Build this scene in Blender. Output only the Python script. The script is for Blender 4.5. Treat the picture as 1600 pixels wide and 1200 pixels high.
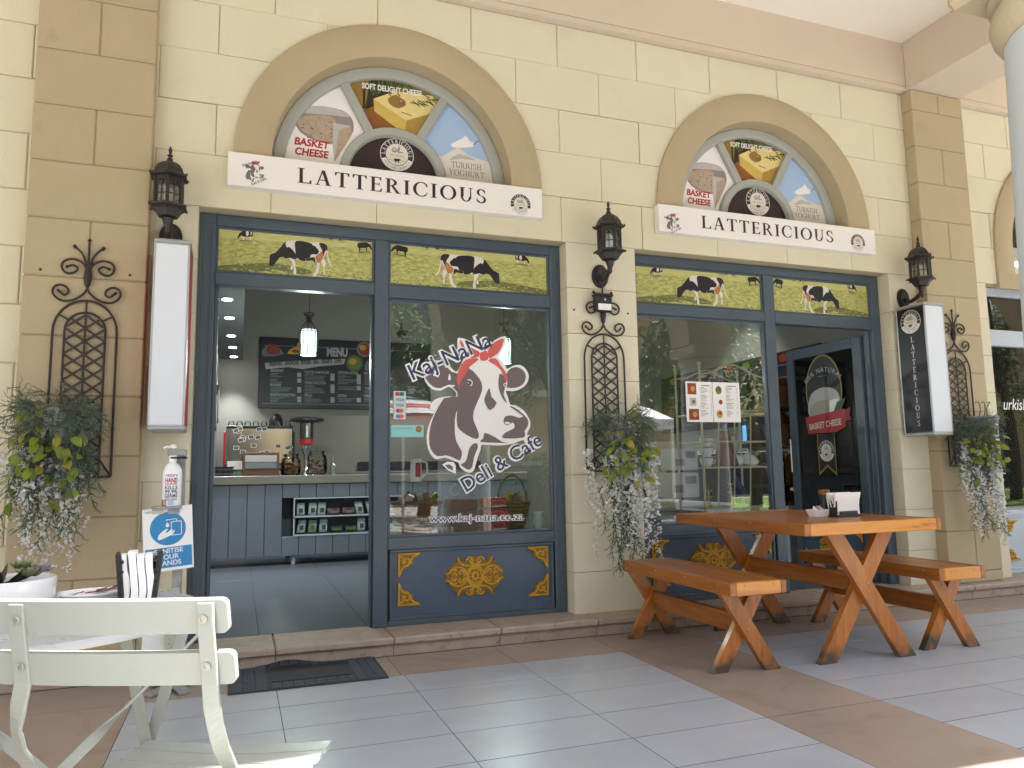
import bpy, bmesh, math, random
from mathutils import Vector, Matrix
from mathutils.geometry import tessellate_polygon, delaunay_2d_cdt
R_ = math.radians
rnd = random.Random(7)
for o in list(bpy.data.objects): bpy.data.objects.remove(o)
SC = bpy.context.scene
COL = SC.collection

# ------------------------------------------------------------------ camera
YAW, PITCH, ROLL, FPX = R_(20.00321), R_(6.71018), R_(-0.88906), 1173.3475
CAM = Vector((0, -4.3, 0.965635))
fw = Vector((math.sin(YAW)*math.cos(PITCH), math.cos(YAW)*math.cos(PITCH), math.sin(PITCH)))
rt = Vector((math.cos(YAW), -math.sin(YAW), 0)); up = rt.cross(fw)
rt2 = math.cos(ROLL)*rt + math.sin(ROLL)*up; up2 = -math.sin(ROLL)*rt + math.cos(ROLL)*up
cd = bpy.data.cameras.new('camera'); cam = bpy.data.objects.new('camera', cd); COL.objects.link(cam)
cd.sensor_width = 36; cd.sensor_fit = 'HORIZONTAL'; cd.lens = FPX/1600*36
cd.clip_start = 0.05; cd.clip_end = 600
cam.matrix_world = Matrix((( rt2.x, up2.x, -fw.x, CAM.x), (rt2.y, up2.y, -fw.y, CAM.y), (rt2.z, up2.z, -fw.z, CAM.z), (0, 0, 0, 1)))
SC.camera = cam
def px(u, v, y):                      # measured point of the photograph on the upright plane at depth y -> (x, z)
    d = fw*FPX + rt2*(u-800) + up2*(600-v); t = (y-CAM.y)/d.y; p = CAM + d*t
    return (p.x, p.z)

# ------------------------------------------------------------------ light
SUN = Vector((0.46, -0.235, 1.0)).normalized()
W = bpy.data.worlds.new('World'); SC.world = W; W.use_nodes = True
nt = W.node_tree; sky = nt.nodes.new('ShaderNodeTexSky'); sky.sky_type = 'NISHITA'; sky.sun_disc = False
sky.sun_elevation = math.asin(SUN.z); sky.sun_rotation = math.atan2(SUN.x, SUN.y); sky.dust_density = 2.0; sky.air_density = 1.0
bg = nt.nodes['Background']; hs = nt.nodes.new('ShaderNodeHueSaturation'); hs.inputs['Saturation'].default_value = .55; nt.links.new(sky.outputs[0], hs.inputs['Color']); nt.links.new(hs.outputs[0], bg.inputs[0]); bg.inputs[1].default_value = 0.13
sd = bpy.data.lights.new('sun', 'SUN'); so = bpy.data.objects.new('sun', sd); COL.objects.link(so)
sd.energy = 5.0; sd.angle = R_(0.53); sd.color = (1, 0.965, 0.90)
so.rotation_euler = SUN.to_track_quat('Z', 'Y').to_euler(); so.location = (0, -6, 30)
SC.view_settings.view_transform = 'Standard'; SC.view_settings.look = 'None'
SC.view_settings.exposure = 2.12; SC.view_settings.gamma = 1.0; SC.view_settings.use_curve_mapping = False
SC.cycles.max_bounces = 10; SC.cycles.diffuse_bounces = 6; SC.cycles.glossy_bounces = 4; SC.cycles.transparent_max_bounces = 16
SC.cycles.sample_clamp_indirect = 4.0
try: SC.cycles.use_denoising = True
except Exception: pass

# ------------------------------------------------------------------ materials
def lin(c):
    if isinstance(c, str): c = tuple(int(c[i:i+2], 16)/255 for i in (0, 2, 4))
    return tuple((x/12.92 if x <= .04045 else ((x+.055)/1.055)**2.4) for x in c)
MATS = {}
def mat(name, col, rough=.55, metal=0, var=.12, vs=3.0, bump=0, bs=60, stretch=(1, 1, 1), coat=0, emit=0, spec=.5, obj=0, spots=None, coords='pos', col2=None, lo=.3, hi=.75, trans=0, detail=5, sheen=0, sss=0, dist=0):
    if name in MATS: return MATS[name]
    m = bpy.data.materials.new(name); m.use_nodes = True; n = m.node_tree.nodes; L = m.node_tree.links.new
    b = n['Principled BSDF']; c = lin(col)
    b.inputs['Roughness'].default_value = rough; b.inputs['Metallic'].default_value = metal
    b.inputs['Coat Weight'].default_value = coat; b.inputs['Coat Roughness'].default_value = .12
    b.inputs['Specular IOR Level'].default_value = spec
    if coords == 'pos': g = n.new('ShaderNodeNewGeometry').outputs['Position']
    else: g = n.new('ShaderNodeTexCoord').outputs['Object']
    mp = n.new('ShaderNodeMapping'); L(g, mp.inputs[0]); mp.inputs['Scale'].default_value = stretch
    out = None
    if var > 0 or col2:
        t = n.new('ShaderNodeTexNoise'); t.inputs['Scale'].default_value = vs; t.inputs['Detail'].default_value = detail; t.inputs['Roughness'].default_value = .6
        L(mp.outputs[0], t.inputs[0])
        r = n.new('ShaderNodeValToRGB'); r.color_ramp.elements[0].position = lo; r.color_ramp.elements[1].position = hi
        c2 = lin(col2) if col2 else tuple(min(1, x*(1+var)) for x in c); c1 = c if col2 else tuple(x*(1-var) for x in c)
        r.color_ramp.elements[0].color = (*c1, 1); r.color_ramp.elements[1].color = (*c2, 1)
        L(t.outputs[0], r.inputs[0]); out = r.outputs[0]
    if spots:
        s = n.new('ShaderNodeTexNoise'); s.inputs['Scale'].default_value = spots[1]; s.inputs['Detail'].default_value = 4 if dist else 8; s.inputs['Roughness'].default_value = .55 if dist else .7; s.inputs['Distortion'].default_value = dist
        L(mp.outputs[0], s.inputs[0])
        r2 = n.new('ShaderNodeValToRGB'); r2.color_ramp.elements[0].position = spots[2]; r2.color_ramp.elements[1].position = spots[3]
        L(s.outputs[0], r2.inputs[0])
        mx = n.new('ShaderNodeMixRGB'); L(r2.outputs[0], mx.inputs[0]); mx.inputs[2].default_value = (*lin(spots[0]), 1)
        if out: L(out, mx.inputs[1])
        else: mx.inputs[1].default_value = (*c, 1)
        out = mx.outputs[0]
    if obj:
        oi = n.new('ShaderNodeObjectInfo'); mr = n.new('ShaderNodeMapRange'); L(oi.outputs['Random'], mr.inputs[0]); mr.inputs[3].default_value = 1-obj; mr.inputs[4].default_value = 1+obj
        h = n.new('ShaderNodeHueSaturation'); L(mr.outputs[0], h.inputs['Value'])
        if out: L(out, h.inputs['Color'])
        else: h.inputs['Color'].default_value = (*c, 1)
        out = h.outputs[0]
    if out: L(out, b.inputs['Base Color'])
    else: b.inputs['Base Color'].default_value = (*c, 1)
    if bump:
        t2 = n.new('ShaderNodeTexNoise'); t2.inputs['Scale'].default_value = bs; t2.inputs['Detail'].default_value = 6; L(mp.outputs[0], t2.inputs[0])
        bn = n.new('ShaderNodeBump'); bn.inputs['Strength'].default_value = bump; bn.inputs['Distance'].default_value = .01; L(t2.outputs[0], bn.inputs['Height']); L(bn.outputs[0], b.inputs['Normal'])
        # a little roughness break-up as well
        mr2 = n.new('ShaderNodeMapRange'); L(t2.outputs[0], mr2.inputs[0]); mr2.inputs[3].default_value = max(.02, rough-.1); mr2.inputs[4].default_value = min(1, rough+.12); L(mr2.outputs[0], b.inputs['Roughness'])
    if emit:
        b.inputs['Emission Color'].default_value = (*c, 1); b.inputs['Emission Strength'].default_value = emit
    if trans:
        b.inputs['Transmission Weight'].default_value = trans
    if sss:
        tr = n.new('ShaderNodeBsdfTranslucent'); tr.inputs[0].default_value = (*[min(1, x*1.3) for x in c], 1)
        if out: L(out, tr.inputs[0])
        ms = n.new('ShaderNodeMixShader'); ms.inputs[0].default_value = sss
        L(b.outputs[0], ms.inputs[1]); L(tr.outputs[0], ms.inputs[2]); L(ms.outputs[0], n['Material Output'].inputs[0])
    MATS[name] = m; return m
def glassmat(name, tint=(.93, .95, .95), ior=1.5, rough=0.0, boost=0.0, grime=.0):
    m = bpy.data.materials.new(name); m.use_nodes = True; n = m.node_tree.nodes; L = m.node_tree.links.new
    n.remove(n['Principled BSDF'])
    t = n.new('ShaderNodeBsdfTransparent'); t.inputs[0].default_value = (*tint, 1)
    g = n.new('ShaderNodeBsdfGlossy'); g.inputs['Roughness'].default_value = rough; g.inputs[0].default_value = (1, 1, 1, 1)
    f = n.new('ShaderNodeFresnel'); f.inputs[0].default_value = ior
    a = n.new('ShaderNodeMath'); a.operation = 'ADD'; a.inputs[1].default_value = boost; L(f.outputs[0], a.inputs[0])
    x = n.new('ShaderNodeMixShader'); L(a.outputs[0], x.inputs[0]); L(t.outputs[0], x.inputs[1]); L(g.outputs[0], x.inputs[2])
    last = x.outputs[0]
    if grime:
        d = n.new('ShaderNodeBsdfDiffuse'); d.inputs[0].default_value = (.6, .6, .58, 1)
        y = n.new('ShaderNodeMixShader'); y.inputs[0].default_value = grime; L(last, y.inputs[1]); L(d.outputs[0], y.inputs[2]); last = y.outputs[0]
    L(last, n['Material Output'].inputs[0]); MATS[name] = m; return m
def emat(name, col, s):
    m = bpy.data.materials.new(name); m.use_nodes = True; n = m.node_tree.nodes; n.remove(n['Principled BSDF'])
    e = n.new('ShaderNodeEmission'); e.inputs[0].default_value = (*lin(col), 1); e.inputs[1].default_value = s
    m.node_tree.links.new(e.outputs[0], n['Material Output'].inputs[0]); MATS[name] = m; return m

M_CREAM = mat('cream_plaster', 'D6CFB7', .85, var=.035, vs=2.2, bump=.22, bs=90, obj=.018, spots=('C7BA97', 3.5, .62, .9))
M_JOINT = mat('plaster_joint', 'BDB396', .9, var=.05)
M_TAN = mat('tan_plaster', 'B1A183', .85, var=.04, vs=2.5, bump=.22, bs=90, obj=.02, spots=('9E8F72', 3.0, .6, .9))
M_TANJ = mat('tan_joint', '94866C', .9, var=.05)
M_FRIEZE = mat('frieze_plaster', 'CDBEAC', .85, var=.03, vs=2, bump=.15, bs=80)
M_CEIL = mat('ceiling_plaster', 'EDE6DC', .9, var=.02, vs=2, bump=.1, bs=60)
M_FRAME = mat('blue_grey_paint', '485562', .36, var=.06, vs=9, bump=.16, bs=130, coat=.15, spots=('556474', 14, .6, .8))
M_FRAMEP = mat('blue_grey_panel', '43546A', .34, var=.05, vs=4, bump=.07, bs=30, coat=.12)
M_GREYWOOD = mat('grey_window_paint', 'A2A49E', .5, var=.03, vs=6, bump=.08, bs=80)
M_PALEFRAME = mat('pale_grey_paint', 'B2BBC6', .4, var=.03, vs=6, bump=.06)
M_GOLD = mat('gold_paint', 'C79A35', .42, metal=.35, var=.15, vs=25, bump=.25, bs=160, spots=('7E5A1E', 45, .55, .75))
M_GOLDD = mat('gold_recess_shade', '8E6A26', .5, metal=.25, var=.2, vs=30, bump=.2, bs=150)  # darker base plates under the gilt relief, recess shade put into the colour
M_IRON = mat('black_iron', '2A2324', .55, var=.2, vs=20, bump=.25, bs=200)
M_LAMP = mat('lantern_iron', '2B2724', .5, var=.25, vs=30, bump=.2, bs=220, spots=('4A3A2C', 20, .58, .78))
M_MARB = mat('grey_marble', 'A9AEB7', .3, var=.06, vs=5, obj=.04, spots=('A3A6AC', 2.4, .48, .85), stretch=(1, 1.5, 1), detail=6, dist=.9)
M_BROWN = mat('brown_stone', '9C8D82', .38, var=.09, vs=2.2, obj=.05, spots=('7C6A5E', 2.6, .55, .85), detail=4, dist=1.0)
M_STEP = mat('step_stone', 'A8988A', .5, var=.14, vs=9, bump=.2, bs=60, obj=.05, spots=('6B5B50', 22, .56, .72))
M_GROUT = mat('floor_grout', '3E3D40', .9, var=.1)
M_SHOPTILE = mat('shop_floor_tile', '50565D', .3, var=.05, vs=2, obj=.02)
M_SIGNW = mat('sign_white', 'E9E6E4', .35, var=.01)
M_INK = mat('dark_plum_ink', '35222A', .45, var=.05)
M_INKB = mat('navy_ink', '2A3566', .45, var=.05)
M_RED = mat('red_print', 'B3202C', .45, var=.05)
M_WOOD = mat('varnished_pine', '84481B', .36, var=.1, vs=2.4, stretch=(16, 1.1, 16), col2='AD6E2C', lo=.3, hi=.72, bump=.10, bs=12, coat=.22, obj=.10, spots=('5A2C12', 2.0, .60, .74))
M_WOODX = mat('varnished_pine_end', 'B8702A', .32, var=.1, vs=2.0, stretch=(1.2, 14, 16), col2='DC9838', lo=.25, hi=.8, bump=.06, bs=12, coat=.2, obj=.08, spots=('74401A', 2.6, .58, .74))
M_WOODZ = mat('varnished_pine_leg', '9A561F', .34, var=.1, vs=2.2, stretch=(13, 13, 1.3), col2='BE7A36', lo=.25, hi=.8, bump=.06, bs=12, coat=.18, obj=.12, spots=('5E3A1E', 3.2, .58, .74))
M_WORN = mat('worn_wood_foot', '54463B', .7, var=.3, vs=9, bump=.2, bs=40)
M_BOLT = mat('bolt_metal', 'A9A49C', .35, metal=.8, var=.1)
M_CHAIR = mat('chair_paint', '92958E', .33, var=.03, vs=6, bump=.03, bs=40, coat=.1)
M_TABLE = mat('table_paint', 'A3A5A6', .3, var=.03, vs=4, bump=.03, bs=40)
M_WHITE = mat('white_glaze', 'EFEFF2', .15, var=.01, coat=.4)
M_PAPER = mat('white_paper', 'F0EEEC', .8, var=.02, vs=8, bump=.12, bs=40)
M_BLACKP = mat('black_plastic', '1F1D1E', .4, var=.1)
M_CHROME = mat('chrome', 'D8D8D8', .12, metal=1, var=.02)
M_STEEL = mat('brushed_steel', 'A9ADB2', .3, metal=.9, var=.08, vs=12)
M_GALV = mat('galvanised_metal', '9A9C9D', .45, metal=.35, var=.15, vs=14, spots=('6E7173', 20, .52, .7))
M_RUBBER = mat('rubber_mat', '33373E', .75, var=.15, vs=20, bump=.2, bs=120)
M_RUBBERD = mat('rubber_mat_dark', '22262E', .7, var=.1, bump=.1, bs=60)
M_INT = mat('shop_wall_paint', '8C8A82', .8, var=.04, vs=1.5)
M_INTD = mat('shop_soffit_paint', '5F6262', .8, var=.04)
M_COUNTER = mat('counter_boards', '69717C', .5, var=.06, vs=5, bump=.05, obj=.03)
M_CTOP = mat('counter_top', '7B7872', .35, var=.08, vs=6)
M_LIGHTBOX = mat('light_box_acrylic', 'D9DEE6', .3, var=.01)
M_ALU = mat('aluminium_trim', 'B4B5B6', .4, metal=.5, var=.04)
G_WIN = glassmat('window_glass', (.90, .93, .92), 1.52, 0, .02, .004)
G_DARK = glassmat('tinted_glass', (.35, .38, .38), 1.52, 0, .0, .004)
G_CLR = glassmat('jar_glass', (.93, .95, .95), 1.45, .02)
E_DOWN = emat('downlight_glow', 'F4F8FF', 14)
E_PEND = emat('pendant_glow', 'CFEDE4', 1.1)
E_SCREEN = emat('screen_glow', '5C9CF0', .5)
E_TUBE = emat('tube_glow', 'FFF6D0', 4)

# ------------------------------------------------------------------ objects
BASE = {}
def tag(o, label=None, cat=None, group=None, kind=None):
    if label: o['label'] = label
    if cat: o['category'] = cat
    if group: o['group'] = group
    if kind: o['kind'] = kind
    return o
def thing(name, loc, label, cat, group=None, kind=None):
    o = bpy.data.objects.new(name, None); o.empty_display_size = .1; COL.objects.link(o); o.location = loc; BASE[o] = Vector(loc)
    return tag(o, label, cat, group, kind)
def link(name, me, parent=None, off=None):
    o = bpy.data.objects.new(name, me); COL.objects.link(o)
    if parent: o.parent = parent; BASE[o] = BASE[parent]
    else: BASE[o] = Vector((0, 0, 0))
    if off is not None: o.location = off
    return o
def copy_tree(o, parent=None):
    c = o.copy(); COL.objects.link(c); c.parent = parent
    if o in BASE: BASE[c] = BASE[o]
    for ch in list(o.children): copy_tree(ch, c)
    return c
class MB:
    def __init__(s): s.v = []; s.f = []; s.m = []; s.mats = []
    def mi(s, m):
        if m not in s.mats: s.mats.append(m)
        return s.mats.index(m)
    def add(s, vs, fs, m):
        k = len(s.v); s.v += [Vector(v) for v in vs]; i = s.mi(m)
        for f in fs: s.f.append([k+j for j in f]); s.m.append(i)
    def box(s, x0, x1, y0, y1, z0, z1, m):
        v = [(x, y, z) for z in (z0, z1) for y in (y0, y1) for x in (x0, x1)]
        s.add(v, [(0, 2, 3, 1), (4, 5, 7, 6), (0, 1, 5, 4), (2, 6, 7, 3), (0, 4, 6, 2), (1, 3, 7, 5)], m); return s
    def rbox(s, x0, x1, y0, y1, z0, z1, m, r=.004):
        """box with chamfered edges"""
        r = min(r, (x1-x0)*.45, (y1-y0)*.45, (z1-z0)*.45)
        bm = bmesh.new(); bmesh.ops.create_cube(bm, size=1)
        for w in bm.verts: w.co = Vector(((x0+x1)/2+w.co.x*(x1-x0), (y0+y1)/2+w.co.y*(y1-y0), (z0+z1)/2+w.co.z*(z1-z0)))
        bmesh.ops.bevel(bm, geom=bm.edges[:], offset=r, segments=1, affect='EDGES'); s.bm(bm, m); return s
    def bm(s, bm, m, mx=None):
        bm.verts.ensure_lookup_table(); bm.verts.index_update()
        s.add([(mx @ w.co if mx else w.co.copy()) for w in bm.verts], [[w.index for w in f.verts] for f in bm.faces], m); bm.free()
    def beam(s, a, b, w, h, m, upv=(0, 0, 1), ext=0):
        """rectangular bar from a to b; w across, h along upv-ish"""
        a, b = Vector(a), Vector(b); d = (b-a).normalized(); u = Vector(upv); u = (u-d*u.dot(d)).normalized(); c = d.cross(u)
        a = a-d*ext; b = b+d*ext
        v = [p+c*(i*w/2)+u*(j*h/2) for p in (a, b) for i, j in ((-1, -1), (1, -1), (1, 1), (-1, 1))]
        s.add(v, [(0, 1, 2, 3), (7, 6, 5, 4), (0, 4, 5, 1), (1, 5, 6, 2), (2, 6, 7, 3), (3, 7, 4, 0)], m); return s
    def tube(s, pts, r, m, n=6, closed=False, flat=None):
        pts = [Vector(p) for p in pts]; N = len(pts); k = len(s.v); vs = []; pn = None
        for i, p in enumerate(pts):
            if closed: t = pts[(i+1) % N]-pts[i-1]
            else: t = pts[min(i+1, N-1)]-pts[max(i-1, 0)]
            if t.length < 1e-9: t = Vector((0, 0, 1))
            t.normalize()
            if pn is None:
                pn = Vector((0, 1, 0)) if abs(t.y) < .9 else Vector((1, 0, 0))
            a = (pn-t*pn.dot(t)).normalized(); pn = a; b = t.cross(a)
            rr = r[i] if isinstance(r, (list, tuple)) else r
            for j in range(n):
                th = 2*math.pi*j/n; vs.append(p+a*math.cos(th)*rr*(flat or 1)+b*math.sin(th)*rr)
        fs = []
        for i in range(N if closed else N-1):
            for j in range(n):
                q = (i+1) % N; fs.append((i*n+j, i*n+(j+1) % n, q*n+(j+1) % n, q*n+j))
        if not closed: fs += [tuple(range(n))[::-1], tuple((N-1)*n+j for j in range(n))]
        s.add(vs, fs, m); return s
    def lathe(s, prof, c, m, n=16, axis=(0, 0, 1), ph=0, a0=0, a1=None):
        ax = Vector(axis).normalized(); a = Vector((1, 0, 0)) if abs(ax.x) < .9 else Vector((0, 1, 0)); a = (a-ax*a.dot(ax)).normalized(); b = ax.cross(a); c = Vector(c)
        vs = []; fs = []
        for r, h in prof:
            for j in range(n):
                th = ph+2*math.pi*j/n; vs.append(c+ax*h+(a*math.cos(th)+b*math.sin(th))*max(r, 1e-4))
        for i in range(len(prof)-1):
            for j in range(n): fs.append((i*n+j, i*n+(j+1) % n, (i+1)*n+(j+1) % n, (i+1)*n+j))
        fs += [tuple(range(n))[::-1], tuple((len(prof)-1)*n+j for j in range(n))]
        s.add(vs, fs, m); return s
    def prism(s, pts, O, ex, ez, n, t, m):
        """2D outline in the frame (O, ex, ez), front face at O, thickness t going away along -n"""
        O, ex, ez, n = Vector(O), Vector(ex), Vector(ez), Vector(n)
        tri = tessellate_polygon([[Vector((p[0], p[1], 0)) for p in pts]]); N = len(pts)
        f = [O+ex*p[0]+ez*p[1] for p in pts]; bk = [q-n*t for q in f]
        fs = []
        for a, b, c in tri:
            nn = (f[b]-f[a]).cross(f[c]-f[a])
            if nn.dot(n) < 0: a, c = c, a
            fs += [(a, b, c), (a+N, c+N, b+N)]
        for i in range(N): fs.append((i, (i+1) % N, (i+1) % N+N, i+N))
        s.add(f+bk, fs, m); return s
    def build(s, name, parent=None, smooth=False, kind=None, bevel=0, sub=0, fix=True):
        off = BASE[parent] if parent else Vector((0, 0, 0))
        me = bpy.data.meshes.new(name); me.from_pydata([tuple(v-off) for v in s.v], [], s.f)
        for m in s.mats: me.materials.append(m)
        me.polygons.foreach_set('material_index', s.m)
        if smooth: me.polygons.foreach_set('use_smooth', [True]*len(s.f))
        if fix:
            bm = bmesh.new(); bm.from_mesh(me); bmesh.ops.recalc_face_normals(bm, faces=bm.faces); bm.to_mesh(me); bm.free()
        me.update()
        o = link(name, me, parent)
        if smooth: 
            try: me.set_sharp_from_angle(angle=R_(40))
            except Exception: pass
        if bevel:
            b = o.modifiers.new('bevel', 'BEVEL'); b.width = bevel; b.segments = 2; b.limit_method = 'ANGLE'; b.angle_limit = R_(40)
        if sub:
            b = o.modifiers.new('sub', 'SUBSURF'); b.levels = sub; b.render_levels = sub
        if kind: o['kind'] = kind
        return o
    def single(s, name, label, cat, group=None, **k): return tag(s.build(name, None, **k), label, cat, group)
def arcpts(cx, cz, r, a0, a1, n): return [(cx+r*math.cos(R_(a0+(a1-a0)*i/n)), cz+r*math.sin(R_(a0+(a1-a0)*i/n))) for i in range(n+1)]
def catmull(pts, k=6):
    pts = [Vector(p) for p in pts]; out = []
    for i in range(len(pts)-1):
        p0, p1, p2, p3 = pts[max(i-1, 0)], pts[i], pts[i+1], pts[min(i+2, len(pts)-1)]
        for j in range(k):
            t = j/k; out.append(.5*((2*p1)+(p2-p0)*t+(2*p0-5*p1+4*p2-p3)*t*t+(3*p1-p0-3*p2+p3)*t**3))
    out.append(pts[-1]); return out

# ------------------------------------------------------------------ flat print
def smooth_poly(pts, k=3):
    n = len(pts); out = []
    for i in range(n):
        p0, p1, p2, p3 = [Vector((*pts[(i+d) % n][:2],)) for d in (-1, 0, 1, 2)]
        for j in range(k):
            t = j/k; q = .5*((2*p1)+(p2-p0)*t+(2*p0-5*p1+4*p2-p3)*t*t+(3*p1-p0-3*p2+p3)*t**3); out.append((q.x, q.y))
    return out
def clip_convex(poly, cl):
    out = list(poly); n = len(cl); area = sum(cl[i][0]*cl[(i+1) % n][1]-cl[(i+1) % n][0]*cl[i][1] for i in range(n)); sg = 1 if area > 0 else -1
    for i in range(n):
        a, b = cl[i], cl[(i+1) % n]; inp = out; out = []
        if not inp: break
        d = lambda p: sg*((b[0]-a[0])*(p[1]-a[1])-(b[1]-a[1])*(p[0]-a[0]))
        for j in range(len(inp)):
            p, q = inp[j], inp[(j+1) % len(inp)]; dp, dq = d(p), d(q)
            if dp >= 0: out.append(p)
            if (dp >= 0) != (dq >= 0):
                t = dp/(dp-dq); out.append((p[0]+(q[0]-p[0])*t, p[1]+(q[1]-p[1])*t))
    return out
TXT = {}
def text_mesh(body, bold=0.0):
    key = (body, bold)
    if key in TXT: return TXT[key]
    cu = bpy.data.curves.new('lettering', 'FONT'); cu.body = body; cu.size = 1; cu.offset = bold; cu.resolution_u = 3; cu.fill_mode = 'FRONT'
    ob = bpy.data.objects.new('lettering', cu); COL.objects.link(ob)
    dg = bpy.context.evaluated_depsgraph_get(); me = ob.evaluated_get(dg).to_mesh()
    vs = [(v.co.x, v.co.y) for v in me.vertices]; fs = [tuple(p.vertices) for p in me.polygons]
    ob.evaluated_get(dg).to_mesh_clear(); bpy.data.objects.remove(ob); bpy.data.curves.remove(cu)
    if vs:
        w = max(v[0] for v in vs)
    else: w = .3
    TXT[key] = (vs, fs, w); return TXT[key]
class Art:
    def __init__(s, O, ex=(1, 0, 0), ez=(0, 0, 1), n=(0, -1, 0), step=.00035, mp=None, clip=None):
        s.O, s.ex, s.ez, s.n = Vector(O), Vector(ex), Vector(ez), Vector(n); s.step = step; s.k = 0; s.inc = 1; s.mb = MB(); s.mp = mp; s.clip = clip
    def P(s, p, h): return s.O+s.ex*p[0]+s.ez*p[1]+s.n*h
    def put(s, pts, faces, m):
        s.k += s.inc; h = s.k*s.step; vs = [s.P(p, h) for p in pts]; fs = []
        for f in faces:
            nn = (vs[f[1]]-vs[f[0]]).cross(vs[f[2]]-vs[f[0]])
            fs.append(tuple(f) if nn.dot(s.n) >= 0 else tuple(f)[::-1])
        s.mb.add(vs, fs, m)
    def poly(s, pts, m, sm=0):
        pts = [s.mp(p) for p in pts] if s.mp else list(pts)
        if sm: pts = smooth_poly(pts, sm)
        if s.clip: pts = clip_convex(pts, s.clip)
        if len(pts) < 3: return
        tri = tessellate_polygon([[Vector((p[0], p[1], 0)) for p in pts]])
        if tri: s.put(pts, tri, m)
    def rect(s, x0, z0, x1, z1, m): s.poly([(x0, z0), (x1, z0), (x1, z1), (x0, z1)], m)
    def ell(s, cx, cz, rx, rz, m, n=28, a0=0, a1=360, rot=0):
        p = [(rx*math.cos(R_(a0+(a1-a0)*i/n)), rz*math.sin(R_(a0+(a1-a0)*i/n))) for i in range(n if a1-a0 >= 360 else n+1)]
        c, q = math.cos(R_(rot)), math.sin(R_(rot)); s.poly([(cx+x*c-y*q, cz+x*q+y*c) for x, y in p], m)
    def ring(s, cx, cz, r0, r1, m, a0=0, a1=360, n=40):
        p = arcpts(cx, cz, r1, a0, a1, n); q = arcpts(cx, cz, r0, a0, a1, n); s.put(p+q, [(i, i+1, n+1+i+1, n+1+i) for i in range(n)], m)
    def line(s, pts, w, m):
        for a, b in zip(pts[:-1], pts[1:]):
            d = Vector((b[0]-a[0], b[1]-a[1])); d.normalize(); c = Vector((-d.y, d.x))*w/2; e = d*w*.3
            s.poly([(a[0]+c.x-e.x, a[1]+c.y-e.y), (a[0]-c.x-e.x, a[1]-c.y-e.y), (b[0]-c.x+e.x, b[1]-c.y+e.y), (b[0]+c.x+e.x, b[1]+c.y+e.y)], m)
    def text(s, body, x, z, size, m, bold=0, rot=0, al='L', shear=0, sx=1, fit=None):
        vs, fs, w = text_mesh(body, bold)
        if not vs: return
        if fit: sx = fit/(w*size)
        w *= size*sx; dx = {'L': 0, 'C': -w/2, 'R': -w}[al]; c, q = math.cos(R_(rot)), math.sin(R_(rot))
        pts = []
        for a, b in vs:
            X = a*size*sx+dx+shear*b*size; Z = b*size; pts.append((x+X*c-Z*q, z+X*q+Z*c))
        s.put(pts, fs, m)
    def glyphs(s, body, x, z, size, m, al='L', fit=None, gap=.14, thin=1.0, vertical=0):
        adv = [SERIF(ch, thin)[1] for ch in body]; w = sum(adv)*size+gap*size*(len(body)-1)
        k = fit/w if fit else 1; X = x-({'L': 0, 'C': .5, 'R': 1}[al])*w*k
        for ch, a in zip(body, adv):
            s.glyph(ch, thin, lambda p: (X+p[0]*size*k, z+p[1]*size), m)
            X += (a+gap)*size*k
        s.k += 3
    def glyph(s, ch, thin, f, m):
        k0, i0 = s.k, s.inc; s.k += 1; s.inc = .3
        for piece in SERIF(ch, thin)[0]:
            if piece[0] == 'strip':
                o, q = piece[1], piece[2]; n = len(o); s.put([f(p) for p in o+q], [(i, i+1, n+i+1, n+i) for i in range(n-1)], m)
            else: s.poly([f(p) for p in piece], m)
        s.k, s.inc = k0, i0
    def arc_text(s, body, cx, cz, r, a0, a1, size, m, inward=False, serif=False, bold=0):
        N = len(body)
        ws = [(SERIF(ch, 1.0)[1] if serif else text_mesh(ch, bold)[2]) if ch != ' ' else .35 for ch in body]; tot = sum(ws); acc = 0
        for ch, w in zip(body, ws):
            t = (acc+w/2)/tot; acc += w; a = a0+(a1-a0)*t
            rot = a-90 if not inward else a+90
            bx, bz = cx+r*math.cos(R_(a)), cz+r*math.sin(R_(a)); c, q = math.cos(R_(rot)), math.sin(R_(rot))
            if ch == ' ': continue
            if serif:
                s.glyph(ch, 1.0, lambda p: (bx+((p[0]-w/2)*c-p[1]*q)*size, bz+((p[0]-w/2)*q+p[1]*c)*size), m)
            else:
                k0 = s.k; s.text(ch, bx, bz, size, m, bold, rot, 'C'); s.k = k0
        s.k += 3
    def build(s, name, parent=None): return s.mb.build(name, parent, fix=False)
_SER = {}
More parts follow.
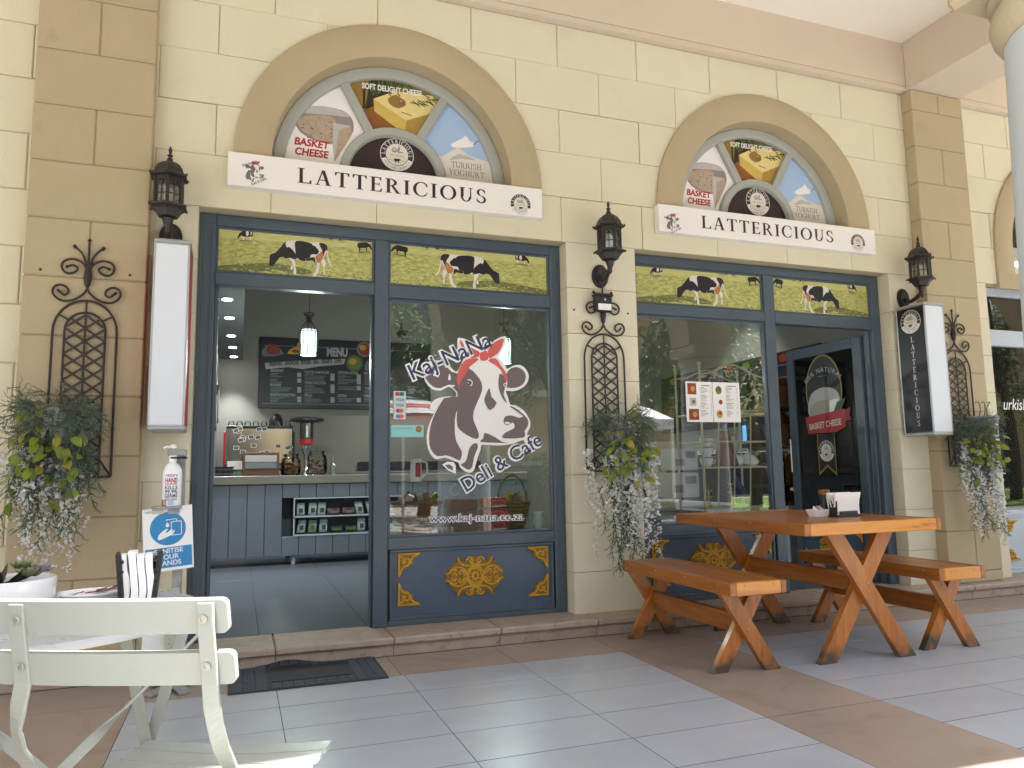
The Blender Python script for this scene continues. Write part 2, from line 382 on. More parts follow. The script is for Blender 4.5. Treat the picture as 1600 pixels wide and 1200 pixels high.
def SERIF(ch, thin=1.0):
    key = (ch, thin)
    if key in _SER: return _SER[key]
    S, T, sl, st = .155*thin, .06, .075, .05          # stem, hairline, serif length, serif thickness
    r = lambda a, b, c, d: [(a, b), (c, b), (c, d), (a, d)]
    def stem(x, bot=True, top=True, z0=0, z1=1):
        o = [r(x, z0, x+S, z1)]
        if bot: o.append(r(x-sl, z0, x+S+sl, z0+st))
        if top: o.append(r(x-sl, z1-st, x+S+sl, z1))
        return o
    def bar(a, b, w): 
        d = Vector((b[0]-a[0], b[1]-a[1])).normalized(); 
        hw = w/2/max(.2, abs(d.y)) if abs(d.y) > .3 else 0
        if hw: return [(a[0]-hw, a[1]), (a[0]+hw, a[1]), (b[0]+hw, b[1]), (b[0]-hw, b[1])]
        return [(a[0], a[1]-w/2), (b[0], b[1]-w/2), (b[0], b[1]+w/2), (a[0], a[1]+w/2)]
    def arc(cx, cz, rx, rz, a0, a1, tx, tz, n=16):
        o = [(cx+rx*math.cos(R_(a0+(a1-a0)*i/n)), cz+rz*math.sin(R_(a0+(a1-a0)*i/n))) for i in range(n+1)]
        q = [(cx+(rx-tx)*math.cos(R_(a0+(a1-a0)*i/n)), cz+(rz-tz)*math.sin(R_(a0+(a1-a0)*i/n))) for i in range(n+1)]
        return [('strip', o, q)]
    P = []; w = .6
    if ch == 'I': P = stem(sl); w = S+2*sl
    elif ch == 'L': P = stem(sl)+[r(sl+S, 0, .62, st*1.2), [(.62, 0), (.62, .24), (.575, .24), (.5, st)]]; w = .62
    elif ch == 'T': P = stem(.335-S/2, True, False)+[r(0, .94, .67, 1), [(0, 1), (0, .76), (.04, .76), (.11, .95)], [(.67, 1), (.67, .76), (.63, .76), (.56, .95)]]; w = .67
    elif ch == 'E': P = stem(sl)+[r(sl+S, 0, .56, T), r(sl+S, .94, .54, 1), r(sl+S, .48, .44, .48+T), [(.56, 0), (.58, .23), (.54, .23), (.46, T)], [(.54, 1), (.54, .78), (.5, .78), (.43, .94)], r(.42, .4, .46, .62)]; w = .58
    elif ch == 'F': P = stem(sl)+[r(sl+S, .94, .54, 1), r(sl+S, .48, .44, .48+T), [(.54, 1), (.54, .78), (.5, .78), (.43, .94)]]; w = .55
    elif ch in 'RPBD':
        P = stem(sl)
        if ch == 'D': P += arc(sl+S, .5, .48, .5, -90, 90, S*1.05, T); w = sl+S+.48
        else: P += arc(sl+S, .735, .34, .265, -90, 90, S*.95, T)
        if ch == 'R': P += [[(.28, .5), (.42, .5), (.72, 0), (.55, 0)], r(.52, 0, .76, st)]; w = .74
        if ch == 'P': w = .58
    elif ch == 'A': P = [bar((.1, 0), (.36, 1), T), bar((.62, 0), (.37, 1), S), bar((.2, .34), (.52, .34), T), r(0, 0, .22, st), r(.48, 0, .76, st)]; w = .76
    elif ch == 'H': P = stem(sl)+stem(.52)+[r(sl+S, .48, .52, .54)]; w = .52+S+sl
    elif ch == 'N': P = [r(.1, 0, .1+T, 1), r(.6, 0, .6+T, 1), [(.06, 1), (.22, 1), (.66, 0), (.55, 0)], r(0, 0, .26, st), r(.5, .95, .76, 1), r(0, .95, .16, 1)]; w = .76
    elif ch == 'K': P = stem(sl)+[bar((.24, .4), (.58, 1), T), [(.33, .56), (.46, .64), (.76, 0), (.58, 0)], r(.55, 0, .8, st), r(.48, .95, .7, 1)]; w = .78
    elif ch == 'Y': P = stem(.335-S/2, True, False, 0, .5)+[bar((.335, .44), (.1, 1), S*.95), bar((.36, .44), (.58, 1), T), r(0, .95, .24, 1), r(.48, .95, .7, 1)]; w = .7
    elif ch == 'U': P = [r(.07, .35, .07+S, 1), r(.56, .35, .56+T, 1), r(0, .95, .3, 1), r(.48, .95, .7, 1)]+arc(.345, .35, .275, .37, 180, 360, .12, .075); w = .7
    elif ch == 'O': P = arc(.42, .5, .42, .52, 0, 360, S*1.05, T, 36); w = .84
    elif ch == 'Q': P = arc(.42, .5, .42, .52, 0, 360, S*1.05, T, 36); w = .84
    elif ch in 'CG':
        P = arc(.42, .5, .42, .52, 52, 308, S*1.05, T, 26)+[[(.70, .9), (.73, .66), (.69, .66), (.6, .86)]]; w = .74
        if ch == 'G': P += stem(.58, False, False, .06, .42)+[r(.5, .4, .8, .45)]; w = .8
        else: P += [[(.68, .12), (.72, .3), (.69, .3), (.6, .12)]]
    elif ch == 'S': P = arc(.29, .755, .235, .262, 25, 262, .125, .075, 18)+arc(.29, .255, .255, .272, 88, -155, .125, .08, 18)+[[(.49, .93), (.51, .70), (.475, .7), (.4, .9)], [(.055, .08), (.03, .32), (.07, .32), (.15, .1)]]; w = .56
    elif ch == '%': P = arc(.2, .75, .18, .24, 0, 360, .06, .05)+arc(.6, .25, .18, .24, 0, 360, .06, .05)+[bar((.2, 0), (.6, 1), T)]; w = .8
    elif ch == '1': P = stem(.2)+[]; w = .5
    elif ch == '0': P = arc(.3, .5, .3, .5, 0, 360, .12, T, 24); w = .6
    elif ch == ' ': P = []; w = .35
    _SER[key] = (P, w); return _SER[key]
# ------------------------------------------------------------------ walls
OPEN = [(-.24, 1.95), (2.45, 4.65), (5.68, 7.88)]; OT = 2.4375; ARCH = [.856, 3.5545, 6.735]; AZ = 2.76; AR0, AR1 = .722, .925
ZC, ZT = 3.93, 4.34                                         # cornice underside, porch ceiling
def holes():
    h = [[(a, -.2), (b, -.2), (b, OT), (a, OT)] for a, b in OPEN]
    for c in ARCH: h.append([(c-.83, 2.60), (c+.83, 2.60)]+arcpts(c, AZ, .83, 0, 180, 40))
    return h
HOLES = holes()
def minus(rect, grow=0):
    x0, x1, z0, z1 = rect
    HS = [[(p[0]+(grow if p[0] > sum(q[0] for q in h)/len(h) else -grow), p[1]+(grow if p[1] > 1 else 0)) for p in h] for h in HOLES] if grow else HOLES
    near = [h for h in HS if min(p[0] for p in h) < x1 and max(p[0] for p in h) > x0 and min(p[1] for p in h) < z1 and max(p[1] for p in h) > z0]
    if not near: return None
    vs = [Vector(p) for p in ((x0, z0), (x1, z0), (x1, z1), (x0, z1))]; fs = [[0, 1, 2, 3]]
    for h in near:
        k = len(vs); vs += [Vector(p) for p in h]; fs.append(list(range(k, k+len(h))))
    V, E_, F, _, _, of = delaunay_2d_cdt(vs, [], fs, 1, 1e-5)
    keep = [f for f, o in zip(F, of) if o == [0] or (0 in o and len(o) == 1)]
    return V, keep
def slab(name, rect, y0, y1, m, parent, reveal=None, grow=0):
    """a block face at y0 running back to y1, cut round the openings; the sides along an opening go back to `reveal`"""
    r = minus(rect, grow); x0, x1, z0, z1 = rect; mb = MB()
    if r is None:
        c = min(.005, (x1-x0)/4); f = [(x0+c, y0, z0+c), (x1-c, y0, z0+c), (x1-c, y0, z1-c), (x0+c, y0, z1-c)]
        o = [(x0, y0+c, z0), (x1, y0+c, z0), (x1, y0+c, z1), (x0, y0+c, z1)]; b = [(x, y1, z) for x, _, z in o]
        fs = [(0, 1, 2, 3)]+[(i, i+4, (i+1) % 4+4, (i+1) % 4) for i in range(4)]+[(i+4, i+8, (i+1) % 4+8, (i+1) % 4+4) for i in range(4)]
        mb.add(f+o+b, fs, m); return mb.build(name, parent)
    V, F = r
    if not F: return None
    cnt = {}
    for f in F:
        for i in range(len(f)):
            e = (f[i], f[(i+1) % len(f)]); k = tuple(sorted(e)); cnt[k] = cnt.get(k, 0)+1
    vs = [(v.x, y0, v.y) for v in V]; fs = [tuple(f) for f in F]
    for (a, b), n in cnt.items():
        if n != 1: continue
        mx, mz = (V[a].x+V[b].x)/2, (V[a].y+V[b].y)/2
        onh = reveal and any((abs(mx-p) < .002 and mz < OT+.01) or (abs(mx-q) < .002 and mz < OT+.01) or (abs(mz-OT) < .002 and p-.01 < mx < q+.01) for p, q in OPEN)
        yb = reveal if onh else y1
        k = len(vs); vs += [(V[a].x, yb, V[a].y), (V[b].x, yb, V[b].y)]; fs.append((a, b, k+1, k))
    used = sorted({i for f in fs for i in f}); mp = {u: i for i, u in enumerate(used)}
    mb.add([vs[u] for u in used], [tuple(mp[i] for i in f) for f in fs], m); return mb.build(name, parent)
wall = thing('shop_wall', (0, 0, 0), 'cream plastered block wall with two arched shopfronts, behind the picnic table', 'wall')
PIL = [(-1.022, -.472), (4.92, 5.46)]
# backing of the wall behind the joints
bk = slab('wall_core', (-4, 8.9, -.1, ZC), .010, .21, M_JOINT, wall, None, .004)
RZ = [OT+.2985*k for k in range(-9, 6)]
nb = 0
for k, z0 in enumerate(RZ[:-1]):
    kk = k-9; ph = .73 if kk % 2 == 0 else 1.0275
    z1 = RZ[k+1]; zb = max(z0, .06)
    if z1 < .1: continue
    xs = [ph+.5955*i for i in range(-9, 16)]
    for a, b in zip(xs[:-1], xs[1:]):
        if b < -3.2 or a > 8.6: continue
        if any(p+.02 < a and b < q-.02 for p, q in OPEN) and z1 <= OT+.01: continue
        if any(a >= p-.01 and b <= q+.01 for p, q in PIL): continue
        # blocks that run out under a pilaster or past an opening keep their ends; slivers are dropped
        j = .0021
        o = slab('block', (a+j, b-j, zb+j, z1-j), rnd.uniform(-.0006, .0006), .016, M_CREAM, wall, .165)
        nb += 1 if o else 0
for (a, b), nm in zip(PIL, ('tan block pilaster with the tallest hanging plant, beside the sanitiser stand', 'tan block pilaster between the black light box and the grey shopfront')):
    p = thing('pilaster', ((a+b)/2, 0, .1), nm, 'pilaster', 'tan block pilasters')
    mb = MB(); mb.box(a+.006, b-.006, -.094, .004, .101, ZC-.001, M_TANJ); mb.build('core', p)
    z = .1; rows = [.18+.2985*i for i in range(0, 13)]+[ZC]
    for zz in rows:
        j = round((z-2.867)/.2985); c = .003
        if zz-z > .03:
            cuts = [a, b] if j % 2 == 0 or zz == .18 else [a, (a+b)/2+.01, b]
            for q, w in zip(cuts[:-1], cuts[1:]):
                m2 = MB(); m2.rbox(q+(c if q > a else 0), w-(c if w < b else 0), -.1+rnd.uniform(0, .0006), -.001, z+c, zz-c, M_TAN, .005); m2.build('block', p)
        z = zz
# archivolts
for c, nm in zip(ARCH, ('tan plaster arch surround over the open doorway bay', 'tan plaster arch surround over the picnic table bay', 'tan plaster arch surround over the grey shopfront')):
    t = thing('arch_surround', (c, 0, AZ), nm, 'arch', 'tan arch surrounds'); mb = MB(); n = 56
    zb = AZ-.03 if c < 6 else AZ-.23
    def ringpts(r, y, ext):
        p = [(c+r*math.cos(R_(180*i/n)), y, AZ+r*math.sin(R_(180*i/n))) for i in range(n+1)]
        return [(c+r, y, zb)]+p+[(c-r, y, zb)]
    prof = [(AR1, .012), (AR1, -.02), (AR1-.008, -.026), (AR0+.010, -.026), (AR0, -.018), (AR0-.004, .118)]
    rows = [ringpts(r, y, 0) for r, y in prof]; N = n+3; vs = [v for r in rows for v in r]; fs = []
    for i in range(len(prof)-1):
        for q in range(N-1): fs.append((i*N+q, i*N+q+1, (i+1)*N+q+1, (i+1)*N+q))
    mb.add(vs, fs, M_TAN)
    if c > 6: mb.box(c-AR1, c+AR1, -.026, .01, zb-.13, zb, M_TAN)
    mb.build('archivolt', t, smooth=True)
# frieze, ceiling, beams
m = MB(); m.box(-4, 8.9, -.055, .01, ZC, ZC+.035, M_FRIEZE); m.box(-4, 8.9, -.045, .01, ZC+.035, ZC+.047, M_FRIEZE); m.box(-4, 8.9, -.05, .01, ZC+.047, ZT, M_FRIEZE); tag(m.build('frieze'), kind='structure')
AY0, AY1, AXS = -3.25, -2.85, [.735+2.97*k for k in range(-4, 4)]
m = MB(); m.box(-12.6, 11, AY0+.002, .01, ZT, ZT+.2, M_CEIL); tag(m.build('porch_ceiling'), kind='structure')
for a, b in PIL+[(-6.94, -6.40)]:
    m = MB(); m.rbox(a+.003, b-.003, AY1+.002, -.052, ZC+.004, ZT-.001, M_FRIEZE, .006); tag(m.build('ceiling_beam'), kind='structure')
# the open arcade along the street side of the porch (the camera looks in through one of its arches)
t = thing('street_arcade', (.735, -3.05, 2.42), 'tan street side arcade wall resting on the round porch columns', 'arcade'); AR = 1.20; AS = 2.42
def arcade_part(k, cxx):
    x0, x1 = cxx-1.485, cxx+1.485; P = [(x0, AS), (cxx-AR, AS)]+[(cxx+AR*math.cos(R_(180-180*i/28)), AS+AR*math.sin(R_(180*i/28))) for i in range(1, 28)]+[(cxx+AR, AS), (x1, AS), (x1, 5.2), (x0, 5.2)]
    mb = MB(); mb.prism(P, (0, AY0, 0), (1, 0, 0), (0, 0, 1), (0, -1, 0), AY1-AY0, M_TAN); mb.build('arch_bay', t)
for k, cxx in enumerate(AXS): arcade_part(k, cxx)
mb = MB(); mb.box(-11.7, 10.6, AY0-.12, AY1+.06, 5.201, 5.32, M_CREAM); mb.build('coping', t)
M_COLP = mat('column_paint', 'B9BBBA', .6, var=.03, vs=3, bump=.06)
for k in range(-3, 4):
    cx, cy = 2.22+2.97*k, -3.05
    t = thing('porch_column', (cx, cy, 0), ('pale round porch column at the right edge with a moulded tan capital', 'round porch column of the street arcade, next along the street', 'round porch column of the street arcade, two along the street', 'round porch column of the street arcade, three along the street', 'round porch column of the street arcade, third back along the street', 'round porch column of the street arcade, second back along the street', 'round porch column of the street arcade, beside the pale chair')[k], 'column', 'columns of the street arcade')
    m = MB(); m.lathe([(.284, .16), (.280, .25), (.274, 1.0), (.247, 2.16)], (cx, cy, 0), M_COLP, 44); m.build('shaft', t, smooth=True)
    m = MB(); m.lathe([(.236, 2.161), (.248, 2.163), (.262, 2.178), (.274, 2.20), (.279, 2.225), (.274, 2.25), (.262, 2.268), (.252, 2.274), (.262, 2.28), (.276, 2.288), (.280, 2.298), (.272, 2.306)], (cx, cy, 0), M_TAN, 44); m.build('capital', t, smooth=True)
    m = MB(); m.rbox(cx-.275, cx+.275, cy-.275, cy+.275, 2.3065, 2.419, M_TAN, .02); m.build('abacus', t)
    m = MB(); m.lathe([(.36, .0), (.36, .05), (.33, .07), (.31, .10), (.29, .13), (.28, .159)], (cx, cy, 0), M_TAN, 40); m.build('plinth', t, smooth=True)

# ------------------------------------------------------------------ ground
ground = MB(); ground.box(-300, 300, -300, 300, -1.0, -.02, mat('plaza_paving', 'A9A7A2', .8, var=.1, vs=.6, bump=.1, bs=20)); tag(ground.build('plaza_ground'), kind='structure')
pave = bpy.data.objects.new('pavement', None); COL.objects.link(pave); BASE[pave] = Vector((0, 0, 0)); pave['kind'] = 'structure'
m = MB(); m.box(-4.6, 9.4, -3.55, -.15, -.018, -.0011, M_GROUT); m.build('grout_bed', pave)
TY = [-.568-.2965*i for i in range(0, 11)]
tile_me = None
def paver(x0, x1, y0, y1, mt, nm='tile'):
    m = MB(); g = .0021; z = rnd.uniform(-.0003, .0003)
    m.box(x0+g*.8, x1-g*.8, y0+g*1.2, y1-g*1.2, -.016, z, mt); return m.build(nm, pave)
def panel(xs, step, n):
    for i in range(n):
        for a, b in zip(TY[1:], TY[:-1]): paver(xs+step*i, xs+step*(i+1), a, b, M_MARB)
panel(-.404, .5922, 4); panel(2.535, .5922, 8); panel(-.974-.5922*4, .5922, 4)
for x0, x1 in ((-.974, -.404), (1.965, 2.535), (7.2726, 7.85)):
    y = -.568
    while y > -3.5:
        paver(x0, x1, max(y-1.186, TY[-1]), y, M_BROWN, 'slab'); y -= 1.186
x = -3.4
while x < 7.8:
    paver(x, x+.5955, -.568, -.17, M_BROWN, 'slab'); x += .5955
step = bpy.data.objects.new('entrance_step', None); COL.objects.link(step); BASE[step] = Vector((0, 0, 0)); step['kind'] = 'structure'
m = MB(); m.box(-4, 9.4, -.150, .175, -.017, .060, M_GROUT); m.build('step_bed', step)
x = -3.43
while x < 8.6:
    j = rnd.uniform(-.02, .02)
    m = MB(); m.rbox(x+.001, x+.604, -.168+rnd.uniform(-.001, .001), -.148, .0, .0625, M_STEP, .003); m.build('riser_stone', step)
    m = MB(); m.rbox(x+.0012, x+.6038, -.196, .18, .0635, .1, M_STEP, .007); m.build('tread_stone', step)
    x += .605
# ------------------------------------------------------------------ shop interior shell
room = bpy.data.objects.new('shop_floor', None); COL.objects.link(room); BASE[room] = Vector((0, 0, 0)); room['kind'] = 'structure'
m = MB(); m.box(-.6, 8.5, .18, 5.2, .06, .0955, M_GROUT); m.build('floor_bed', room)
for i in range(-1, 10):
    for q in range(4):
        m = MB(); m.rbox(.128+.595*i+.0012, .128+.595*(i+1)-.0012, .182+1.19*q, .182+1.19*(q+1)-.0022, .09, .1, M_SHOPTILE, .001); m.build('tile', room)
m = MB(); m.box(-.6, 8.4, 4.9, 5.1, .0, 3.4, M_INT); tag(m.build('back_wall'), kind='structure')
m = MB(); m.box(-.45, -.243, .215, 4.9, .0, 3.4, M_INT); m.box(5.45, 5.6, .215, 4.9, 0, 3.4, M_INT); tag(m.build('side_wall'), kind='structure')
m = MB(); m.box(-.6, 8.4, .212, 5.1, 3.3, 3.45, M_INT); tag(m.build('shop_ceiling'), kind='structure')
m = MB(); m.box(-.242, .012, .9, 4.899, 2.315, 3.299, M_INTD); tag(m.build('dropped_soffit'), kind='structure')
# ------------------------------------------------------------------ print colours and drawings
pc = lambda n, c, r=.4, **k: mat('print_'+n, c, r, var=k.pop('var', .0), **k)
P_WHITE = pc('white', 'EDEBEA'); P_OFF = pc('off_white', 'DAD4CC'); P_MAUVE = pc('mauve', '6E6064'); P_CORAL = pc('coral', 'D0605C'); P_NAVY = pc('navy', '2C3564')
P_PLUM = pc('plum', '33242B'); P_GREY = pc('grey', '8D8788'); P_LGREY = pc('light_grey', 'B9B4B2'); P_MGREY = pc('mid_grey', '6F6C70'); P_RED = pc('red', 'A9202B'); P_SKY = pc('sky_blue', 'A5BEE3')
P_CHEESE = pc('cheese', 'DDCB8A', var=.06, vs=40); P_CHEESEF = pc('cheese_side', 'C9AC58', var=.08, vs=30); P_CHEESED = pc('cheese_dark', 'A88A40', var=.1, vs=30); P_BOARD = pc('board', '8A5426'); P_DARKB = pc('dark_brown', '2E211A'); P_OCHRE = pc('ochre', '8C7434', var=.2, vs=20)
P_HERB = pc('herb', '39451F'); P_OLIVE = pc('olive', '8A5E36'); P_RIND = pc('rind', '8F8585', var=.1, vs=30); P_PASTE = pc('paste', 'B09C8A', var=.15, vs=60); P_HOLE = pc('hole', '6A4A38')
P_COWB = pc('cow_black', '1C1B24', var=.25, vs=30); P_COWBR = pc('cow_brown', '2E2026'); P_COWT = pc('cow_tan', 'B07A45', var=.2, vs=40); P_COWW = pc('cow_white', 'DCD6CE', var=.05, vs=40)
P_BLUE = pc('poster_blue', '2B86C0'); P_BLACK = pc('black', '17171A'); P_ORANGE = pc('orange', 'C8682E'); P_FOODR = pc('food_red', '8E3420', var=.4, vs=60); P_FOODG = pc('food_green', '5E7A2E', var=.3, vs=60); P_FOODY = pc('food_yellow', 'C39A3A', var=.3, vs=60); P_TEAL = pc('teal', '8FC9C8')
P_BOARDD = pc('menu_black', '171A24'); P_CHALK = pc('chalk', 'A7A6A4'); P_CHALKD = pc('chalk_dim', '6F7178'); P_GOLDL = pc('gold_line', '9A7A3A')
M_GRASS = mat('meadow_print', '8A8C42', .4, var=.1, vs=26, stretch=(1, 1, 2.6), col2='CBC880', lo=.32, hi=.68, detail=9)
M_GRASSD = mat('meadow_print_dark', '5C6434', .4, var=.1, vs=30, stretch=(1, 1, 2.2), col2='7C7F4A', detail=9)
P_GT = pc('grass_tuft', 'A3A457', var=.15, vs=60)
M_GRASSF = mat('meadow_print_far', 'B4B472', .4, var=.1, vs=16, stretch=(1, 1, 5), col2='CFCB84', detail=8)
COWP = dict(
 body=[(490, 270), (560, 250), (700, 248), (900, 278), (1110, 288), (1200, 308), (1245, 350), (1255, 430), (1225, 500), (1175, 590), (1130, 660), (1060, 675), (1015, 640), (930, 640), (850, 658), (760, 642), (650, 607), (560, 602), (500, 600), (460, 580), (430, 420), (465, 310)],
 neck=[(490, 270), (430, 312), (350, 412), (270, 490), (195, 500), (175, 560), (163, 690), (180, 745), (240, 735), (270, 700), (330, 620), (360, 580), (430, 570), (470, 602), (560, 588), (630, 618), (690, 590), (640, 480), (560, 390), (515, 372), (495, 390), (468, 310)],
 patch=[(645, 290), (700, 254), (860, 275), (960, 310), (985, 352), (1010, 348), (1060, 400), (1097, 460), (1060, 520), (1000, 515), (940, 530), (930, 580), (850, 600), (838, 652), (760, 640), (700, 600), (660, 510), (650, 400)],
 rump=[(1100, 300), (1190, 305), (1245, 350), (1257, 420), (1240, 455), (1228, 430), (1190, 520), (1163, 580), (1158, 450), (1120, 370)],
 udder=[(1140, 465), (1165, 480), (1170, 570), (1130, 665), (1060, 672), (1030, 570), (1080, 520)],
 belly=[(850, 645), (860, 600), (930, 585), (1020, 575), (1020, 690), (985, 640), (920, 642)],
 leg1=[(555, 598), (640, 610), (655, 760), (672, 860), (655, 908), (615, 900), (622, 800), (590, 680)], leg2=[(585, 720), (612, 800), (575, 815), (558, 795)],
 leg3=[(1058, 680), (1108, 690), (1085, 860), (1020, 945), (968, 930), (1030, 850), (1055, 740)], leg4=[(1140, 640), (1195, 605), (1225, 720), (1200, 780), (1215, 900), (1180, 905), (1182, 780), (1145, 690)],
 tail=[(1238, 440), (1255, 440), (1290, 650), (1345, 750), (1325, 758), (1268, 660)], horn=[(150, 485), (185, 505), (250, 482), (250, 492), (190, 515), (175, 515)])
PIC1 = (-.175, .731, 2.104, 2.372)
def pic1n(u, v):                       # photo pixel on the first meadow panel -> 0..1
    x, z = px(u, v, .1); return ((x-PIC1[0])/(PIC1[1]-PIC1[0]), (z-PIC1[2])/(PIC1[3]-PIC1[2]))
def meadow(parent, x0, x1, z0, z1, y, mirror):
    a = Art((x0, y, z0), clip=[(0, 0), (x1-x0, 0), (x1-x0, z1-z0), (0, z1-z0)], step=.00012); w, h = x1-x0, z1-z0
    f = (lambda n: ((1-n[0])*w, n[1]*h)) if mirror else (lambda n: (n[0]*w, n[1]*h))
    a.rect(0, 0, w, h, M_GRASS); a.rect(0, h*.80, w, h, M_GRASSF)
    r = random.Random(3)
    c4 = lambda p: f(pic1n(400+p[0]*.0875, 350+p[1]*.0875))
    a.mp = lambda p: c4(p)
    a.poly([(-900, 760), (-200, 700), (160, 690), (600, 745), (860, 800), (960, 870), (900, 900), (600, 890), (300, 820), (0, 850), (-500, 880), (-900, 980)], M_GRASSD, 3)
    a.mp = None; a.inc = .02
    for _ in range(420):
        gx, gz = r.uniform(0, w), h*r.uniform(0, .72)**1.5; s_ = (.004+.010*(1-gz/h))*r.uniform(.5, 1.2); a.poly([(gx-s_*.6, gz), (gx+s_*.2, gz+s_*r.uniform(.2, .7)), (gx+s_*.9, gz-s_*.1)], r.choice((M_GRASSD, M_GRASSF, M_GRASSD, P_GT)))
    a.inc = 1; a.k += 1; a.mp = lambda p: c4(p)
    for k, mm in (('leg2', P_COWW), ('leg4', P_COWW), ('tail', P_COWW), ('body', P_COWW), ('leg1', P_COWW), ('leg3', P_COWW), ('neck', P_COWB), ('patch', P_COWB), ('rump', P_COWBR), ('belly', P_COWBR), ('udder', P_COWT), ('horn', P_COWW)):
        a.poly(COWP[k], mm, 2)
    def mini(u, v, s, d, blk):
        m1, m2 = (P_COWB, P_COWW) if blk else (P_COWB, P_COWW)
        q = lambda pts: [((u+x*s*d-400)/.0875, (v+y*s-350)/.0875) for x, y in pts]
        a.poly(q([(-10, 4), (-10, 14), (-8, 14), (-7, 4)]), m2 if not blk else m1); a.poly(q([(6, 4), (7, 15), (9, 15), (10, 4)]), m2 if not blk else m1)
        a.poly(q([(-13, -6), (-8, -9), (8, -8), (13, -6), (13, 3), (8, 5), (-8, 5), (-14, 2), (-19, 9), (-22, 8), (-18, -2)]), m1, 2)
        if not blk: a.poly(q([(-2, -8), (3, -8), (4, 0), (0, 4), (-3, 0)]), m2); a.poly(q([(8, -7), (11, -6), (11, 0), (8, 2)]), m2)
        a.poly(q([(-16, 13), (12, 14), (10, 17), (-18, 16)]), M_GRASSD)
    mini(378, 362, .72, 1, 0); mini(568, 381, .68, -1, 1); mini(508, 367, .28, 1, 0); mini(533, 371, .22, 1, 0); mini(516, 369, .18, 1, 1)
    return a.build('meadow_picture', parent)
def badge(a, cx, cz, R, m_in=None, dark=None):
    dk = dark or P_PLUM
    a.ell(cx, cz, R, R, P_WHITE, 48); a.ell(cx, cz, R*.965, R*.965, dk, 48)
    a.arc_text('LATTERICIOUS', cx, cz, R*.71, 186, -6, R*.215, P_WHITE, serif=True)
    a.ring(cx, cz, R*.70, R*.955, P_WHITE, 200, 340, 30); a.k += 1
    a.arc_text('FRESH DAIRY PRODUCTS', cx, cz, R*.89, 207, 333, R*.165, dk, inward=True)
    a.ell(cx, cz, R*.67, R*.67, P_OFF, 40)
    a.ell(cx-R*.16, cz+R*.27, R*.17, R*.16, P_GREY); a.ell(cx-R*.16, cz+R*.30, R*.13, R*.10, P_LGREY)
    a.poly([(cx+R*.02, cz+R*.12), (cx+R*.34, cz+R*.14), (cx+R*.36, cz+R*.2), (cx+R*.12, cz+R*.22), (cx+R*.2, cz+R*.44), (cx+R*.12, cz+R*.5), (cx+R*.03, cz+R*.34)], P_GREY)
    a.ell(cx+R*.1, cz+R*.5, R*.06, R*.07, P_LGREY)
    a.glyphs('100% NATURAL', cx, cz-R*.12, R*.13, P_MGREY, 'C', fit=R*.9, thin=.7)
    a.line([(cx-R*.5, cz-R*.36), (cx-R*.2, cz-R*.36)], R*.02, P_GREY); a.line([(cx+R*.2, cz-R*.36), (cx+R*.5, cz-R*.36)], R*.02, P_GREY)
    q = lambda pts: [(cx+x*R, cz+z*R) for x, z in pts]
    a.poly(q([(-.18, -.26), (.1, -.25), (.19, -.27), (.22, -.33), (.15, -.35), (.13, -.40), (.12, -.5), (.07, -.5), (.07, -.42), (-.06, -.42), (-.07, -.5), (-.12, -.5), (-.12, -.42), (-.17, -.4)]), dk)
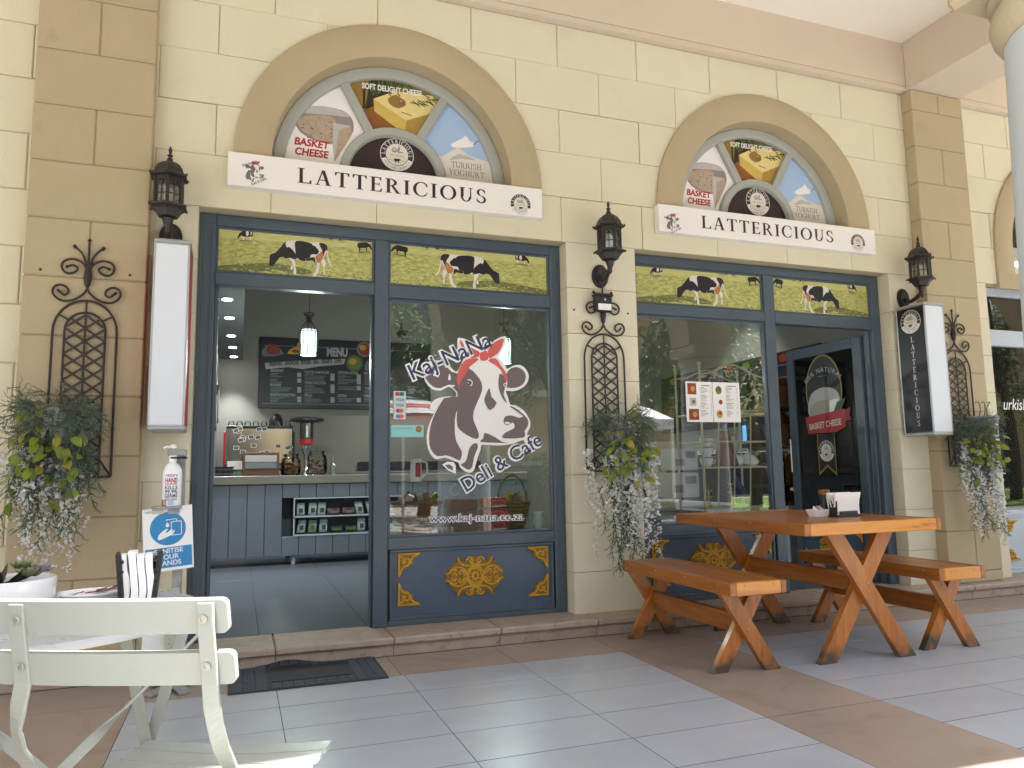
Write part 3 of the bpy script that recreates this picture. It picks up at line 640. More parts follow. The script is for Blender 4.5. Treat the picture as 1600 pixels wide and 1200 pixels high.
# --- the cow-head sticker: outlines read off the photograph, on the window plane
SY = .121
K1 = lambda p: px(610+p[0]*.1625, 500+p[1]*.1625, SY)
K2 = lambda p: px(650+p[0]*.1375, 620+p[1]*.1375, SY)
def cow_head(a, f, border=True, small=False, s=1.0):
    g1 = lambda pts: [f(K1(p)) for p in pts]; g2 = lambda pts: [f(K2(p)) for p in pts]
    if border:
        a.poly(g1([(330, 440), (380, 395), (460, 390), (540, 415), (610, 485), (645, 490), (690, 400), (700, 365), (650, 290), (645, 195), (665, 170), (760, 200), (860, 275), (920, 285), (1000, 195), (1095, 155), (1112, 180), (1085, 280), (1040, 350), (1095, 420), (1120, 470), (1180, 440), (1250, 432), (1305, 475), (1330, 540), (1312, 610), (1255, 660), (1180, 685), (1110, 680), (1130, 740), (1150, 812), (1205, 820), (1280, 870), (1318, 920), (1345, 980), (1340, 1040), (1318, 1080), (1312, 1145), (1300, 1200)])
               + g2([(1220, 490), (1110, 530), (980, 552), (860, 550), (745, 545), (735, 600), (700, 690), (672, 800), (640, 855), (570, 855), (500, 800), (485, 750), (420, 725), (330, 690), (230, 710), (160, 645), (122, 520), (128, 390), (165, 270), (215, 165)])
               + g1([(375, 860), (400, 790), (460, 750), (560, 735), (628, 738), (628, 690), (560, 640), (490, 678), (400, 665), (335, 590), (318, 510)]), P_WHITE, 2)
        a.poly(g2([(297, 770), (350, 738), (425, 740), (452, 780), (452, 876), (370, 840)]), P_WHITE)
        a.poly(g2([(330, 775), (380, 768), (415, 792), (422, 838), (360, 812)]), P_MAUVE)
    D = [g1([(335, 480), (370, 425), (450, 412), (530, 440), (590, 500), (640, 512), (650, 560), (635, 625), (560, 622), (480, 655), (410, 640), (350, 580), (328, 520)]),
         g1([(615, 640), (640, 560), (660, 590), (700, 520), (755, 465), (830, 530), (875, 600), (880, 680), (840, 780), (800, 880), (798, 960), (830, 1040), (852, 1110), (825, 1145), (740, 1110), (660, 1050), (640, 1000), (638, 900), (645, 820), (560, 800), (575, 760), (640, 745), (640, 690), (590, 640)]),
         g2([(300, 40), (335, 12), (460, 0), (540, 30), (455, 180), (440, 350), (455, 500), (520, 620), (510, 700), (490, 722), (420, 692), (340, 665), (240, 675), (170, 600), (148, 480), (165, 330), (220, 180)]),
         g2([(600, 600), (640, 540), (690, 528), (702, 575), (660, 680), (637, 800), (592, 828), (530, 792), (508, 770), (555, 742), (580, 690)]),
         g2([(780, 408), (900, 460), (980, 512), (1060, 525), (900, 522), (728, 512), (765, 470)]),
         g1([(1088, 960), (1110, 925), (1170, 918), (1240, 942), (1285, 925), (1322, 960), (1320, 1020), (1288, 1070), (1285, 1130), (1090, 1138), (1080, 1110), (1110, 1080), (1182, 1045), (1192, 1010), (1172, 985), (1130, 1012), (1095, 1000)]),
         g1([(952, 655), (972, 740), (1022, 800), (960, 868), (920, 820), (903, 760), (930, 690)]),
         g1([(1048, 518), (1090, 540), (1112, 600), (1102, 650), (1088, 720), (1122, 798), (1085, 765), (1050, 690), (1038, 620)]),
         g1([(1112, 530), (1150, 470), (1220, 453), (1280, 490), (1302, 550), (1272, 620), (1200, 652), (1118, 648), (1126, 600)])]
    for d in D: a.poly(d, P_MAUVE if border else P_MGREY, 2)
    for d in ([(850, 378), (760, 452), (712, 540), (672, 592), (660, 655), (640, 600), (640, 530), (680, 430), (730, 382), (790, 368)], [(938, 388), (1010, 368), (1062, 440), (1112, 510), (1132, 602), (1100, 572), (1060, 482), (1000, 430)], [(865, 300), (925, 298), (938, 380), (865, 388)], [(668, 190), (720, 238), (845, 290), (850, 352), (780, 366), (718, 330), (680, 262)], [(938, 285), (1010, 208), (1088, 178), (1072, 250), (1030, 322), (960, 368), (940, 350)]):
        a.poly(g1(d), P_CORAL if border else P_RED, 2)
    if not small:
        a.poly(g1([(565, 515), (580, 555), (572, 580), (556, 575), (555, 550)]), P_WHITE, 2)
        c, r = f(K1((758, 604))), (K1((790, 604))[0]-K1((758, 604))[0])*s
        a.ring(c[0], c[1], r*.72, r, P_WHITE, -80, 130, 14); a.ell(c[0]-r*.15, c[1]-r*.1, r*.5, r*.5, P_PLUM, 12); a.k += 1; a.ell(c[0]-r*.3, c[1]-r*.1, r*.2, r*.2, P_WHITE, 8)
        c = f(K1((1102, 624))); a.ring(c[0], c[1], r*.35, r*.55, P_WHITE, 40, 270, 12)
        a.poly(g1([(1155, 825), (1225, 862), (1300, 930), (1285, 932), (1220, 882), (1150, 836)]), P_MAUVE, 1)
        a.poly(g1([(1098, 980), (1150, 985), (1130, 1004), (1104, 998)]), P_WHITE, 2)
    def word(body, p, q, K, hgt, outline, col):
        A, B = f(K(p)), f(K(q)); rot = math.degrees(math.atan2(B[1]-A[1], B[0]-A[0])); L = math.hypot(B[0]-A[0], B[1]-A[1])
        if outline: a.text(body, A[0], A[1], hgt, P_WHITE, .075, rot, fit=L)
        a.text(body, A[0], A[1], hgt, col, .008, rot, fit=L)
    hh = .138*s
    A = f(K1((205, 590)))
    word('Kaj-NaNa', (205, 585), (985, 245), K1, hh, border, P_NAVY if border else P_PLUM)
    word('Deli & Cafe', (560, 1092), (1440, 535), K2, .128*s, border, P_NAVY if border else P_PLUM)

# ------------------------------------------------------------------ shopfronts
FY = .10
def member(parent, name, x0, x1, z0, z1, m=None, y0=FY, y1=.165, r=.004):
    b = MB(); b.rbox(x0, x1, y0, y1, z0, z1, m or M_FRAME, r); return b.build(name, parent)
def beads(parent, x0, x1, z0, z1, m=None, w=.013, y=FY+.008, d=.03):
    """glazing bead round an aperture"""
    b = MB(); mm = m or M_FRAME
    b.rbox(x0, x1, y, y+d, z0, z0+w, mm, .003); b.rbox(x0, x1, y, y+d, z1-w, z1, mm, .003); b.rbox(x0, x0+w, y, y+d, z0+w+.0005, z1-w-.0005, mm, .003); b.rbox(x1-w, x1, y, y+d, z0+w+.0005, z1-w-.0005, mm, .003)
    return b.build('glazing_bead', parent)
def pane(parent, x0, x1, z0, z1, y=.126, name='glass_pane', m=None):
    b = MB(); b.box(x0, x1, y, y+.006, z0, z1, m or G_WIN); return b.build(name, parent)
def medallion(parent, cx, cz, y, w=.19, h=.112, O=None, ex=(1, 0, 0), n=(0, -1, 0), name='gold_medallion'):
    Q = [(0, 400), (110, 402), (190, 350), (205, 300), (280, 315), (335, 395), (385, 425), (420, 395), (408, 330), (470, 285), (560, 190), (590, 115), (665, 112), (692, 65), (645, 22)]
    pts = [(x, z) for x, z in Q]+[(x, -z) for x, z in Q[::-1]]; pts = pts+[(-x, z) for x, z in pts[::-1]]
    pts2 = []
    for p in pts:
        if not pts2 or (abs(p[0]-pts2[-1][0])+abs(p[1]-pts2[-1][1])) > 2: pts2.append(p)
    if abs(pts2[0][0]-pts2[-1][0])+abs(pts2[0][1]-pts2[-1][1]) < 2: pts2.pop()
    sx, sz = w/692, h/402; ex, n = Vector(ex), Vector(n); O = Vector(O) if O else Vector((cx, y, cz))
    mb = MB(); mb.prism([(x*sx, z*sz) for x, z in pts2], O+n*.008, ex, (0, 0, 1), n, .0075, M_GOLDD)
    mb.prism([(x*sx*.84, z*sz*.80) for x, z in pts2], O+n*.011, ex, (0, 0, 1), n, .003, M_GOLDD)
    W = lambda x, z, q=.013: O+ex*(x*sx)+Vector((0, 0, z*sz))+n*q
    for r, t in ((188, .008), (148, .006), (62, .009)): mb.tube([W(r*math.cos(a*math.pi/12), r*1.05*math.sin(a*math.pi/12)) for a in range(24)], t, M_GOLD, 5, True)
    for k in range(8): mb.tube([W(70*math.cos(k*math.pi/4), 74*math.sin(k*math.pi/4)), W(135*math.cos(k*math.pi/4+.3), 140*math.sin(k*math.pi/4+.3))], .004, M_GOLD, 4)
    for i in (-1, 1):
        for j in (-1, 1):
            for cv in ([(0, 215), (60, 260), (120, 300), (110, 345), (60, 350), (45, 310), (80, 295)], [(10, 225), (150, 215), (300, 250), (370, 330), (390, 390)], [(190, 40), (260, 150), (380, 195), (520, 165), (600, 70)], [(230, 20), (300, 120), (360, 110), (360, 60), (310, 60)], [(420, 25), (470, 80), (520, 60), (500, 20)], [(420, 120), (500, 150), (560, 90), (640, 60)], [(200, 330), (150, 390), (60, 385)]):
                mb.tube(catmull([W(i*x, j*z) for x, z in cv], 3), [.0085-.004*q/(3*(len(cv)-1)) for q in range(3*(len(cv)-1)+1)], M_GOLD, 5)
    return mb.build(name, parent, smooth=True)
def corner(parent, cx, cz, i, j, y, L=.135, O=None, ex=(1, 0, 0), n=(0, -1, 0)):
    """gilt corner piece, its right angle at (cx, cz), arms running i (along) and j (up)"""
    ex, n = Vector(ex), Vector(n); O = Vector(O) if O else Vector((cx, y, cz)); k = L/.135
    P = [(0, 0), (.135, 0), (.138, .010), (.118, .020), (.098, .024), (.090, .045), (.092, .060), (.075, .068), (.066, .084), (.046, .090), (.026, .098), (.020, .118), (.010, .138), (0, .135)]
    mb = MB(); mb.prism([(p[0]*k*i, p[1]*k*j) for p in P], O+n*.008, ex, (0, 0, 1), n, .0075, M_GOLDD)
    W = lambda a, b: O+ex*(a*k*i)+Vector((0, 0, b*k*j))+n*.009
    mb.tube([W(.006, .13), W(.006, .006), W(.13, .006)], .0075, M_GOLD, 5)
    for cv in ([(.01, .12), (.03, .08), (.06, .07), (.07, .045), (.05, .03), (.035, .045), (.05, .055)], [(.12, .01), (.085, .025), (.075, .05), (.08, .06)], [(.012, .02), (.03, .03), (.03, .06)]): mb.tube(catmull([W(*p) for p in cv], 3), .0065, M_GOLD, 5)
    return mb.build('gold_corner', parent, smooth=True)
def lower_panel(parent, x0, x1, z0=.135, z1=.525, gold=True):
    b = MB(); b.rbox(x0, x1, .116, .14, z0, z1, M_FRAMEP, .003); b.build('lower_panel', parent)
    beads(parent, x0-.002, x1+.002, z0-.004, z1+.004, w=.016, y=FY+.003, d=.03)
    if gold:
        c = (x0+x1)/2; medallion(parent, c, .355, .116)
        for i, gx in ((1, x0+.045), (-1, x1-.035)):
            corner(parent, gx, .208, i, 1, .116); corner(parent, gx, .508, i, -1, .116)
sf1 = thing('shopfront', (.855, .13, .1), 'blue-grey shopfront with an open doorway and a cow-head sticker on its window', 'shopfront', 'blue-grey shopfronts')
member(sf1, 'jamb', -.236, -.150, .1, 2.435); member(sf1, 'jamb', 1.873, 1.948, .1, 2.435); member(sf1, 'head_rail', -.1495, 1.8725, 2.37, 2.4345)
member(sf1, 'transom', -.1495, .7375, 2.03, 2.104, y0=FY-.004); member(sf1, 'transom', .8225, 1.8725, 2.018, 2.098, y0=FY-.004)
member(sf1, 'mullion', .738, .822, .1, 2.3695, y0=FY-.003)
member(sf1, 'door_stop', -.1495, -.128, .1, 2.0295, y0=.135, y1=.19); member(sf1, 'door_stop', .725, .7375, .1, 2.0295, y0=.135, y1=.19)
member(sf1, 'window_rail', .8225, 1.8725, .53, .60); member(sf1, 'bottom_rail', .8225, 1.8725, .1, .13)
beads(sf1, -.149, .737, 2.1045, 2.3695); beads(sf1, .823, 1.872, 2.0985, 2.3695); beads(sf1, .823, 1.872, .6005, 2.0175)
m = MB()
for x in (-.215, -.172, 1.895, 1.927, .760, .800): m.tube([(x, FY-.0005, .14), (x, FY-.0005, 2.36)], .004, M_FRAME, 5)
m.build('seam_bead', sf1, smooth=True)
meadow(sf1, -.14, .728, 2.113, 2.361, .119, False); meadow(sf1, .833, 1.863, 2.107, 2.361, .119, True)
pane(sf1, .8225, 1.8725, .6, 2.018); lower_panel(sf1, .838, 1.860)
a = Art((0, SY, 0), step=.00018); cow_head(a, lambda p: p); a.build('cow_sticker', sf1)
a = Art((0, SY, 0), step=.00018); p, q = px(671, 816, SY), px(819, 812, SY)
rot = math.degrees(math.atan2(q[1]-p[1], q[0]-p[0])); L = math.hypot(q[0]-p[0], q[1]-p[1])
a.text('www.kaj-nana.co.za', p[0], p[1], .062, P_WHITE, .07, rot, fit=L); a.text('www.kaj-nana.co.za', p[0], p[1], .062, P_NAVY, .005, rot, fit=L); a.build('web_address', sf1)
# payment stickers on the glass
x0, z1 = px(615, 611, SY); x1, z0 = px(634, 655, SY)
a = Art((0, SY, 0), step=.0002); a.rect(x0, z0, x1, z1, pc('film', 'BFD0D2')); hgt = (z1-z0)/5
for i, c in enumerate((P_RED, P_NAVY, P_LGREY, P_CORAL, P_BLUE)):
    zz = z1-hgt*(i+.5); xm = (x0+x1)/2
    if i in (1, 2): a.text('VISA', xm, zz-.009, .026, P_NAVY, .01, al='C', shear=.2)
    elif i == 0: a.rect(xm-.026, zz-.011, xm-.004, zz+.011, P_RED); a.rect(xm-.002, zz-.011, xm+.026, zz+.011, pc('card_teal', '1F6A63'))
    else: a.ell(xm-.009, zz, .014, .012, c if i == 4 else P_RED, 14); a.ell(xm+.009, zz, .014, .012, P_CORAL if i == 4 else P_ORANGE, 14)
a.build('payment_sticker', sf1)
x0, z1 = px(611, 664, SY); x1, z0 = px(662, 683, SY)
a = Art((0, SY, 0), step=.0002); a.rect(x0, z0, x1, z1, P_TEAL); a.inc = .05
for i in range(16): a.rect(x0+.012+i*.0075, z0+.048, x0+.017+i*.0075, z0+.055, pc('teal_text', '5E9C9E'))
a.inc = 1; a.ell(x1-.03, z1-.024, .019, .019, P_OLIVE, 16); a.ell(x1-.03, z1-.022, .010, .009, P_COWT, 12); a.build('window_card', sf1)

sf2 = thing('shopfront', (3.55, .13, .1), 'blue-grey shopfront behind the picnic table, its glass door swung inwards', 'shopfront', 'blue-grey shopfronts')
member(sf2, 'jamb', 2.454, 2.502, .1, 2.435); member(sf2, 'jamb', 4.562, 4.646, .1, 2.435); member(sf2, 'head_rail', 2.5025, 4.5615, 2.37, 2.4345)
member(sf2, 'transom', 2.5025, 3.5575, 2.02, 2.096, y0=FY-.004); member(sf2, 'transom', 3.6475, 4.5615, 2.012, 2.098, y0=FY-.004)
member(sf2, 'mullion', 3.558, 3.647, .1, 2.3695, y0=FY-.003); member(sf2, 'door_stop', 4.545, 4.5615, .1, 2.0115, y0=.135, y1=.18)
member(sf2, 'window_rail', 2.5025, 3.5575, .53, .60); member(sf2, 'bottom_rail', 2.5025, 3.5575, .1, .13)
beads(sf2, 2.503, 3.557, 2.0965, 2.3695); beads(sf2, 3.648, 4.561, 2.0985, 2.3695); beads(sf2, 2.503, 3.557, .6005, 2.0195)
meadow(sf2, 2.510, 3.549, 2.106, 2.361, .119, False); meadow(sf2, 3.657, 4.553, 2.107, 2.361, .119, True)
pane(sf2, 2.5025, 3.5575, .6, 2.02); lower_panel(sf2, 2.518, 3.543)
# the open door leaf (hinged on the right jamb, swung square into the shop); local frame: s away from the hinge, z up, outer face to -x
DX, DY0, DY1 = 4.520, .20, 1.04
def dbox(name, s0, s1, z0, z1, m=M_FRAME, x0=DX, x1=DX+.045, r=.004, parent=None):
    b = MB(); b.rbox(x0, x1, s0, s1, z0, z1, m, r); return b.build(name, parent)
door = MB(); door.rbox(DX, DX+.045, DY0, DY0+.085, .11, 1.985, M_FRAME, .004); door.rbox(DX, DX+.045, DY1-.085, DY1, .11, 1.985, M_FRAME, .004)
for z0, z1 in ((.11, .16), (.52, .60), (1.90, 1.985)): door.rbox(DX+.001, DX+.044, DY0+.0855, DY1-.0855, z0, z1, M_FRAME, .004)
door.rbox(DX+.014, DX+.03, DY0+.0855, DY1-.0855, .1605, .5195, M_FRAMEP, .002)
dr = door.build('door_leaf', sf2)
b = MB(); b.box(DX+.018, DX+.024, DY0+.0855, DY1-.0855, .6005, 1.8995, G_WIN); o = b.build('glass_pane', sf2); o.parent = dr
b = MB(); b.tube([(DX-.035, DY1-.04, .93), (DX-.035, DY1-.04, 1.21)], .008, M_CHROME, 8); b.tube([(DX, DY1-.04, .96), (DX-.035, DY1-.04, .96)], .006, M_CHROME, 6); b.tube([(DX, DY1-.04, 1.18), (DX-.035, DY1-.04, 1.18)], .006, M_CHROME, 6); o = b.build('door_handle', sf2, smooth=True); o.parent = dr
medd = medallion(sf2, 0, 0, 0, .16, .10, O=(DX+.014, (DY0+DY1)/2, .34), ex=(0, -1, 0), n=(-1, 0, 0)); medd.parent = dr
for i, s in ((1, DY1-.105), (-1, DY0+.105)):
    for j, z in ((1, .185), (-1, .50)):
        o = corner(sf2, 0, 0, i, j, 0, .115, O=(DX+.014, s, z), ex=(0, -1, 0), n=(-1, 0, 0)); o.parent = dr
# oval cheese sticker on the door glass: local x runs towards the hinge (-y)
yc = .63
a = Art((DX+.0165, yc, 1.52), ex=(0, -1, 0), n=(-1, 0, 0), step=.0003)
a.ell(0, .08, .205, .30, P_GOLDL, 40); a.ell(0, .08, .192, .287, P_BLACK, 40)
a.arc_text('100% NATURAL', 0, -.02, .255, 140, 40, .055, P_CHALK, bold=.02)
a.line([(-.05, .20), (.05, .20)], .006, P_CHALKD)
a.poly([(-.185, -.10), (-.18, -.02), (-.14, .06), (-.05, .10), (.06, .10), (.15, .06), (.18, -.02), (.18, -.14), (.1, -.17), (-.12, -.17)], P_LGREY, 3)
a.poly([(-.17, -.10), (-.12, -.02), (0, .0), (.13, -.02), (.17, -.10), (.1, -.16), (-.1, -.16)], pc('cheese_grey', 'A59C90', var=.1, vs=40), 3)
a.poly([(.06, -.01), (.16, .0), (.17, -.08), (.06, -.13)], P_WHITE)
for i in range(7): a.line([(.08+.012*i, -.15), (.15+.014*i, -.03+.004*i)], .010, P_HERB)
a.poly([(-.225, -.13), (.225, -.09), (.225, -.235), (.12, -.27), (-.2, -.27)], P_RED); a.poly([(.225, -.1), (.29, -.08), (.27, -.14), (.29, -.18), (.225, -.19)], pc('dark_red', '7A1420'))
a.text('BASKET CHEESE', 0, -.225, .07, P_OFF, .02, 4, 'C', fit=.36)
a.poly([(-.10, -.28), (.10, -.28), (.10, -.62), (0, -.55), (-.10, -.62)], P_GOLDL); a.poly([(-.09, -.28), (.09, -.28), (.09, -.595), (0, -.53), (-.09, -.595)], P_BLACK)
badge(a, 0, -.42, .085); o = a.build('cheese_sticker', sf2); o.parent = dr

sf3 = thing('shopfront', (6.78, .13, .1), 'pale grey shopfront at the far right edge with white lettering on its glass', 'shopfront')
for n, x0, x1, z0, z1 in (('jamb', 5.684, 5.74, .1, 2.435), ('jamb', 7.80, 7.876, .1, 2.435), ('head_rail', 5.7405, 7.7995, 2.37, 2.4345), ('transom', 5.7405, 7.7995, 1.945, 2.08), ('mullion', 6.75, 6.83, .1, 1.9445), ('window_rail', 5.7405, 6.7495, .56, .60), ('bottom_rail', 5.7405, 6.7495, .1, .13)): member(sf3, n, x0, x1, z0, z1, M_PALEFRAME)
pane(sf3, 5.74, 7.8, 2.08, 2.37); pane(sf3, 5.74, 6.75, .6, 1.945); pane(sf3, 6.83, 7.8, .13, 1.945)
b = MB(); b.rbox(5.7405, 6.7495, .116, .14, .1305, .5595, M_PALEFRAME, .003); b.build('lower_panel', sf3)
beads(sf3, 5.741, 6.749, .131, .559, M_PALEFRAME, .016, FY+.003)
for i, gx in ((1, 5.80), (-1, 6.69)): corner(sf3, gx, .20, i, 1, .116); corner(sf3, gx, .52, i, -1, .116)
medallion(sf3, 6.245, .355, .116)
p = px(1567, 640, SY); a = Art((0, SY, 0), step=.0003); a.text('urkish', p[0], p[1], .135, P_WHITE, .0, 0, shear=.22, sx=.85); a.build('window_lettering', sf3)

# ------------------------------------------------------------------ arched windows above the signs
def fanlight(c, label, art=True):
    t = thing('arched_window', (c, .11, AZ), label, 'arched window', 'arched windows')
    dx = c-ARCH[0]; n = 48
    f = MB(); prof = [(.7185, .118), (.7185, .098), (.712, .092), (.662, .092), (.650, .100), (.648, .125)]; zb = -.015
    rows = [[(c+r*math.cos(R_(180*i/n)), y, AZ+r*math.sin(R_(180*i/n))) for i in range(n+1)] for r, y in prof]
    fs = [(i*(n+1)+q, i*(n+1)+q+1, (i+1)*(n+1)+q+1, (i+1)*(n+1)+q) for i in range(5) for q in range(n)]
    f.add([v for r in rows for v in r], fs, M_GREYWOOD); f.build('arch_frame', t, smooth=True)
    f = MB(); prof = [(.275, .125), (.277, .100), (.285, .090), (.325, .090), (.333, .098), (.335, .125)]
    rows = [[(c+r*math.cos(R_(180*i/n)), y, AZ+r*math.sin(R_(180*i/n))) for i in range(n+1)] for r, y in prof]
    f.add([v for r in rows for v in r], fs, M_GREYWOOD); f.build('inner_arch', t, smooth=True)
    for an in (61, 118.5):
        f = MB(); d = Vector((math.cos(R_(an)), 0, math.sin(R_(an)))); f.beam(Vector((c, .109, AZ))+d*.328, Vector((c, .109, AZ))+d*.654, .055, .032, M_GREYWOOD, (0, 1, 0)); f.build('glazing_bar', t, bevel=.004)
    f = MB(); f.rbox(c-.715, c+.715, .095, .125, AZ-.035, AZ+.047, M_GREYWOOD, .004); f.build('sill_rail', t)
    if not art: 
        f = MB(); f.prism(arcpts(c, AZ, .66, 0, 180, 40), (0, .1265, 0), (1, 0, 0), (0, 0, 1), (0, -1, 0), .006, G_DARK); f.build('glass_pane', t); 
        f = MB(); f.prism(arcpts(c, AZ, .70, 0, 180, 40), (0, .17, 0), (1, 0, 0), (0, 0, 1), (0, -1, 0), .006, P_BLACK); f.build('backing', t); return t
    g = lambda p: (lambda q: (q[0]+dx, q[1]))(px(420+p[0]*.25, 100+p[1]*.25, .12))
    sec = lambda a0, a1: [(c, AZ+.02)]+arcpts(c, AZ, .66, a0, a1, 16)
    # left: basket cheese
    a = Art((0, .1255, 0), clip=sec(118.5, 180), step=.00012); a.rect(c-.7, AZ, c, AZ+.7, P_WHITE); a.mp = g
    a.poly([(165, 350), (190, 300), (230, 270), (310, 260), (400, 272), (480, 298), (525, 350), (528, 420), (480, 480), (400, 500), (300, 480), (220, 440), (180, 400)], P_RIND, 3)
    a.poly([(190, 300), (230, 272), (310, 262), (400, 274), (478, 300), (510, 330), (400, 318), (260, 308)], P_LGREY, 2)
    a.poly([(200, 330), (300, 318), (400, 330), (420, 380), (400, 480), (300, 468), (225, 425), (185, 380)], P_PASTE, 3); r = random.Random(5)
    for _ in range(26):
        x, z = r.uniform(205, 400), r.uniform(335, 465); s_ = r.uniform(3, 9); a.inc = .1; a.poly([(x-s_, z), (x, z-s_*.6), (x+s_, z), (x, z+s_*.6)], P_HOLE)
    a.inc = 1
    a.poly([(405, 365), (510, 385), (520, 440), (470, 520), (410, 612), (398, 500)], P_LGREY); a.poly([(440, 410), (512, 387), (520, 440), (470, 520), (412, 610)], P_PASTE)
    a.mp = None; a.clip = None
    for w_, A, B in (('BASKET', (157, 497), (374, 530)), ('CHEESE', (160, 560), (370, 588))):
        A, B = g(A), g(B); a.text(w_, A[0], A[1], .062, P_RED, .035, math.degrees(math.atan2(B[1]-A[1], B[0]-A[0])), shear=.12, fit=math.hypot(B[0]-A[0], B[1]-A[1]))
    a.build('basket_cheese_picture', t)
    a = Art((0, .1255, 0), clip=sec(61, 118.5), step=.00012); a.rect(c-.5, AZ, c+.5, AZ+.7, P_DARKB); a.mp = g
    a.poly([(440, 60), (640, 60), (600, 290), (540, 250)], P_OCHRE); a.poly([(588, 150), (604, 150), (604, 275), (588, 275)], P_DARKB); a.poly([(700, 60), (1200, 60), (1100, 300), (820, 180)], pc('herb_ground', '6E6234', var=.2, vs=30))
    a.poly([(585, 290), (665, 258), (780, 395), (640, 400)], P_BOARD)
    a.poly([(655, 215), (790, 168), (1090, 205), (1045, 300), (860, 352)], P_CHEESE); a.poly([(655, 215), (860, 352), (850, 440), (660, 292)], P_CHEESEF); a.poly([(860, 352), (1045, 298), (950, 460), (848, 440)], P_CHEESED)
    a.poly([(745, 215), (800, 190), (860, 250), (810, 275), (760, 250)], pc('cheese_stain', '8E7038'), 2); a.ell(*g((832, 236)), .022, .022, P_OLIVE) if False else None
    a.mp = None; q = g((832, 236)); a.ell(q[0], q[1], .024, .022, P_OLIVE, 16); a.ell(q[0]-.005, q[1]+.006, .009, .008, P_PASTE, 10); r = random.Random(8)
    for _ in range(46):
        p0 = g((r.uniform(630, 880), r.uniform(70, 150))); a.inc = .1; an = r.uniform(-2.4, -.6); a.line([p0, (p0[0]+.06*math.cos(an), p0[1]+.06*math.sin(an))], .007, P_HERB if r.random() < .7 else P_FOODG)
    for _ in range(20):
        p0 = g((r.uniform(880, 1060), r.uniform(120, 250))); an = r.uniform(-.9, .1); a.line([p0, (p0[0]+.055*math.cos(an), p0[1]+.055*math.sin(an))], .006, P_HERB)
    p0 = g((830, 300)); a.line([p0, (p0[0]+.06, p0[1]-.012)], .006, P_OLIVE); a.inc = 1; a.k += 1; a.clip = None
    A, B = g((583, 148)), g((958, 200)); a.text('SOFT DELIGHT CHEESE', A[0], A[1], .05, P_WHITE, .03, math.degrees(math.atan2(B[1]-A[1], B[0]-A[0])), fit=math.hypot(B[0]-A[0], B[1]-A[1])); a.build('soft_cheese_picture', t)
    a = Art((0, .1255, 0), clip=sec(0, 61), step=.00012); a.rect(c, AZ, c+.7, AZ+.7, P_SKY); a.mp = g
    a.poly([(960, 500), (1060, 572), (1110, 562), (1185, 522), (1250, 570), (1385, 612), (1480, 640), (1480, 800), (1000, 760)], P_OFF, 2)
    a.poly([(1140, 500), (1180, 478), (1215, 462), (1232, 445), (1262, 482), (1290, 490), (1275, 515), (1215, 528), (1160, 522)], P_WHITE, 2); a.poly([(1278, 498), (1300, 480), (1332, 474), (1332, 480), (1302, 488), (1284, 508)], P_GREY)
    a.poly([(1150, 520), (1215, 530), (1272, 518), (1215, 522)], P_LGREY); a.poly([(1130, 600), (1190, 560), (1300, 600), (1200, 590)], P_LGREY, 2)
    a.mp = None; a.clip = None
    for w_, A, B in (('TURKISH', (1142, 640), (1328, 660)), ('YOGHURT', (1128, 690), (1348, 706))):
        A, B = g(A), g(B); a.glyphs(w_, A[0], (A[1]+B[1])/2-.005, .040, P_MGREY, fit=B[0]-A[0], thin=.75, gap=.08)
    a.build('yoghurt_picture', t)
    a = Art((0, .1235, 0), step=.00015); a.poly(arcpts(c, AZ, .285, 0, 180, 30), P_PLUM); q = g((802, 566)); badge(a, q[0], q[1], .105); a.build('badge_picture', t)
    return t
fanlight(ARCH[0], 'arched window with cheese pictures above the open doorway'); fanlight(ARCH[1], 'arched window with cheese pictures above the picnic table'); fanlight(ARCH[2], 'dark arched window cut off at the right edge', False)
# ------------------------------------------------------------------ sign boards
def signboard(x0, x1, txt, cow, bd, label):
    t = thing('sign_board', ((x0+x1)/2, -.03, 2.557), label, 'sign', 'white shop name boards')
    b = MB(); b.rbox(x0, x1, -.058, -.0005, 2.556, 2.748, M_SIGNW, .003); b.build('board', t)
    y = -.0585; a = Art((0, y, 0), step=.0002); A, B = px(*txt[0], y), px(*txt[1], y)
    a.glyphs('LATTERICIOUS', A[0], 2.611, .088, M_INK, fit=B[0]-A[0], gap=.16); a.build('lettering', t)
    a = Art((0, y, 0), step=.0002); q = px(*bd, y); badge(a, q[0], q[1], .069); a.build('badge', t)
    a = Art((0, y, 0), step=.00012); q = px(*cow, y); s = .155/1.03; f = lambda p: (q[0]+(p[0]-1.34)*s, q[1]+(p[1]-1.34)*s); cow_head(a, f, False, True, s); a.build('cow_emblem', t)
signboard(-.098, 1.767, ((465, 290), (760, 325)), (396, 270), (813.5, 319.5), 'white name board over the open doorway')
signboard(2.612, 4.487, ((1097, 368), (1303, 385)), (1050, 349), (1340.5, 379.5), 'white name board over the picnic table bay')
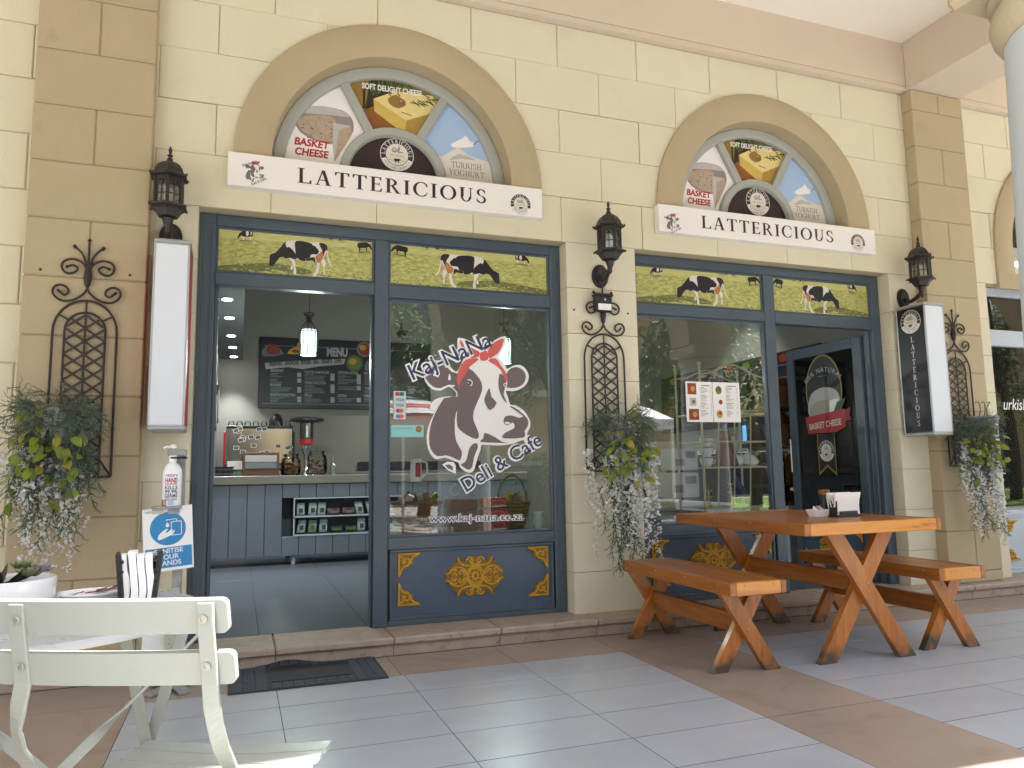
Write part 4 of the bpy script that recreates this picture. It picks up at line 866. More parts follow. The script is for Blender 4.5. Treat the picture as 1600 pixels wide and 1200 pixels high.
# ------------------------------------------------------------------ wall lanterns
def lantern(wx, wz, lx, ly, label):
    """wx, wz: wall plate centre; lx, ly: axis of the lantern"""
    t = thing('wall_lantern', (wx, 0, wz), label, 'wall lamp', 'black wall lanterns'); H = wz
    c = (lx, ly, 0); m = MB()
    m.lathe([(.012, H+.052), (.05, H+.058), (.072, H+.092), (.082, H+.10), (.096, H+.108), (.100, H+.116), (.086, H+.120)], c, M_LAMP, 6, ph=R_(30))
    m.build('lantern_base', t)
    m = MB(); r = .070
    P = [(lx+r*math.cos(R_(30+60*i)), ly+r*math.sin(R_(30+60*i))) for i in range(6)]
    for i in range(6):
        a, b = P[i], P[(i+1) % 6]; z0, z1 = H+.118, H+.268
        m.beam((*a, z0), (*a, z1), .017, .013, M_LAMP, (a[0]-lx, a[1]-ly, 0))
        d = Vector((b[0]-a[0], b[1]-a[1], 0)); u = lambda s, z: Vector((a[0], a[1], 0))+d*s+Vector((0, 0, z))
        m.beam(u(.5, z0), u(.5, z1-.02), .004, .004, M_LAMP, (d.y, -d.x, 0)); m.beam(u(.1, z0+.052), u(.9, z0+.052), .004, .004, M_LAMP, (0, 0, 1)); m.beam(u(.1, z0+.10), u(.9, z0+.10), .004, .004, M_LAMP)
        m.beam(u(.5, z0+.10), u(.2, z0+.135), .004, .004, M_LAMP); m.beam(u(.5, z0+.10), u(.8, z0+.135), .004, .004, M_LAMP)
        m.tube([u(.12, z0+.10), u(.2, z0+.128), u(.35, z0+.143), u(.5, z0+.148), u(.65, z0+.143), u(.8, z0+.128), u(.88, z0+.10)], .0055, M_LAMP, 5)
        m.beam(u(.02, z0+.142), u(.98, z0+.142), .006, .03, M_LAMP)
        for s in (.13, .87): m.beam(u(s, z0+.116), u(s, z0+.14), .016, .004, M_LAMP)
    m.build('lantern_cage', t)
    m = MB(); m.lathe([(.064, H+.122), (.064, H+.265)], c, glassmat('lantern_glass', (.72, .75, .72), 1.5, .05, .06, .16) if 'lantern_glass' not in MATS else MATS['lantern_glass'], 6, ph=R_(30)); m.build('lantern_glass', t)
    m = MB(); m.lathe([(.022, H+.12), (.022, H+.20), (.018, H+.215)], c, P_WHITE, 10); m.build('lamp_holder', t)
    m = MB(); m.lathe([(.086, H+.262), (.100, H+.266), (.098, H+.276), (.086, H+.286), (.080, H+.292), (.074, H+.310), (.058, H+.334), (.036, H+.350), (.018, H+.357), (.016, H+.368)], c, M_LAMP, 6, ph=R_(30))
    m.build('lantern_roof', t); m = MB()
    for i in range(6):
        a = R_(30+60*i)
        for rr, zz in ((.099, H+.277), (.098, H+.109)): m.lathe([(.003, -.007), (.007, 0), (.003, .008)], (lx+rr*math.cos(a), ly+rr*math.sin(a), zz), M_LAMP, 6)
    m.build('corner_knobs', t, kind='stuff')
    m = MB(); m.lathe([(.010, H+.366), (.014, H+.374), (.006, H+.382), (.016, H+.390), (.006, H+.398), (.010, H+.420), (.002, H+.442)], c, M_LAMP, 10); m.build('finial', t, smooth=True)
    m = MB(); pl = [(.058*math.cos(R_(i*15)), .078*math.sin(R_(i*15))) for i in range(24)]
    m.prism(pl, (wx, -.014, wz), (1, 0, 0), (0, 0, 1), (0, -1, 0), .014, M_LAMP); m.prism([(p[0]*.7, p[1]*.7) for p in pl], (wx, -.026, wz), (1, 0, 0), (0, 0, 1), (0, -1, 0), .013, M_LAMP); m.build('wall_plate', t, bevel=.004)
    m = MB(); m.tube(catmull([(wx, -.02, wz-.01), (wx, -.07, wz-.035), (wx*.4+lx*.6, ly*.75, wz-.015), (lx, ly, wz+.02), (lx, ly, wz+.06)], 6), .015, M_LAMP, 8); m.lathe([(.004, -.02), (.014, -.005), (.012, .01), (.02, .03), (.03, .06)], (lx, ly, wz-.01), M_LAMP, 10); m.build('arm', t, smooth=True)
    return t
lantern(-.372, 2.245, -.376, -.17, 'black hexagonal wall lantern above the blank white light box'); lantern(2.185, 2.225, 2.165, -.19, 'black hexagonal wall lantern on the pier between the two shopfronts'); lantern(4.775, 2.245, 4.775, -.18, 'black hexagonal wall lantern above the black light box')
# ------------------------------------------------------------------ projecting light boxes
def lightbox(x0, x1, y0, z0, z1, label, side):
    t = thing('light_box_sign', ((x0+x1)/2, 0, z0), label, 'sign', 'projecting light boxes'); y1 = -.03
    m = MB(); m.rbox(x0, x1, y0, y1, z0+.012, z1-.012, M_LIGHTBOX, .006); m.build('box', t)
    m = MB(); m.rbox(x0-.004, x1+.004, y0-.004, y1, z0-.012, z0+.0115, M_ALU, .008); m.rbox(x0-.004, x1+.004, y0-.004, y1, z1-.0115, z1+.012, M_ALU, .008); m.build('end_cap', t)
    m = MB()
    for x in (x0-.0025, x1-.0075): m.rbox(x, x+.01, y0-.0025, y0+.008, z0+.012, z1-.012, M_ALU, .002)
    for x in (x0-.0025, x1-.0075): m.rbox(x, x+.01, y1-.01, y1-.0005, z0+.012, z1-.012, M_ALU, .002)
    m.build('edge_trim', t)
    m = MB(); m.box(x0+.04, x1-.04, y1, -.002, z0+.2, z0+.26, M_ALU); m.box(x0+.04, x1-.04, y1, -.002, z1-.26, z1-.2, M_ALU); m.build('wall_bracket', t)
    if side == 'red':
        m = MB()
        for x in (x0-.0022, x1+.0002): m.box(x, x+.002, y0+.012, y1-.014, z0+.02, z1-.02, P_RED)
        m.build('side_panel', t)
    else:
        a = Art((x0-.0003, y1-.012, z0), ex=(0, -1, 0), n=(-1, 0, 0), step=.0002); w, h = (y1-y0)-.022, z1-z0
        a.rect(.0, .014, w, h-.014, P_PLUM if False else P_BLACK); badge(a, w*.5, h-.115, .088, dark=P_BLACK)
        zz = h-.235; st = (h-.275)/12
        for i, ch in enumerate('LATTERICIOUS'): a.glyphs(ch, w*.53, zz-st*(i+1)+.02, .042, P_OFF, 'C'); a.k -= 3
        a.build('side_panel', t)
    return t
lightbox(-.418, -.258, -.30, 1.205, 2.14, 'blank white projecting light box with red sides', 'red'); lightbox(4.662, 4.845, -.285, 1.195, 2.145, 'projecting light box with a black lettered side', 'black')
# ------------------------------------------------------------------ iron trellises
def trellis(cx, y, z0, label):
    t = thing('wall_trellis', (cx, y, z0+.975), label, 'trellis', 'black iron wall trellises'); kx, kz = .00083, .00096
    g = lambda a, b, dy=0: (cx+(a-255)*kx*1.04, y+dy, z0+1.85+(412-b)*kz)
    def two(pts):
        return [[g(255+(a-258), b) for a, b in pts], [g(255-(a-258), b) for a, b in pts]]
    m = MB(); r = .0062; HW = .141
    zs = z0+1.85-HW*1.12
    out = [(cx-HW*1.02, y, z0+.975), (cx-HW, y, zs)]+[(cx+HW*math.cos(R_(180-180*i/16)), y, zs+HW*1.12*math.sin(R_(180*i/16))) for i in range(1, 16)]+[(cx+HW, y, zs), (cx+HW*1.02, y, z0+.975)]
    m.tube(out, r, M_IRON, 6); m.tube([(cx-HW*1.02, y, z0+.975), (cx+HW*1.02, y, z0+.975)], r, M_IRON, 6); m.build('outer_frame', t, smooth=True)
    m = MB(); hw = .090; zi = z0+1.79-hw*1.05
    inn = [(cx-hw, y, z0+.985), (cx-hw, y, zi)]+[(cx+hw*math.cos(R_(180-180*i/14)), y, zi+hw*1.05*math.sin(R_(180*i/14))) for i in range(1, 14)]+[(cx+hw, y, zi), (cx+hw, y, z0+.985)]
    m.tube(inn, r*.95, M_IRON, 6); m.tube([(cx, y, z0+.985), (cx, y, z0+1.85)], r*.8, M_IRON, 5)
    for s in (-1, 1): m.tube([(cx+s*hw*.83, y, zi+.055), (cx+s*HW*.86, y, zs+.085)], r*.8, M_IRON, 5); m.tube([(cx+s*hw, y, z0+1.06), (cx+s*HW, y, z0+.98)], r*.8, M_IRON, 5)
    m.build('inner_frame', t, smooth=True)
    m = MB(); st = .066; z = z0+.985
    top = lambda x: zi+math.sqrt(max(0, 1-(x/hw)**2))*hw*1.05
    while z < z0+1.80:
        for s in (-1, 1):
            for q in (1, -1):
                a = [s*hw, z]; b = [0, z+q*st]
                if min(a[1], b[1]) < z0+.98: continue
                pts = []
                for k in range(13):
                    x = a[0]+(b[0]-a[0])*k/12; zz = a[1]+(b[1]-a[1])*k/12
                    if zz <= top(x): pts.append((cx+x, y-.002*q, zz))
                if len(pts) > 2: m.beam(pts[0], pts[-1], .0035, .0105, M_IRON)
        z += st
    m.build('lattice', t)
    m = MB()
    for pts in two([(262, 320), (258, 345), (238, 378), (190, 410), (145, 418), (108, 406), (84, 376), (92, 346), (122, 334), (155, 348), (163, 372), (142, 387), (112, 364)]): m.tube(catmull(pts, 4), r*.95, M_IRON, 6); m.lathe([(.002, -.008), (.009, 0), (.002, .008)], pts[-1], M_IRON, 8)
    for pts in two([(258, 330), (254, 285), (245, 235), (222, 208), (180, 194), (140, 204), (122, 230), (135, 262), (165, 272), (195, 258), (203, 240), (180, 226), (150, 236)]): m.tube(catmull(pts, 4), r*.95, M_IRON, 6); m.lathe([(.002, -.008), (.009, 0), (.002, .008)], pts[-1], M_IRON, 8)
    for pts in two([(260, 270), (245, 210), (222, 160), (184, 126)]): m.tube(catmull(pts, 4), r*.9, M_IRON, 6); m.lathe([(.002, -.011), (.011, 0), (.002, .011)], pts[-1], M_IRON, 8)
    m.tube([g(255, 330), g(255, 90)], r*.9, M_IRON, 6); m.lathe([(.002, -.011), (.011, 0), (.002, .011)], g(255, 88), M_IRON, 8); m.lathe([(.012, -.03), (.02, .02), (.014, .06)], g(255, 300), M_IRON, 10); m.build('scrollwork', t, smooth=True)
    m = MB()
    for s in (-1, 1):
        m.tube([(cx+s*.055, y, z0+1.72), (cx+s*.055, y+.018, z0+1.72)], .005, M_BOLT, 6); m.tube([(cx+s*.07, y, z0+1.05), (cx+s*.07, y+.018, z0+1.05)], .005, M_BOLT, 6)
    m.build('wall_screw', t); return t
trellis(-.735, -.118, 0, 'black iron trellis with scrolled top on the pilaster beside the blank light box'); trellis(2.192, -.02, -.01, 'black iron trellis with a small solar lamp fixed to its top'); trellis(5.135, -.118, -.01, 'black iron trellis partly hidden behind the black light box')
t = thing('solar_lamp', (2.195, -.05, 2.0), 'small black solar lamp on the middle trellis', 'lamp'); q0, q1 = px(929, 460, -.06), px(956, 488, -.06); x0, x1, z1, z0 = q0[0], q1[0], q0[1], q1[1]
m = MB(); m.rbox(x0, x1, -.075, -.03, z0, z1, M_BLACKP, .008); m.rbox(x0-.004, x1+.004, -.085, -.025, z1-.012, z1+.006, M_BLACKP, .004); m.build('housing', t)
m = MB(); m.rbox(x0+.016, x1-.010, -.079, -.074, z0+.008, z0+.05, P_WHITE, .003); m.build('lens', t); m = MB(); m.lathe([(.007, 0), (.005, .006), (.001, .008)], ((x0+x1)/2+.006, -.0745, z1-.032), P_WHITE, 10, (0, -1, 0)); m.build('sensor', t)
# wall plugs left in the plaster
for u, v, y in ((63, 421, -.1), (203, 430, -.1), (897, 484, 0), (981, 490, 0)):
    q = px(u, v, y); MB().lathe([(.007, 0), (.006, .004), (.002, .006)], (q[0], y-.0005, q[1]), M_LAMP, 8, (0, -1, 0)).single('screw_plug', {63: 'grey wall plug to the outer side of the first trellis', 203: 'wall plug near the blank light box', 897: 'screw plug beside the doorway reveal', 981: 'screw plug beside the right window reveal'}[u], 'wall plug')

# ------------------------------------------------------------------ hanging plants
M_SPRIG = mat('plant_grey_green', '586B5C', .6, var=.3, vs=18, sss=.2); M_SPRIGD = mat('plant_dark_green', '3C5C46', .6, var=.3, vs=18, sss=.2); M_SPRIGT = mat('plant_olive', '66674E', .7, var=.35, vs=25, sss=.15)
M_LEAF = [mat('leaf_lime', '8A9434', .45, var=.2, vs=20, sss=.35, obj=.2), mat('leaf_green', '6E8034', .45, var=.2, vs=20, sss=.35, obj=.2), mat('leaf_yellow', '9E9A3A', .45, var=.15, vs=20, sss=.35, obj=.15)]
M_PETAL = mat('white_petal', 'E4E4E2', .7, var=.06, vs=30, sss=.3)
def leafmesh(k, L=.055, Wd=.019):
    me = bpy.data.meshes.new('leaf'); n = 5; v = []; f = []
    for i in range(n+1):
        t_ = i/n; w = Wd*math.sin(math.pi*min(1, t_*.92+.04))**.75*(1 if i < n else .05); z = -.35*L*t_*t_
        v += [(-w, L*t_, z+w*.35), (0, L*t_, z), (w, L*t_, z+w*.35)]
    for i in range(n):
        a = 3*i; f += [(a, a+1, a+4, a+3), (a+1, a+2, a+5, a+4)]
    me.from_pydata(v, [], f); me.materials.append(M_LEAF[k]); me.polygons.foreach_set('use_smooth', [True]*len(f)); me.update(); return me
LEAFM = [leafmesh(i) for i in range(3)]
def twig(m, p, d, L, r, mm, rn, depth=0, grav=.4, seg=.022):
    n = max(2, int(L/seg)); pts = [Vector(p)]; d = Vector(d).normalized()
    for i in range(n):
        d = (d+Vector((rn.gauss(0, .16), rn.gauss(0, .16), rn.gauss(0, .12)-grav*.35))).normalized(); pts.append(pts[-1]+d*L/n)
        if depth < 2 and i > 0:
            for _ in range(2 if depth == 0 else 1):
                s = d.cross(Vector((rn.gauss(0, 1), rn.gauss(0, 1), rn.gauss(0, 1)))).normalized()
                twig(m, pts[-1], (d*.8+s*.75), (.05 if depth == 0 else .022)*rn.uniform(.7, 1.25), r*.75, mm, rn, depth+1, .15, .014)
    N = len(pts); k = len(m.v); i_ = m.mi(mm)                # three-sided twig
    m.tube(pts, [r*(1-.6*i/(N-1)) for i in range(N)], mm, 3)
def petals(m, c, s, rn):
    c = Vector(c)
    for _ in range(rn.choice((2, 3, 3))):
        d = Vector((rn.gauss(0, 1), rn.gauss(0, 1)-.4, rn.gauss(0, .6))).normalized(); w = d.cross(Vector((rn.gauss(0, 1), rn.gauss(0, 1), rn.gauss(0, 1)))).normalized()*s*.55; u = d*s
        m.add([c, c+u*.5+w, c+u*1.05+w*.35, c+u*1.05-w*.35, c+u*.5-w], [(0, 1, 2, 3, 4)], M_PETAL)
def hanging(cx, y, ztop, hw, strands, spec, label, seed, leafz, bucket):
    rn = random.Random(seed); t = thing('hanging_plant', (cx, y, ztop-.2), label, 'hanging plant', 'hanging baskets of artificial flowers')
    yb = y-.17
    m = MB(); bx, bz, br = bucket
    m.lathe([(br*.74, 0), (br*.76, .004), (br*.86, .075), (br*.9, .078), (br*.9, .084), (br*.87, .088), (br*.96, .145), (br, .150), (br, .160), (br*.96, .162), (br*.9, .14), (br*.80, .09)], (bx, y-br-.012, bz), M_GALV, 24); m.build('bucket', t, smooth=True)
    m = MB()
    for i in range(84):                                            # the bushy top
        a = rn.uniform(0, 2*math.pi); rr = rn.uniform(0, 1.0)
        p = (cx+hw*.5*rr*math.cos(a), yb-.01+.09*rr*math.sin(a), ztop-.13+rn.uniform(-.09, .03)); out = Vector((math.cos(a), math.sin(a)*.7-.15, rn.uniform(-.3, 1.1)))
        twig(m, p, out, rn.uniform(.08, .17), .0032, M_SPRIG if rn.random() < .6 else M_SPRIGT, rn, 0, rn.uniform(.2, .9))
    for i in range(30):
        x = cx+rn.uniform(-1, 1)*hw*.72; p = (x, yb+rn.uniform(-.06, .05), ztop-.18-rn.uniform(0, .08)); twig(m, p, ((x-cx)*1.5, -.3, -.6), rn.uniform(.14, .30), .0036, M_SPRIG, rn, 0, .8)
    for dx, z0, z1 in [(q[0]+rn.gauss(0, .012), q[1], q[2]+rn.uniform(0, .08)) for q in spec for _ in range(2)]:   # long drooping strands
        twig(m, (cx+dx*.7, yb+rn.uniform(-.04, .04), z0), (dx*.3, -.1, -1), z0-z1, .0040, M_SPRIGD if rn.random() < .7 else M_SPRIG, rn, 0, .55, .03)
    o = m.build('foliage', t, kind='stuff', fix=False)
    m = MB()
    for x, z0, z1, dens in [(q[0], q[1]+.05, q[2]-.04, q[3]*1.15) for q in strands]:                                # white flower strings
        n = int((z0-z1)/.0085*dens); px_ = cx+x; py = yb-.03+rn.uniform(-.07, .04); pts = []
        for i in range(n):
            z = z0+(z1-z0)*i/n; xx = px_+.010*math.sin(i*.35+x*40)+rn.gauss(0, .008); pts.append((xx, py+rn.gauss(0, .004), z)); s = rn.uniform(.014, .026)*(1-.45*i/n)
            petals(m, (xx+rn.gauss(0, .009), py+rn.gauss(0, .01), z), s, rn)
        if len(pts) > 2: m.tube(pts, .0011, M_SPRIG, 3)
    m.build('blossoms', t, kind='stuff', fix=False)
    for i in range(52):
        k = rn.choices((0, 1, 2), (5, 4, 2))[0]; o = link('leaf', LEAFM[k], t); a = rn.uniform(math.pi, 2*math.pi); side = rn.uniform(-1, 1)
        o.location = Vector((cx+side*hw*.8+rn.gauss(0, .02), yb-.115+rn.gauss(0, .03), leafz+rn.gauss(0, .085)-.06*side*side))-Vector((cx, y, ztop-.2))
        o.rotation_euler = (R_(rn.uniform(-75, 5)), R_(rn.uniform(-50, 50)), R_(180+side*55+rn.gauss(0, 40))); s = rn.uniform(.7, 1.2); o.scale = (s, s, s)
    return t
hanging(-.81, -.10, 1.42, .17, [(-.10, 1.05, .70, 1), (-.14, 1.0, .82, 1), (-.02, 1.02, .62, 1.2), (.0, .9, .52, .8), (.06, .98, .66, 1.1), (.10, .96, .58, 1), (.115, 1.0, .74, 1.2), (-.07, .92, .6, .8), (-.20, 1.05, .92, .7), (.03, 1.05, .9, 1.3)],
        [(-.10, 1.1, .66), (-.05, 1.1, .70), (.0, 1.15, .72), (.05, 1.1, .68), (.10, 1.1, .64), (.12, 1.2, .78), (-.13, 1.2, .85)], 'hanging plant with lime leaves on the pilaster above the potted succulents', 11, 1.10, (-.80, 1.14, .085))
hanging(2.215, .0, 1.42, .19, [(-.13, 1.0, .72, 1.2), (-.08, 1.02, .60, 1.3), (-.04, 1.05, .65, 1.5), (.0, 1.02, .55, 1.4), (.04, 1.0, .66, 1.5), (.08, 1.04, .58, 1.4), (.11, .98, .50, 1.2), (.13, 1.02, .72, 1.3), (-.25, 1.05, .80, .9), (-.20, .86, .47, .7), (.18, 1.0, .44, .9), (.06, .72, .36, .8)],
        [(-.10, .95, .36), (-.07, .95, .42), (-.02, .95, .52), (.05, .95, .45), (.09, .95, .40), (.12, 1.0, .48), (-.12, 1.0, .6)], 'hanging plant between the two shopfronts, its flowers reaching the bench', 23, 1.10, (2.20, 1.15, .09))
hanging(5.06, -.10, 1.38, .17, [(-.12, 1.05, .72, 1), (-.08, 1.02, .62, 1.2), (-.03, 1.05, .58, 1.5), (.0, 1.0, .56, 1.5), (.04, 1.02, .60, 1.4), (.08, 1.0, .66, 1.2), (.11, .95, .48, 1), (.13, .9, .42, .9), (-.10, .75, .5, .8), (-.14, 1.1, .8, 1)],
        [(-.04, 1.0, .52), (.0, 1.0, .46), (.03, .98, .44), (.06, 1.0, .48), (.09, 1.1, .7)], 'hanging plant under a tin bucket beside the far right shopfront', 37, 1.08, (5.215, 1.165, .115))
m = MB(); rn = random.Random(2)
for i in range(3): m.tube(catmull([(5.17+.05*i, -.24, 1.30), (5.16+.05*i+rn.uniform(-.02, .02), -.25, 1.38), (5.15+.06*i, -.26, 1.43), (5.11+.06*i, -.27, 1.425)], 4), .004, M_SPRIGT, 5)
m.single('dry_twigs', 'dry curled twigs standing up out of the tin bucket', 'twigs')
# ------------------------------------------------------------------ picnic table and benches
def wear_feet(m):
    n = m.node_tree.nodes; L = m.node_tree.links.new; b = n['Principled BSDF']; src = b.inputs['Base Color'].links[0].from_socket
    g = n.new('ShaderNodeNewGeometry'); s = n.new('ShaderNodeSeparateXYZ'); L(g.outputs['Position'], s.inputs[0])
    mr = n.new('ShaderNodeMapRange'); mr.inputs[1].default_value = .16; mr.inputs[2].default_value = .02; L(s.outputs[2], mr.inputs[0])
    t = n.new('ShaderNodeTexNoise'); t.inputs['Scale'].default_value = 14; t.inputs['Detail'].default_value = 6; L(g.outputs['Position'], t.inputs[0])
    mu = n.new('ShaderNodeMath'); mu.operation = 'MULTIPLY'; L(mr.outputs[0], mu.inputs[0]); L(t.outputs[0], mu.inputs[1])
    r = n.new('ShaderNodeValToRGB'); r.color_ramp.elements[0].position = .26; r.color_ramp.elements[1].position = .52; L(mu.outputs[0], r.inputs[0])
    mx = n.new('ShaderNodeMixRGB'); L(r.outputs[0], mx.inputs[0]); L(src, mx.inputs[1]); mx.inputs[2].default_value = (*lin('4A4038'), 1); L(mx.outputs[0], b.inputs['Base Color'])
wear_feet(M_WOODZ)
def trestle(name, label, cat, group, x0, x1, y0, y1, zt, th, npl, fx0, fx1, fy0, fy1, lw, st_z):
    t = thing(name, ((x0+x1)/2, (y0+y1)/2, 0), label, cat, group); e = .034
    w = (x1-x0-2*e)/npl
    for i in range(npl):
        m = MB(); m.rbox(x0+e+w*i+.0018, x0+e+w*(i+1)-.0018, y0+e+.0005, y1-e-.0005, zt-.034, zt-rnd.uniform(0, .001), M_WOOD, .0025); m.build('plank', t)
    for a, b in ((y0, y0+e), (y1-e, y1)):
        m = MB(); m.rbox(x0+e, x1-e, a, b, zt-th, zt+.0008, M_WOODX, .004); m.build('end_board', t)
    for a, b in ((x0, x0+e-.0005), (x1-e+.0005, x1)):
        m = MB(); m.rbox(a, b, y0+.0005, y1-.0005, zt-th, zt+.0012, M_WOOD, .004); m.build('side_board', t)
    zb = zt-.0345; cxm = (fx0+fx1)/2; spread = (fx1-fx0)*.42
    for yy in (fy0, fy1):
        s = 1 if yy == fy0 else -1; lt = .036
        for k, (a, b) in enumerate(((fx0, cxm+spread), (fx1, cxm-spread))):
            # cut level with the ground and the underside of the top
            o = (.5-k)*lt*s; hw = lw/2; d = Vector((b-a, 0, zb)); d.normalize(); hx = hw/abs(d.z)
            P = [(a-hx, 0), (a+hx, 0), (b+hx, zb), (b-hx, zb)]
            m = MB(); m.prism([(p[0], p[1]) for p in P], (0, yy+o-lt/2+.0004, 0), (1, 0, 0), (0, 0, 1), (0, -1, 0), lt-.0008, M_WOODZ); m.build('leg', t, bevel=.003)
    zc = zb*((cxm-fx0)/((cxm+spread)-fx0))
    m = MB(); m.rbox(cxm-.021, cxm+.021, fy0+.037, fy1-.037, zc-.045+st_z, zc+.045+st_z, M_WOOD, .003); m.build('stretcher', t)
    m = MB()
    for yy, s in ((fy0-.0365, -1), (fy1+.0365, 1)):
        for dz in (-.018, .022): m.lathe([(.006, 0), (.005, .003), (.001, .004)], (cxm+.004, yy, zc+dz), M_BOLT, 8, (0, s, 0))
    nb_ = max(2, int((x1-x0)/.18))
    for i in range(nb_): m.lathe([(.005, 0), (.004, .0025), (.001, .003)], (x0+.08+(x1-x0-.16)*i/(nb_-1), y0-.0002, zt-.014), M_BOLT, 8, (0, -1, 0))
    for i in range(4): m.lathe([(.005, 0), (.004, .0025), (.001, .003)], (x0-.0002, y0+.1+(y1-y0-.2)*i/3, zt-.016), M_BOLT, 8, (-1, 0, 0))
    m.build('screw', t); return t
trestle('picnic_table', 'varnished pine picnic table with crossed legs, between its two benches', 'table', None, 2.562, 3.440, -1.338, -.196, .695, .058, 6, 2.765, 3.245, -1.215, -.315, .088, .02)
trestle('bench', 'varnished pine bench on the near side of the picnic table, under the hanging plant', 'bench', 'picnic benches', 2.170, 2.492, -1.272, -.215, .434, .062, 3, 2.178, 2.458, -1.150, -.300, .072, 0)
trestle('bench', 'varnished pine bench on the far side of the picnic table, below the black light box', 'bench', 'picnic benches', 3.418, 3.742, -1.322, -.262, .434, .062, 3, 3.455, 3.735, -1.192, -.35, .072, 0)
# things on the picnic table
def napkins(cx, cy, z, w, d, h, rot, n, label, group, holder='low'):
    t = thing('napkin_holder', (cx, cy, z), label, 'napkin holder', group); rn = random.Random(int(cx*100)); M = Matrix.Translation((cx, cy, z)) @ Matrix.Rotation(rot, 4, 'Z')
    def slabm(m, x0, x1, y0, y1, z0, z1, mm, lean=0, r=.002):
        b = MB(); b.rbox(x0, x1, y0, y1, z0, z1, mm, r); m.add([M @ Vector((v.x+lean*(v.z-z0), v.y+0*v.z, v.z)) for v in b.v], b.f, mm)
    m = MB(); slabm(m, -w/2, w/2, -d/2, d/2, 0, .008, M_BLACKP)
    if holder == 'tall':
        for s in (-1, 1):
            slabm(m, s*w*.45-.006, s*w*.45+.006, -d*.5, d*.5, .008, h*1.02, M_BLACKP, s*.10)
            for k in range(5): slabm(m, s*w*.5-.004, s*w*.5+.004, -d*.54, d*.54, .02+h*.17*k, .028+h*.17*k, M_BLACKP, s*.13)
    else:
        slabm(m, -w*.42, w*.42, -d*.42, -d*.34, .008, h*.25, M_BLACKP); slabm(m, -w*.42, w*.42, d*.34, d*.42, .008, h*.25, M_BLACKP); slabm(m, -w*.5, -w*.44, -d*.3, d*.3, .008, h*.7, M_BLACKP)
    m.build('holder', t, bevel=.001)
    for i in range(n):
        b = MB(); k = 7; vs = []; fs = []; off = rn.uniform(-.004, .004); hh = h*rn.uniform(.88, 1.06); ww = w*(.42 if holder == 'low' else .40)
        if holder == 'tall':
            x = -ww*.80+ww*1.60*i/(n-1); th = ww*2.3/n*.5
            for j in range(k+1):
                f_ = j/k; bend = x*(.10+.10*f_)+x+.004*math.sin(f_*4+.5)+rn.gauss(0, .0008)
                for yy in (-d*.44+off, -d*.15, d*.15, d*.44+off):
                    zz = .010+(hh-.010)*f_*(1-.05*abs(yy)/d)
                    vs += [(bend-th+.003*math.sin(yy*60), yy, zz), (bend+th*.85+.003*math.sin(yy*60), yy, zz)]
        else:
            yv = -d*.30+d*.6*i/(n-1); th = d*.6/n*.5
            for j in range(k+1):
                f_ = j/k; bend = .006*math.sin(f_*4+i)
                for xx in (-w*.5+off, -w*.16, w*.16, w*.52+off+(.012 if i < 2 else 0)):
                    zz = .012+(hh-.012)*f_
                    vs += [(xx*(.92+.1*f_), yv-th+bend+.004*math.sin(xx*50+i), zz), (xx*(.92+.1*f_), yv+th*.8+bend+.004*math.sin(xx*50+i), zz)]
        for j in range(k):
            for c in range(3):
                q = lambda jj, cc, s: (jj*4+cc)*2+s
                fs += [(q(j, c, 0), q(j, c+1, 0), q(j+1, c+1, 0), q(j+1, c, 0)), (q(j, c, 1), q(j+1, c, 1), q(j+1, c+1, 1), q(j, c+1, 1))]
            for c in (0, 3): fs.append((q(j, c, 0), q(j+1, c, 0), q(j+1, c, 1), q(j, c, 1)))
        for c in range(3):
            for j in (0, k): fs.append((q(j, c, 0), q(j, c+1, 0), q(j, c+1, 1), q(j, c, 1)))
        b.add([M @ Vector(v) for v in vs], fs, M_PAPER); b.build('napkin', t, smooth=True)
    return t
napkins(3.165, -.955, .695, .175, .085, .125, R_(8), 6, 'stack of white paper napkins standing on the picnic table', 'napkin holders')
t = thing('sachet_dish', (3.035, -.905, .695), 'small white dish of sachets beside the napkins on the picnic table', 'dish'); m = MB()
def tray(m, cx, cy, z, w, d, h, mm, th=.004, flare=.012):
    o = [(-1, -1), (1, -1), (1, 1), (-1, 1)]; lv = []
    for (k, zz, ins) in ((0, 0, 0), (flare, h, 0), (flare, h, th), (0, th, th)): lv.append([(cx+sx*(w/2+k-ins), cy+sy*(d/2+k-ins), z+zz) for sx, sy in o])
    vs = [v for r in lv for v in r]; fs = [(3, 2, 1, 0), (12, 13, 14, 15)]
    for i in range(3):
        for j in range(4): fs.append((i*4+j, i*4+(j+1) % 4, (i+1)*4+(j+1) % 4, (i+1)*4+j))
    m.add(vs, fs, mm)
tray(m, 3.035, -.905, .6952, .085, .055, .04, M_WHITE); m.build('dish', t, bevel=.002)
for i in range(5):
    m = MB(); x = 3.01+.012*i; m.beam((x, -.925, .722), (x+.012, -.88, .74), .004, .03, (M_PAPER, P_OLIVE, P_LGREY)[i % 3], (0, 0, 1)); m.build('sachet', t)
t = thing('spice_shaker', (3.118, -.865, .695), 'dark shaker with a brown wooden lid behind the picnic table napkins', 'shaker'); m = MB(); m.lathe([(.024, .0005), (.026, .01), (.026, .11), (.022, .118)], (3.118, -.865, .695), M_BLACKP, 16); m.build('jar', t, smooth=True)
m = MB(); m.lathe([(.029, .1185), (.030, .124), (.030, .142), (.026, .146)], (3.118, -.865, .695), P_BOARD, 16); m.build('lid', t, smooth=True)

